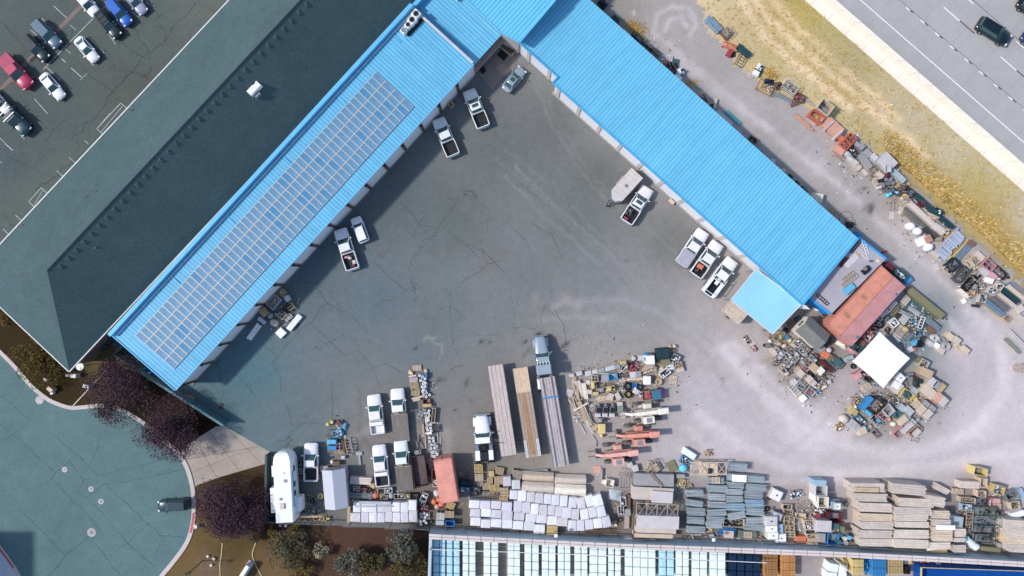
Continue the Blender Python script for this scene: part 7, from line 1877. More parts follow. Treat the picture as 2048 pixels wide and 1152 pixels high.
# strip between the gravel road and the highway verge
table('''
pipes 1428 47 38 15 -46 lb ht=.8 | blue grey bundle of sheet profiles at the top of the verge
cage 1456 62 16 15 -42 wd ht=.9 f=t | weathered square cage beside the blue grey profiles
sticks 1448 71 22 5 -48 br ht=.3 | two dark rails between the cage and the orange frames
rack 1460 91 25 10 -24 og ht=.7 | orange red steel frame on the verge
box 1460 105 10 13 -30 rd ht=.6 | red box below the orange red frame
tarp 1468 108 10 10 0 dk ht=.3 | dark rag beside the red box
pipes 1489 100 31 13 -40 te ht=.6 | teal pipe bundle on the verge
frame 1481 120 24 14 60 dk ht=.4 | dark triangular frame below the teal pipes
machine 1521 132 11 15 -30 wh ht=.7 | white machine, upper half of a pair on the verge
box 1513 146 12 10 -25 wh ht=.6 | white box below the white machine
coil 1521 141 9 9 0 nv ht=.4 | dark blue hose coil beside the white machine
sticks 1496 148 22 8 -28 lw ht=.2 | pale thin sticks at the edge of the gravel road
cage 1535 172 33 22 -27 ol ht=1.1 f=y | large olive cage overgrown with dry weeds
machine 1541 161 18 10 -10 nv ht=.7 z=.9 | dark blue machine lying on the olive cage
cage 1582 172 30 20 -33 cr ht=1.1 f=t | cream yellow steel cage on the verge
sticks 1562 171 12 16 -50 dr ht=.7 | dark red beams between the two verge cages
pipes 1571 195 33 9 -28 bh ht=.5 | blue grey pipe bundle below the cream cage
crate 1600 194 17 15 -30 ru ht=.7 mat=metal f=r | rusty red bin beside the blue grey pipes
sticks 1590 206 20 8 25 ru ht=.4 | rusty sticks below the rusty red bin
sticks 1620 205 26 4 -38 gr ht=.2 | grey laths between the rusty bin and the orange stack
open 1652 214 28 24 -37 be ht=1.6 | pinkish open topped box on the orange stack
crate 1635 232 29 16 -37 og ht=1.3 mat=metal f=y | bright orange bin stack with an open side
plank 1623 240 25 4 -40 lw ht=.3 | pale plank at the foot of the orange bin stack
sticks 1609 245 48 7 -41 po ht=.3 | long orange brown bars lying at the road edge
lumber 1664 252 50 25 -42 po ht=.9 | wide bundle of orange steel beams
plank 1657 252 27 3.5 42 li ht=.2 z=.9 | lilac cross bar on the orange beams, upper one
plank 1675 270 27 3.5 42 li ht=.2 z=.9 | lilac cross bar on the orange beams, lower one
lumber 1682 275 20 10 -42 og ht=.7 | short orange beams at the end of the wide bundle
crate 1703 277 18 17 -42 og ht=1. mat=metal slat=d f=r | orange red compartment crate, upper of two
crate 1692 289 18 17 -42 og ht=1.1 mat=metal slat=d f=r | orange red compartment crate, lower of two
sheet 1679 300 20 14 -35 po ht=.7 | orange panel beside the orange red crates
frame 1677 312 20 8 -35 tn ht=.6 | tan frame at the road edge below the orange panel
box 1715 288 10 9 -40 gr ht=.8 | grey box, upper of a pair beside the orange red crates
box 1724 293 11 11 -40 gr ht=.8 | grey box, lower of a pair beside the orange red crates
crate 1704 300 11 10 -40 dk ht=.8 mat=metal f=w | black box with a white part beside the grey pair
box 1696 308 12 9 -40 lg ht=.7 | light grey box, first of four along the road edge
box 1702 317 12 10 -40 lg ht=.7 | light grey box, second of four along the road edge
box 1711 326 12 12 -40 lw ht=.8 | pinkish white box, third of four along the road edge
box 1717 334 12 11 -40 lw ht=.8 | pinkish white box, fourth of four along the road edge
cage 1708 308 14 16 -40 dk ht=.7 f=k | dark lattice cage between the small boxes
slab 1736 306 15 12 -42 gr ht=.9 | grey panel stack, upper of two near the lilac plate
slab 1749 314 14 11 -42 lg ht=.9 | grey panel stack, lower of two near the lilac plate
slab 1730 321 36 15 -58 gr ht=.5 | long grey panels lying left of the lilac plate
sticks 1734 334 44 12 -55 wd ht=.5 | weathered sticks along the long grey panels
sheet 1775 324 32 28 -45 li ht=1.2 | large lilac steel plate tilted on the verge
tray 1777 337 12 13 -5 lg ht=.35 z=1.2 f= | small grey tray lying on the lilac plate
bag 1776 350 12 9 20 dr ht=.9 | dark red sack at the corner of the lilac plate
sticks 1757 336 24 9 -48 ol ht=.5 | olive sticks between the panels and the lilac plate
sheet 1761 350 14 10 -35 lw ht=.6 | pale pinkish sheet above the silver drums
lumber 1728 343 20 7 -38 ww ht=.4 | pale short boards at the road edge
pallet 1751 364 10 15 32 be ht=.2 | pale slatted pallet beside the silver drums
slab 1797 351 34 11 -42 bg ht=.7 | blue grey long panels on the grass edge
drum 1772 359 8 8 0 st ht=.9 | silver drum, first of the upper row of the drum cluster
drum 1781.5 359.5 7.5 7.5 0 st ht=.9 | silver drum, second of the upper row of the drum cluster
drum 1766 360 7 7 0 dk ht=.9 | black open drum in the drum cluster
drum 1777.5 366.5 8.5 8.5 0 gr ht=.9 | grey drum in the centre of the drum cluster
drum 1786 366 7 7 0 st ht=.9 | silver drum at the grass side of the drum cluster
drum 1766 371.5 8 8 0 st ht=.9 | silver drum at the road side of the drum cluster
drum 1760 374.5 7 7 0 wh ht=.8 | white drum lying outermost of the drum cluster
cage 1777 379 17 9 0 gr ht=.6 f=g | grey mesh crate below the drum cluster
bag 1778 390 9 9 0 cy ht=.6 | turquoise sack below the grey mesh crate
bag 1783 387 8 8 0 sb ht=.6 | pale blue sack beside the turquoise sack
drum 1801 377 9 9 0 ru ht=.8 mat=rust | rust orange drum on the verge
pallet 1796 367 12 12 -30 go ht=.2 | ochre pallet beside the rust orange drum
crate 1793 383 18 9 -35 te ht=.6 mat=metal f=b | teal crate beside the pale blue sack
scrap 1812 377 18 14 0 dk ht=.5 f=k | black heap beyond the rust orange drum
cage 1823 385 16 12 -40 bk ht=.6 f=k | black cage at the grass edge
pallet 1805 402 19 13 35 be ht=.2 | beige slatted pallet above the flat sheets
frame 1786 412 14 16 -5 wd ht=.5 | weathered box frame near the flat sheets
pallet 1790 400 12 9 25 wd ht=.2 | weathered pallet above the box frame
sheet 1784 431 9 15 -8 lw ht=.06 | pinkish flat sheet on the ground, lone one
sheet 1801 421 12 14 -12 lw ht=.06 | pinkish flat sheet on the ground near the steel bundles
frame 1806 425 16 3 70 tn ht=.1 | tan lath beside the pinkish flat sheets
scrap 1814 396 26 14 -40 ol ht=.35 f=y | weedy heap between the pallets and the teal bundles
pipes 1858 410 62 10 -42 te ht=.8 | long teal pipe bundle along the grass, upper part
pipes 1889 437 56 10 -40 te ht=.9 | long teal pipe bundle along the grass, lower part
crate 1878 424 16 11 -35 dt ht=.8 mat=metal f=b | dark teal bin between the teal bundles
pipes 1842 420 70 9 -42 lw ht=.8 | pinkish grey steel bundle beside the teal pipes
lumber 1853 436 92 10 -42 lw ht=.8 | longest pinkish grey steel bundle of the verge
pipes 1846 446 86 7 -41 gr ht=.6 | grey steel bundle beside the longest bundle
lumber 1879 458 26 14 -35 li ht=.7 | lilac panels at the lower end of the steel bundles
sticks 1867 433 28 12 -20 be ht=.9 | beige timbers lying on the steel bundles
sticks 1846 407 18 10 -50 dr ht=.7 | dark red rods at the upper end of the steel bundles
pipes 1824 437 38 8 -45 wd ht=.4 | weathered short rails above the white bags
pipes 1866 467 38 9 -38 dg ht=.6 | dark grey pipe bundle below the white bags
bag 1825 452 21 17 -15 wh ht=1. | plump white bulk bag, first of three
bag 1839 462 19 16 -15 wh ht=1. | plump white bulk bag, second of three
slab 1846 482 17 17 25 wh ht=.7 | white sheet stack between the bulk bags
pallet 1857 478 14 14 25 po ht=.9 | orange tan slatted pallet on the white sheet stack
bag 1861 494 23 17 20 wh ht=1. | plump white bulk bag, third and lowest
drum 1880 478 9 9 0 be ht=.9 | beige topped drum beside the dark grey pipes
scrap 1893 463 16 12 0 ol ht=.4 f=y | yellow weeds between the steel bundles
''')
# scaffold planks laid side by side, a timber for each
o_ = random.Random(5)
t = thing('plank_rack', 'lilac blue rack of many short planks laid crosswise on the verge', 'rack', (*P(1902, 489, .8), 0), R(48)); q = MB()
for k in range(22): q.box(-2.0 + k * .19, o_.uniform(-.12, .12), .5 + o_.uniform(0, .2), .15, 1.75 * o_.uniform(.85, 1.1), .08)
q.build('planks', 'wood', t, C(176, 186, 204)); q = MB()
for s in (-1, 1): q.box(0, s * .7, 0, 4.2, .1, .5)
q.box(.1, .75, .75, 4.4, .12, .1); q.build('bearers', 'wood', t, C(196, 190, 196))
table('''
pipes 1930 502 44 10 47 lb ht=.7 | light blue beam bundle next to the plank rack
plank 1922 497 46 3 47 go ht=.6 | ochre beam beside the light blue bundle
lumber 1943 486 14 9 -35 ru ht=.8 | rusty angle irons at the end of the light blue bundle
sheet 1870 509 19 9 -35 lw ht=.5 | pinkish sheet at the road end of the plank rack
plank 1874 516 20 3 -30 lg ht=.3 | pale rail below the pinkish sheet
box 1898 514 11 9 40 go ht=.6 | ochre box between the rack and the dark crate
crate 1908 530 25 19 38 dt ht=.9 mat=metal f=k | dark teal crate full of scrap by the road
tray 1896 541 19 8 -38 lw ht=.6 f=g | pinkish narrow tray by the road
sheet 1872 534 11 13 15 lw ht=.05 | pinkish square sheet lying on the road edge
bin 1925 549 35 15 48 dg ht=.8 f=k | long dark bin of iron parts
crate 1951 521 20 17 42 be ht=.6 f=t | beige crate of loose planks
sticks 1942 527 24 13 -48 be ht=.7 | loose beige planks beside the beige crate
slab 1960 512 20 12 -45 lw ht=.6 | pinkish board stack above the beige crate
sticks 1971 520 26 5 50 tn ht=.4 | tan boards left of the pink red crate
crate 1979 530 24 18 -42 pk ht=.9 mat=metal slat=d f=k | pink red compartment crate near the right edge
crate 2000 545 30 15 -42 dk ht=.8 mat=metal f=r | black bin of red cans near the right edge
sheet 1969 545 17 15 -35 li ht=.8 | lilac sheet below the pink red crate
box 1986 552 17 13 -40 pk ht=.8 | pink box below the black bin
sheet 1979 561 16 10 -20 wh ht=.9 | white sheet lying over the pink box
bag 2001 557 10 8 0 lg ht=.7 | pale grey sack below the black bin
tyre 2018 555 5 5 0 dk ht=.3 hub=grey | small wheel with a pale hub at the grass edge
crate 1956 553 17 15 42 wd ht=.8 f=k | weathered crate left of the lilac sheet
bin 1942 566 34 12 50 bk ht=.8 f=k | black trench like bin by the road
machine 1954 571 15 12 45 gr ht=.9 | grey machine part in the scrap by the road
scrap 1962 567 17 16 0 lg ht=.7 f=g | pale scrap heap below the weathered crate
scrap 1946 585 24 18 0 gr ht=.6 f=t | grey scrap heap at the lower end by the road
lumber 1929 587 24 7 -38 cr ht=.6 | cream beam at the road end of the scrap
crate 1966 597 14 17 -10 lg ht=.7 mat=metal f=g | pale metal crate at the lower scrap end
drum 1961 606 8 7 0 br ht=.6 mat=rust | brown drum at the lower scrap end
box 1929 602 8 9 30 wh ht=.3 | small white box on the road edge
sticks 1952 612 18 4 -8 dk ht=.2 | dark rods lying by the road
sticks 1926 578 14 8 35 br ht=.4 | brown twigs above the cream beam
crate 1999 572 16 15 -35 be ht=.8 f=b | beige crate of blue parts near the pipe bundles
crate 1986 582 16 14 -30 lg ht=.8 f=w | pale crate near the pipe bundles
pipes 1994 617 46 10 -37 lb ht=.7 | light blue pipe bundle with orange ends, lowest of the fan
plank 1990 627 50 3 -37 tn ht=.3 | tan beam beside the lowest pipe bundle
crate 2015 637 13 11 -40 tn ht=.6 slat=d f=t | tan open crate at the end of the light blue pipes
pipes 2003 607 42 9 -37 gr ht=.7 | grey pipe bundle, second of the fan
lumber 2016 601 46 7 -38 lw ht=.8 | pale beam bundle with slots, third of the fan
pipes 2026 592 40 10 -38 te ht=.8 | teal pipe bundle, fourth of the fan
lumber 2033 585 44 8 -38 be ht=.8 | tan beam bundle, fifth of the fan
pipes 2041 577 40 9 -38 li ht=.8 | lilac pipe bundle at the right edge, sixth of the fan
crate 2019 573 12 10 20 bl ht=.7 mat=plastic f=b | blue crate at the upper end of the pipe fan
box 2041 618 16 14 35 lw ht=.8 | pinkish white box at the right edge below the pipe fan
lumber 2043 639 22 14 -40 lw ht=.6 | pale boards at the right edge below the pinkish box
lumber 2034 679 44 11 -45 li ht=.6 | lilac lumber bundle at the right edge
lumber 2027 692 42 5 -45 gn ht=.4 | green grey rails beside the lilac lumber bundle
spool 2043 737 18 18 0 wd ht=.8 | weathered wire reel at the right edge by the loop road
''')
# along the north wall of the bright blue building
table('''
machine 1207 3 18 14 -40 nv ht=1.1 | dark navy machine at the top edge behind the blue building
bin 1199 14 11 12 -40 bk ht=.8 f=k | black bin below the dark navy machine
box 1230 39 16 15 -42 dt ht=1.1 | dark teal box against the north side of the blue building
plank 1254 66 18 5 -42 lw ht=.5 | pinkish boards behind the blue building
cage 1274 74 24 14 -42 dt ht=1. f=k | dark teal cage behind the blue building
rack 1292 95 24 8 -42 bk ht=.9 | black rack behind the blue building, upper one
rack 1305 108 24 12 -42 br ht=.9 | brown rack behind the blue building, lower one
frame 1312 103 18 6 -40 dk ht=.6 | dark frame leaning out from the brown rack
scrap 1324 124 16 12 -40 go ht=.6 f=y | heap of orange and yellow pots behind the blue building
bin 1343 135 14 22 25 ru ht=.9 f=k | rusty open bin behind the blue building
pallet 1339 116 13 13 -10 lg ht=.2 | pale pallet behind the rusty open bin
pallet 1352 125 11 15 -8 te ht=.2 | teal pallet between the pale one and the white machine
machine 1362 141 14 17 20 wh ht=1.1 | white machine behind the blue building
box 1356 155 15 10 -35 wh ht=.9 | white box touching the blue roof edge
pallet 1402 188 14 12 -20 be ht=.25 | beige pallet by the north side of the blue building
sticks 1408 198 18 8 -50 br ht=.3 | brown sticks below the beige pallet
lumber 1431 207 20 5 80 lw ht=.4 | two pale boards standing away from the blue building
tyre 1424 212 9 9 0 dk ht=.4 | black tyre beside the two pale boards
slab 1449 236 40 10 -42 lg ht=.6 | long pale roofing sheets leaning by the blue building
pipes 1467 234 38 7 -42 cy ht=.4 | turquoise pipes lying on the gravel
tray 1506 279 17 11 -30 ru ht=.6 f=k | rust framed tray by the blue building
pipes 1514 296 24 7 -42 lb ht=.5 | light blue boards by the blue roof edge
box 1494 272 11 8 -40 gr ht=.5 | grey box above the rust framed tray
box 1547 322 9 8 -20 lg ht=.6 | pale box by the lower north edge of the blue roof
drum 1550 328 6 6 0 be ht=.6 | beige drum beside the pale box
bag 1568 341 14 9 -25 be ht=.6 | beige sack by the lower north edge of the blue roof
crate 1581 353 15 10 -38 be ht=.8 f=k | beige crate with dark filling, upper of two by the blue roof
crate 1595 366 15 10 -38 be ht=.8 f=k | beige crate with dark filling, lower of two by the blue roof
scrap 1608 379 18 9 -35 dk ht=.5 f=k | dark scrap beside the two beige crates
pallet 1636 395 20 17 -12 cr ht=.9 | cream slatted pallet stack by the blue roof
box 1631 404 8 6 -30 wh ht=.6 | small white box at the foot of the cream pallets
machine 1703 449 12 14 0 dk ht=.9 | dark motor with a steel drum by the blue roof end
sheet 1716 471 12 12 -40 bl ht=1.2 | bright blue panel at the far end of the blue roof
''')
q = MB(); q.torus(0, 0, .02, .9, .018, 26, 4); q.torus(.5, -.6, .025, .7, .018, 26, 4); o = q.build('cable_loop', 'black'); tag(o, 'thin black cable loops on the gravel behind the blue building', 'cable'); o.location = (*P(1692, 436), .01)
# on the flat store roof and round the containers
ZR = 2.82
table('''
ladder 1731 495 27 5 -70 wh ht=.1 z=2.84 | white ladder lying on the flat grey roof, outer one
ladder 1726 508 28 5 -45 wh ht=.1 z=2.84 | white ladder lying on the flat grey roof, inner one
frame 1711 494 28 5 50 bk ht=.1 z=2.84 | black grate on the flat grey roof, by the blue roof corner
frame 1645 599 30 5.5 -42 bk ht=.1 z=2.84 | black grate on the flat grey roof, at its lower end
sticks 1687 524 26 6 50 dr ht=.15 z=2.84 | dark red boards on the flat grey roof under the blue eave
sheet 1703 522 32 12 45 lg ht=.03 z=2.84 | pale translucent sheet on the flat grey roof
frame 1697 552 26 6 38 tn ht=.15 z=2.84 | tan slats on the flat grey roof, upper row
frame 1700 561 36 8 38 tn ht=.15 z=2.84 | tan slats on the flat grey roof, lower row
box 1699 578 24 12 40 sb ht=.5 z=2.84 | sky blue tub on the flat grey roof beside the red container
machine 1735 540 18 12 42 bk ht=.6 z=2.84 | black tanks on the flat grey roof
drum 1731.5 537.5 8 8 0 gr ht=.3 z=3.3 | grey round lid on the black tanks
tarp 1761 521 20 16 -10 be ht=.8 z=2.4 | beige tarp bundle at the outer corner of the flat roof
sheet 1716 509 11 7 -60 tn ht=.04 z=2.84 | tan stained board beside the white ladders
box 1743 522 6 4 0 te ht=.2 z=2.84 | small teal box on the flat grey roof
box 1780 533 18 12 -38 dr ht=1.4 | dark red box at the end of the orange pink container
crate 1803 549 28 15 -40 te ht=1.3 mat=metal f=b | teal bin outside the dusty pink container
sheet 1817 561 16 9 30 bl ht=.8 | bright blue tarp panel at the corner of the teal bin
sheet 1769 504 10 3 25 rd ht=.3 | thin red panel by the outer edge of the flat roof
crate 1640 605 16 11 -40 ol ht=.9 f=b | olive crate in the shade beside the blue store wall
bag 1636 619 13 9 -30 lg ht=.7 | pale sack in the shade beside the garden shed
scrap 1650 634 18 10 -40 dk ht=.4 f=k | dark scrap between the shed and the container
pallet 1583 648 15 14 -42 br ht=.3 | brown pallet at the gable of the garden shed
box 1597 638 11 8 30 dt ht=.6 | dark teal box at the gable of the garden shed
box 1659 683 14 11 40 dk ht=.8 | dark box at the far end of the garden shed
slab 1643 697 13 13 45 gr ht=.9 | grey panel box at the lower end of the garden shed
''')
# rows of parts below the shed
table('''
scrap 1546 676 11 12 0 ol ht=.6 f=t | olive parts at the canopy end of the scrap rows
bag 1542 682 8 8 0 cr ht=.5 | cream sack at the canopy end of the scrap rows
crate 1562 674 13 12 30 ol ht=.7 f=y | pale yellow crate near the canopy corner
bag 1574 661 13 13 0 bk ht=.8 | black sack near the garden shed
box 1568 667 8 9 30 gn ht=.7 | green grey box between the sacks
box 1574 675 9 7 -30 bl ht=.6 | small blue box near the black sack
bag 1581 681 9 10 -30 ye ht=.6 | yellow sack near the small blue box
drum 1537 692 10 10 0 gr ht=.7 | grey drum at the outer corner of the scrap rows
tyre 1531 691 7 7 0 dk ht=.4 | black tyre at the outer corner of the scrap rows
bag 1560 688 11 10 0 tn ht=.5 | orange brown sack in the scrap rows
bag 1570 692 12 9 20 be ht=.5 | beige sack in the scrap rows
lumber 1545 701 24 7 -50 be ht=.5 | long beige boards on the outer side of the scrap rows
crate 1612 737 13 9 -45 pk ht=.6 mat=plastic f=r | bright pink and white crate in the scrap rows
box 1602 747 13 13 45 lw ht=.8 | pinkish white box alone above the cream crates
pallet 1596 740 14 11 45 be ht=.3 | beige slats beside the pinkish white box
bag 1623 749 14 10 -45 bk ht=.5 | black sack in the middle of the scrap rows
lumber 1630 737 20 15 -42 tn ht=.9 | tan board stack in the middle of the scrap rows
box 1642 742 14 13 45 cr ht=.9 | cream box on the tan board stack side
scrap 1657 747 22 18 0 gr ht=.7 f=g | grey parts heap at the tent side of the scrap rows
bag 1647 734 9 9 0 ol ht=.5 | olive sack above the grey parts heap
plank 1648 727 16 5 -42 dr ht=.8 | dark red panel, upper of two by the green bin
plank 1660 737 18 5 -42 dr ht=.8 | dark red panel, lower of two by the green bin
cage 1611 760 17 20 -42 be ht=.9 f=t | beige wire cage in the lower scrap rows
box 1620 759 13 12 45 lw ht=1. | pinkish white box, upper of two on the beige cage
box 1627 766 12 12 45 lw ht=1. | pinkish white box, lower of two on the beige cage
box 1590 765 12 11 45 lg ht=.6 | pale grey box at the lower edge of the scrap rows
frame 1589 780 24 12 -48 wh ht=.4 | white frame at the lower edge of the scrap rows
bin 1602 775 15 13 -45 bg ht=.7 f=g | blue grey bin at the lower edge of the scrap rows
crate 1621 785 18 16 -40 lg ht=.6 mat=metal f=r | pale crate with pink parts at the lower edge
scrap 1634 773 14 11 0 ye ht=.5 f=y | yellow parts heap at the lower edge
scrap 1646 765 19 15 0 lg ht=.6 f=g | pale parts heap near the lower tent corner
box 1659 764 8 8 20 li ht=.5 | lilac box near the lower tent corner
box 1650 773 8 6 30 cr ht=.4 | small cream box near the lower tent corner
scrap 1637 783 14 11 0 bg ht=.5 f=b | blue grey parts heap at the lower edge
bag 1646 778 6 6 0 ye ht=.4 | small yellow sack at the lower edge
bag 1647 757 11 8 -30 ol ht=.5 | olive sack near the pale parts heap
box 1607 797 13 12 40 wh ht=.5 | white box at the very tip of the scrap rows
pallet 1599 791 14 10 45 be ht=.2 | beige slats at the tip of the scrap rows
tarp 1636 712 15 11 -20 dg ht=.8 | dark blue grey tarp below the shed
box 1652 710 15 13 -30 og ht=.9 | bright orange box below the shed
bag 1660 701 13 13 0 lg ht=.9 | white round sack beside the orange box
crate 1663 717 13 12 -40 ol ht=.7 f=t | olive crate between the orange box and the green bin
bin 1672 726 27 14 -42 gn ht=.9 f=b | green bin with a teal cover near the tent
sheet 1676 725 13 12 -42 te ht=.3 z=.9 | teal cover on the green bin
box 1620 694 13 7 -45 nv ht=.5 | dark blue box along the shed wall
sheet 1503 684 17 12 -45 lw ht=.05 | pinkish tray sheet lying alone on the ground
crate 1493 680 18 8 -50 be ht=.4 f=w | beige framed tray alone on the ground by the canopy
machine 1510 697 12 8 -50 pk ht=.5 | small pink machine on the ground by the canopy
sticks 1532 664 18 5 -10 wd ht=.3 | weathered timber under the canopy corner
''')
k = 0
for x, y, a_ in [(1556,701,45),(1561,707,45),(1570,707,45),(1577,712,45),(1582,700,45),(1589,694,45),(1594,688,45),(1601,686,45),(1597,711,42),(1606,704,42),(1613,697,42),(1559,717,-48),(1552,725,-45),(1566,735,-45),(1578,733,-42),(1582,724,-42),(1591,719,-42),(1610,728,45),(1618,723,45),(1626,718,45),(1615,712,45),(1570,744,40)]:
    k += 1; c = ['gr', 'lg', 'st', 'wd', 'li', 'gr', 'be', 'ru' if k == 16 else 'lg'][k % 8]
    it('crate' if k % 3 else 'machine', x, y, 16, 9, a_ - 90, c, f"{ {'gr':'grey','lg':'pale grey','st':'steel grey','wd':'brown grey','li':'lilac','be':'beige','ru':'rusty'}[c] } parts tray, {ordw(k)} along the scrap rows from the canopy side", ht=rr(.6, .9), group='grey part trays in the scrap rows', name='part_tray', cat='tray', **({'mat': 'metal', 'f': 'g' if k % 2 else 'w'} if k % 3 else {}))
# yard between the containers and the moss topped trough
table('''
box 1853 606 88 14 -39 ol ht=1. mat=stone | long mossy olive trough beside the gravel road
crate 1822 581 13 9 -39 pk ht=.7 f=r | pink end frame at the top of the mossy trough
scrap 1887 633 14 12 -39 lg ht=.8 f=g | grey parts on the lower end of the mossy trough
tarp 1838 628 62 40 -42 te ht=.06 | large teal ground sheet behind the dusty pink container
pallet 1812 600 14 17 -40 lw ht=.4 | pinkish slatted pallet behind the dusty pink container
pipes 1831 622 26 9 -35 wh ht=.5 | white pipes on the teal ground sheet
roll 1826 630 20 3 -35 wh ht=.3 | single white pipe below the white pipes
sheet 1784 613 26 8 48 li ht=.9 | lilac white panel along the pink container, upper part
sheet 1771 626 22 8 38 li ht=.9 | lilac white panel along the pink container, lower part
sticks 1793 620 22 10 50 ol ht=.6 | olive bars beside the lilac white panels
sticks 1797 628 20 9 45 dk ht=.5 | dark bars beside the olive ones
frame 1756 642 20 7 45 lg ht=.8 | pale frame along the pink container
tyre 1761 649 16 16 0 dk ht=.6 | big black tyre beside the pale frame
tarp 1778 637 20 12 30 dg ht=.5 | dark grey tarp between the tyre and the white box
crate 1789 646 15 15 40 wh ht=.7 mat=plastic f=w | white crate behind the canopy tent
crate 1777 660 17 16 -40 be ht=.6 f=g | beige framed crate with a dark green bottom
pallet 1808 639 14 17 -38 lg ht=.4 | pale slatted pallet, upper of two behind the tent
pallet 1801 666 15 17 -42 wd ht=.4 | brown grey slatted pallet, lower of two behind the tent
sticks 1795 675 22 8 -45 lg ht=.4 | pale bars beside the lower slatted pallet
bag 1814 659 15 12 -30 go ht=.7 | orange yellow sack on the teal ground sheet
drum 1804 653 6 6 0 cr ht=.5 | cream drum beside the orange yellow sack
sticks 1812 628 36 5 -25 st ht=.7 | pale steel tubes across the ground sheet
frame 1843 645 24 8 70 wh ht=.8 | white pole frame standing on the ground sheet
scrap 1831 648 18 16 0 te ht=.4 f=b | teal netting heap in the middle of the ground sheet
scrap 1833 668 20 12 0 dt ht=.4 f=b | dark teal netting heap below the first one
pipes 1867 648 34 12 -40 bg ht=.7 | blue grey pipe bundle at the edge of the ground sheet
pipes 1856 656 30 8 -42 gn ht=.5 | green pipe bundle beside the blue grey one
lumber 1864 660 18 9 -40 ru ht=.7 | rusty brown blocks at the end of the pipe bundles
plank 1846 680 16 5 60 dk ht=.6 | dark board near the blue mixer
machine 1836 685 18 14 20 sb ht=.9 | sky blue concrete mixer body
tyre 1841 689 13 13 0 nv ht=1. hub=black | round mouth of the sky blue mixer
box 1821 699 12 11 25 lg ht=.6 | pale grey box below the sky blue mixer
bag 1831 699 9 9 0 og ht=.5 | orange sack below the sky blue mixer
coil 1871 676 15 15 0 lg ht=.5 | pale wire coil among the square blocks
block 1862 687 13 10 -35 lg ht=.7 | pale square block left of the wire coils
block 1875 691 12 10 -35 wh ht=.6 | whitish square block between the wire coils
coil 1884 680 14 14 0 gr ht=.5 | grey wire coil right of the pale one
coil 1893 693 18 18 0 st ht=.6 | largest steel grey wire coil among the blocks
block 1884 702 13 11 -35 lw ht=.7 | pinkish square block below the largest coil
block 1902 673 14 12 -38 be ht=.9 | beige block at the gravel side, first one
block 1915 681 15 13 -38 lw ht=.9 | pinkish block at the gravel side, second one
sticks 1916 692 18 7 -50 be ht=.6 | beige rods between the gravel side blocks
block 1932 700 17 12 -38 be ht=.9 | beige block at the gravel side, last one
scrap 1897 684 14 14 0 lg ht=.3 f=g | pale wire scraps among the coils
bin 1737 672 16 17 -42 pk ht=1.1 f=w | red rimmed bin with white and black filling beside the tent
bin 1739 664 10 10 -42 og ht=1.1 f=y | orange bin with yellow rings beside the tent
bin 1746 657 13 10 -42 rd ht=1. f=k | red bin with grey filling beside the tent
bin 1716 696 14 15 -42 te ht=1.1 f=k | dark teal topped bin under the tent edge
sheet 1724 686 12 12 -42 ru ht=.9 | rust brown panel between the bins
tarp 1689 690 26 12 -30 cr ht=.8 | cream tarp draped at the container foot
sheet 1698 717 18 9 20 bg ht=1. | grey blue flap under the tent corner
sticks 1705 703 24 8 -38 pk ht=.7 | pinkish boards beside the teal topped bin
machine 1723 750 24 18 30 pk ht=1.1 | faded pink compact tractor half under the tent
tyre 1708 733 10 7 0 lg ht=.4 | pale wheel near the faded pink tractor
scrap 1738 759 16 13 0 dk ht=.5 f=k | dark plants at the lower tent edge
pallet 1734 774 18 13 30 be ht=.3 | beige pallet with blue scraps at the lower tent edge
frame 1753 771 14 7 -10 lg ht=.4 | small pale frame at the lower tent corner
''')
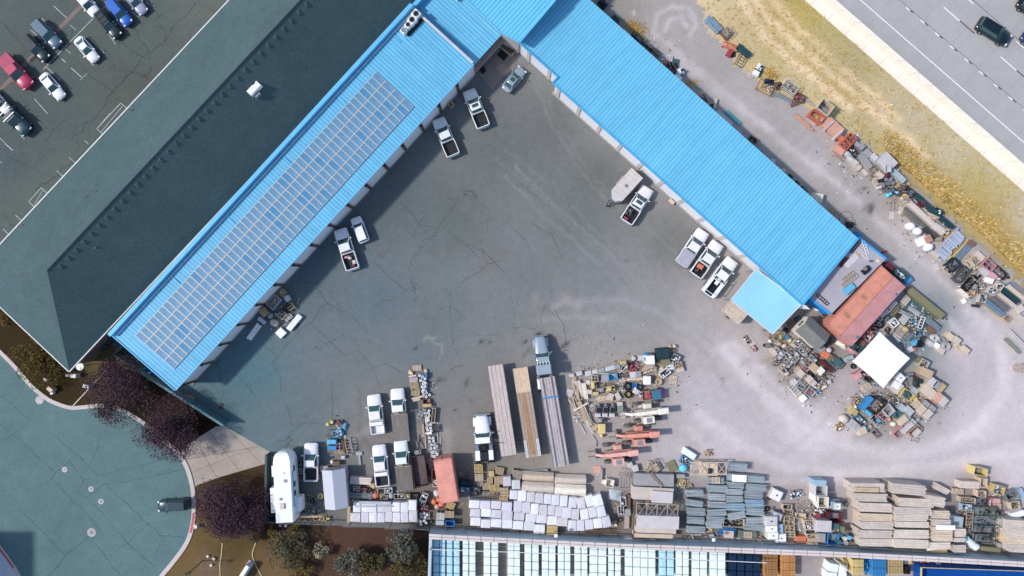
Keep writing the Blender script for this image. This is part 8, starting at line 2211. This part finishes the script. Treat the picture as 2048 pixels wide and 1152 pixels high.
# heap south of the tent
table('''
tank 1802 756 18 16 -40 wh ht=1.1 | white tank at the right tent corner
slab 1792 772 25 22 -42 lw ht=.8 | pinkish pallet load below the right tent corner
sheet 1793 770 15 13 -30 wh ht=.1 z=.8 | white crumpled sheet on the pinkish load
drum 1815.5 753.5 6 6 0 bh ht=.9 | blue grey drum, first of four by the white tank
drum 1821 748.5 6 6 0 st ht=.9 | steel drum, second of four by the white tank
drum 1825 748 5 5 0 st ht=.8 | small steel drum, third of four by the white tank
drum 1823.5 756 6 6 0 bh ht=.9 | blue grey drum, fourth of four by the white tank
pipes 1831 757 14 9 -35 ru ht=.6 | rusty pipes right of the drums
coil 1839 767 18 18 0 dt ht=.7 | dark teal hose coil by the rusty pipes
box 1854 746 25 17 -25 tn ht=1.3 mat=wood | tan crate at the upper right of the southern heap
crate 1849 728 17 17 -30 lg ht=1. mat=metal f=g | grey framed bin right of the tent
crate 1843 722 10 12 -30 ol ht=.9 f=t | olive bin touching the right tent edge
tarp 1862 755 18 10 -25 dk ht=.5 | dark cover below the tan crate
box 1866 765 14 17 -40 li ht=1.3 | lilac cabinet, left of a pair on the southern heap
box 1875 770 13 16 -40 gr ht=1.3 | grey cabinet, right of a pair on the southern heap
box 1883 776 12 20 -40 go ht=1.1 | ochre box right of the grey cabinet
box 1858 783 30 20 -42 be ht=1.3 | beige long container, upper part on the southern heap
box 1877 795 13 20 -42 po ht=1.35 | orange middle piece of the beige long container
box 1888 803 14 18 -42 lw ht=1.3 | pinkish end piece of the beige long container
bag 1851 774 12 12 -20 lw ht=1.2 | pinkish sack at the top of the beige container
crate 1816 790 24 17 -35 ye ht=.9 f= | yellow bin holding a blue coil
coil 1814 790 14 14 0 te ht=.35 z=.8 | blue green coil in the yellow bin
machine 1835 797 12 9 40 ye ht=.8 | small yellow machine beside the yellow bin
slab 1829 783 14 14 -40 bg ht=.7 | blue grey panels between the yellow bin and the hose coil
pallet 1835 810 16 17 -42 be ht=.8 | beige slatted crate in the southern heap
box 1844 820 19 13 45 be ht=1.1 | beige box, first of two big ones in the southern heap
box 1857 829 19 13 45 lw ht=1.2 | pinkish box, second of two big ones in the southern heap
box 1854 808 13 10 -42 gr ht=.9 | grey box above the two big boxes
box 1866 817 13 10 -42 gr ht=.9 | grey box right of the two big boxes
slab 1805 816 13 12 -40 bg ht=.9 | blue grey slab box in the southern heap
coil 1796 829 18 18 0 te ht=.6 | large teal hose coil in the southern heap
box 1819 822 18 14 -42 bh ht=1. | blue grey box beside the large teal coil
slab 1814 835 14 12 -35 gr ht=.8 | grey slab box below the blue grey box
box 1806 841 21 13 38 be ht=1. | beige box below the large teal coil
bag 1789 849 12 10 20 cr ht=.7 | cream yellow sack at the lower left of the beige box
open 1778 821 19 19 40 lg ht=1.1 | pale grey machine shell with a dark hole
crate 1766 833 20 10 -42 pk ht=.7 f=k | pinkish tray of parts left of the machine shell
bag 1780 838 8 11 20 po ht=.6 | orange pink sack beside the pinkish tray
bin 1753 812 30 24 42 dk ht=1.3 f=t | large dark open skip full of scrap
sheet 1735 807 30 8 48 bl ht=1.35 | bright blue tilted panel on the skip edge
sheet 1737 826 14 6 -42 sb ht=.7 | pale blue panel below the large skip
tarp 1752 795 16 12 -30 br ht=.6 | brown cover behind the large skip
scrap 1785 799 18 17 0 gr ht=.6 f=g | grey netting heap behind the machine shell
tarp 1772 792 22 9 0 gn ht=.4 | grey green tarp behind the netting heap
pallet 1707 822 18 12 -45 ye ht=.6 | yellow slatted crate at the left end of the southern heap
scrap 1716 803 22 18 0 cr ht=.5 f=t | cream stones and pots heap behind the yellow crate
bag 1712 814 7 7 0 wh ht=.5 | white sack beside the yellow crate
bag 1691 839 21 18 -20 lw ht=.9 | pinkish white round cover at the far left of the heap
tyre 1684 845 5 5 0 dk ht=.4 | small black wheel beside the round cover
scrap 1679 856 16 15 0 cr ht=.4 f=y | pale scrap at the far left tip of the heap
pallet 1709 852 20 17 -42 lg ht=.9 | pale ribbed crate near the left tip
box 1725 862 18 15 20 be ht=.9 | beige box near the left tip
crate 1717 836 24 11 -45 te ht=.5 mat=metal f=b | teal tray of parts beside the pale ribbed crate
scrap 1727 845 14 10 0 te ht=.4 f=b | teal parts heap beside the teal tray
tray 1753 842 26 14 -42 lg ht=.5 f=g | grey tray with a blue machine at its end
machine 1761 844 13 9 -50 sb ht=.7 | sky blue machine on the grey tray
bag 1742 854 9 9 0 tn ht=.5 | tan sack beside the blue drum
drum 1735 856 6 6 0 bl ht=.6 mat=plastic | blue drum beside the tan sack
tray 1752 868 20 10 -48 wd ht=.5 f=k | weathered tray of black scrap at the lower edge
tray 1805 860 38 13 42 pk ht=.7 f=k | long pink skip at the lower edge of the heap
sheet 1815 856 28 10 42 li ht=.5 z=.5 | lilac cover on the long pink skip
tray 1831 862 26 14 45 po ht=.7 f=k | faded orange skip beside the long pink one
sheet 1834 866 17 10 45 lw ht=.3 z=.6 | pale cover on the faded orange skip
box 1827 845 12 11 -40 bg ht=.8 | blue grey box beside the long pink skip
bag 1838 840 12 9 30 gr ht=.6 | grey sack right of the blue grey box
frame 1829 880 16 8 -15 lg ht=.3 | pale curved rail at the lowest edge of the heap
''')
# loads carried by the pickups
def onto(px, py, z, kind, w_, d_, a_, col, lab, ht, **k): it(kind, px, py, w_, d_, a_, col, lab, ht=ht, z=z, **k)
onto(694, 514, .63, 'bag', 13, 6, 10, 'pk', 'pink bag in the bed of the pickup by the crossover', .5)
onto(699, 516, .63, 'bag', 7, 6, 0, 'wh', 'white bag beside the pink bag in the pickup bed', .6)
onto(708, 524, .63, 'box', 7, 8, 20, 'lg', 'white box at the tail of the loaded pickup bed', .45)
onto(707, 530, .63, 'bag', 6, 5, 0, 'rd', 'red can at the tail of the loaded pickup bed', .4)
onto(1257, 424, .63, 'scrap', 18, 15, 57, 'bk', 'black gear heaped in the pickup bed by the cargo trailer', .5, f='k')
onto(1252, 436, .63, 'box', 10, 4, -33, 'rd', 'pink red fuel cans at the tail of the pickup by the cargo trailer', .45)
onto(1401, 533, .63, 'box', 12, 9, -30, 'og', 'bright orange box in the middle pickup of the row', .5)
onto(1396, 538, .63, 'scrap', 16, 10, 55, 'bk', 'black tools behind the orange box in the pickup bed', .3, f='k')
onto(1441, 556, 1.45, 'plank', 32, 7, 53, 'wh', 'long white panel on the service truck rack', .12)

# fine litter and dry grass nobody could count
g_ = random.Random(99); q = MB(); ZN = [(1250,770,130,90,420),(1610,735,75,70,340),(1770,820,120,55,320),(1830,650,60,60,200),(1700,280,60,110,260),(1860,450,80,80,260),(1980,570,60,60,240),(1290,1000,90,60,200),(1600,1030,70,50,240),(860,830,18,90,140),(760,985,80,12,120),(620,1010,30,35,120),(940,970,50,40,120),(1940,1040,90,50,200),(1300,110,70,60,120),(560,630,45,40,60),(680,870,25,40,90),(1000,1060,140,6,80),(1450,1075,110,6,110)]
for cx_, cy_, sx_, sy_, n_ in ZN:
    for i in range(int(n_ * .8)):
        x, y = P(cx_ + g_.gauss(0, .45) * sx_, cy_ + g_.gauss(0, .45) * sy_); a_ = g_.random() * 3.14; L_ = g_.choice((.08, .1, .14, .2, .35)); q.box(x, y, .004, L_, g_.uniform(.05, .12), g_.uniform(.02, .07), a_, g_.choice((0, 0, 1, 2, 3, 4)))
for cx_, cy_, sx_, sy_, n_ in ((1590,712,40,34,260),(1622,768,26,20,110),(1755,812,50,30,260),(1825,805,50,40,200),(1828,645,42,40,220),(1250,765,75,28,220),(1165,810,24,40,90),(1775,350,30,40,140),(1860,440,45,40,120),(1955,560,40,32,200),(1290,128,60,12,10),(1300,1015,40,50,60),(1620,1045,40,30,140),(1960,1040,50,40,160),(855,830,10,70,60),(740,985,60,8,60),(575,628,25,30,40)):
    for i in range(n_):
        x, y = P(cx_ + g_.gauss(0, .5) * sx_, cy_ + g_.gauss(0, .5) * sy_); q.bar((x, y, g_.uniform(.03, .4)), (x + g_.gauss(0, .25), y + g_.gauss(0, .25), g_.uniform(.03, .5)), g_.uniform(.03, .09), .04, g_.choice((0, 1, 1, 2, 3, 4)))
stuff(q.build('litter', ['tan', 'grey', 'brown', 'white', 'black']))
gm = mk('dry_grass', C(206, 172, 96), .9, 0, ((.8, .25), (5, .2)), world=True, spec=.1); gm2 = mk('dry_grass_pale', C(226, 200, 146), .9, 0, ((.8, .2), (5, .2)), world=True, spec=.1)
q = MB(); vs, fs, ms = [], [], []
def tuft(px, py, s, m):
    x, y = P(px, py)
    for k in range(5):
        a_ = g_.random() * 6.283; h_ = s * g_.uniform(.5, 1.1); dx, dy = math.cos(a_), math.sin(a_); b_ = len(vs); w_ = .05 * s + .02
        vs.extend([(x - dy * w_, y + dx * w_, 0), (x + dy * w_, y - dx * w_, 0), (x + dx * h_ * .75 + g_.uniform(-.1, .1), y + dy * h_ * .75, h_ * .75)]); fs.append((b_, b_ + 1, b_ + 2)); ms.append(m)
cnt = 0
while cnt < 5200:
    u = g_.random(); px_ = 1380 + u * 720; lo = np.interp(px_, [1380, 1480, 1560, 1640, 1720, 1850, 1960, 2060, 2100], [-20, 120, 175, 205, 258, 372, 465, 560, 600]); hi = (px_ - 1609) / 1.146
    t_ = g_.random(); py_ = lo + (hi - lo) * (t_ ** (1.7 if px_ > 1760 else 1.0))
    cnt += 1
    if py_ < -30 or (px_ < 1770 or t_ > .55) and g_.random() < .72: continue
    s_ = g_.uniform(.25, .6) * (1.35 if px_ > 1770 and t_ < .5 else .8); tuft(px_, py_, s_, 0 if g_.random() < .65 else 1)
for cx_, cy_, n_ in ((1265, 55, 60), (1278, 62, 50), (1380, 172, 40), (1655, 432, 50), (1340, 165, 30), (1890, 465, 60), (1810, 395, 50), (1910, 500, 60), (1540, 150, 60)):
    for i in range(n_): tuft(cx_ + g_.gauss(0, 9), cy_ + g_.gauss(0, 7), .4, 0)
q.v, q.f, q.m, q.sm = vs, fs, ms, [False] * len(fs)
stuff(q.build('dry_grass', [gm, gm2]))
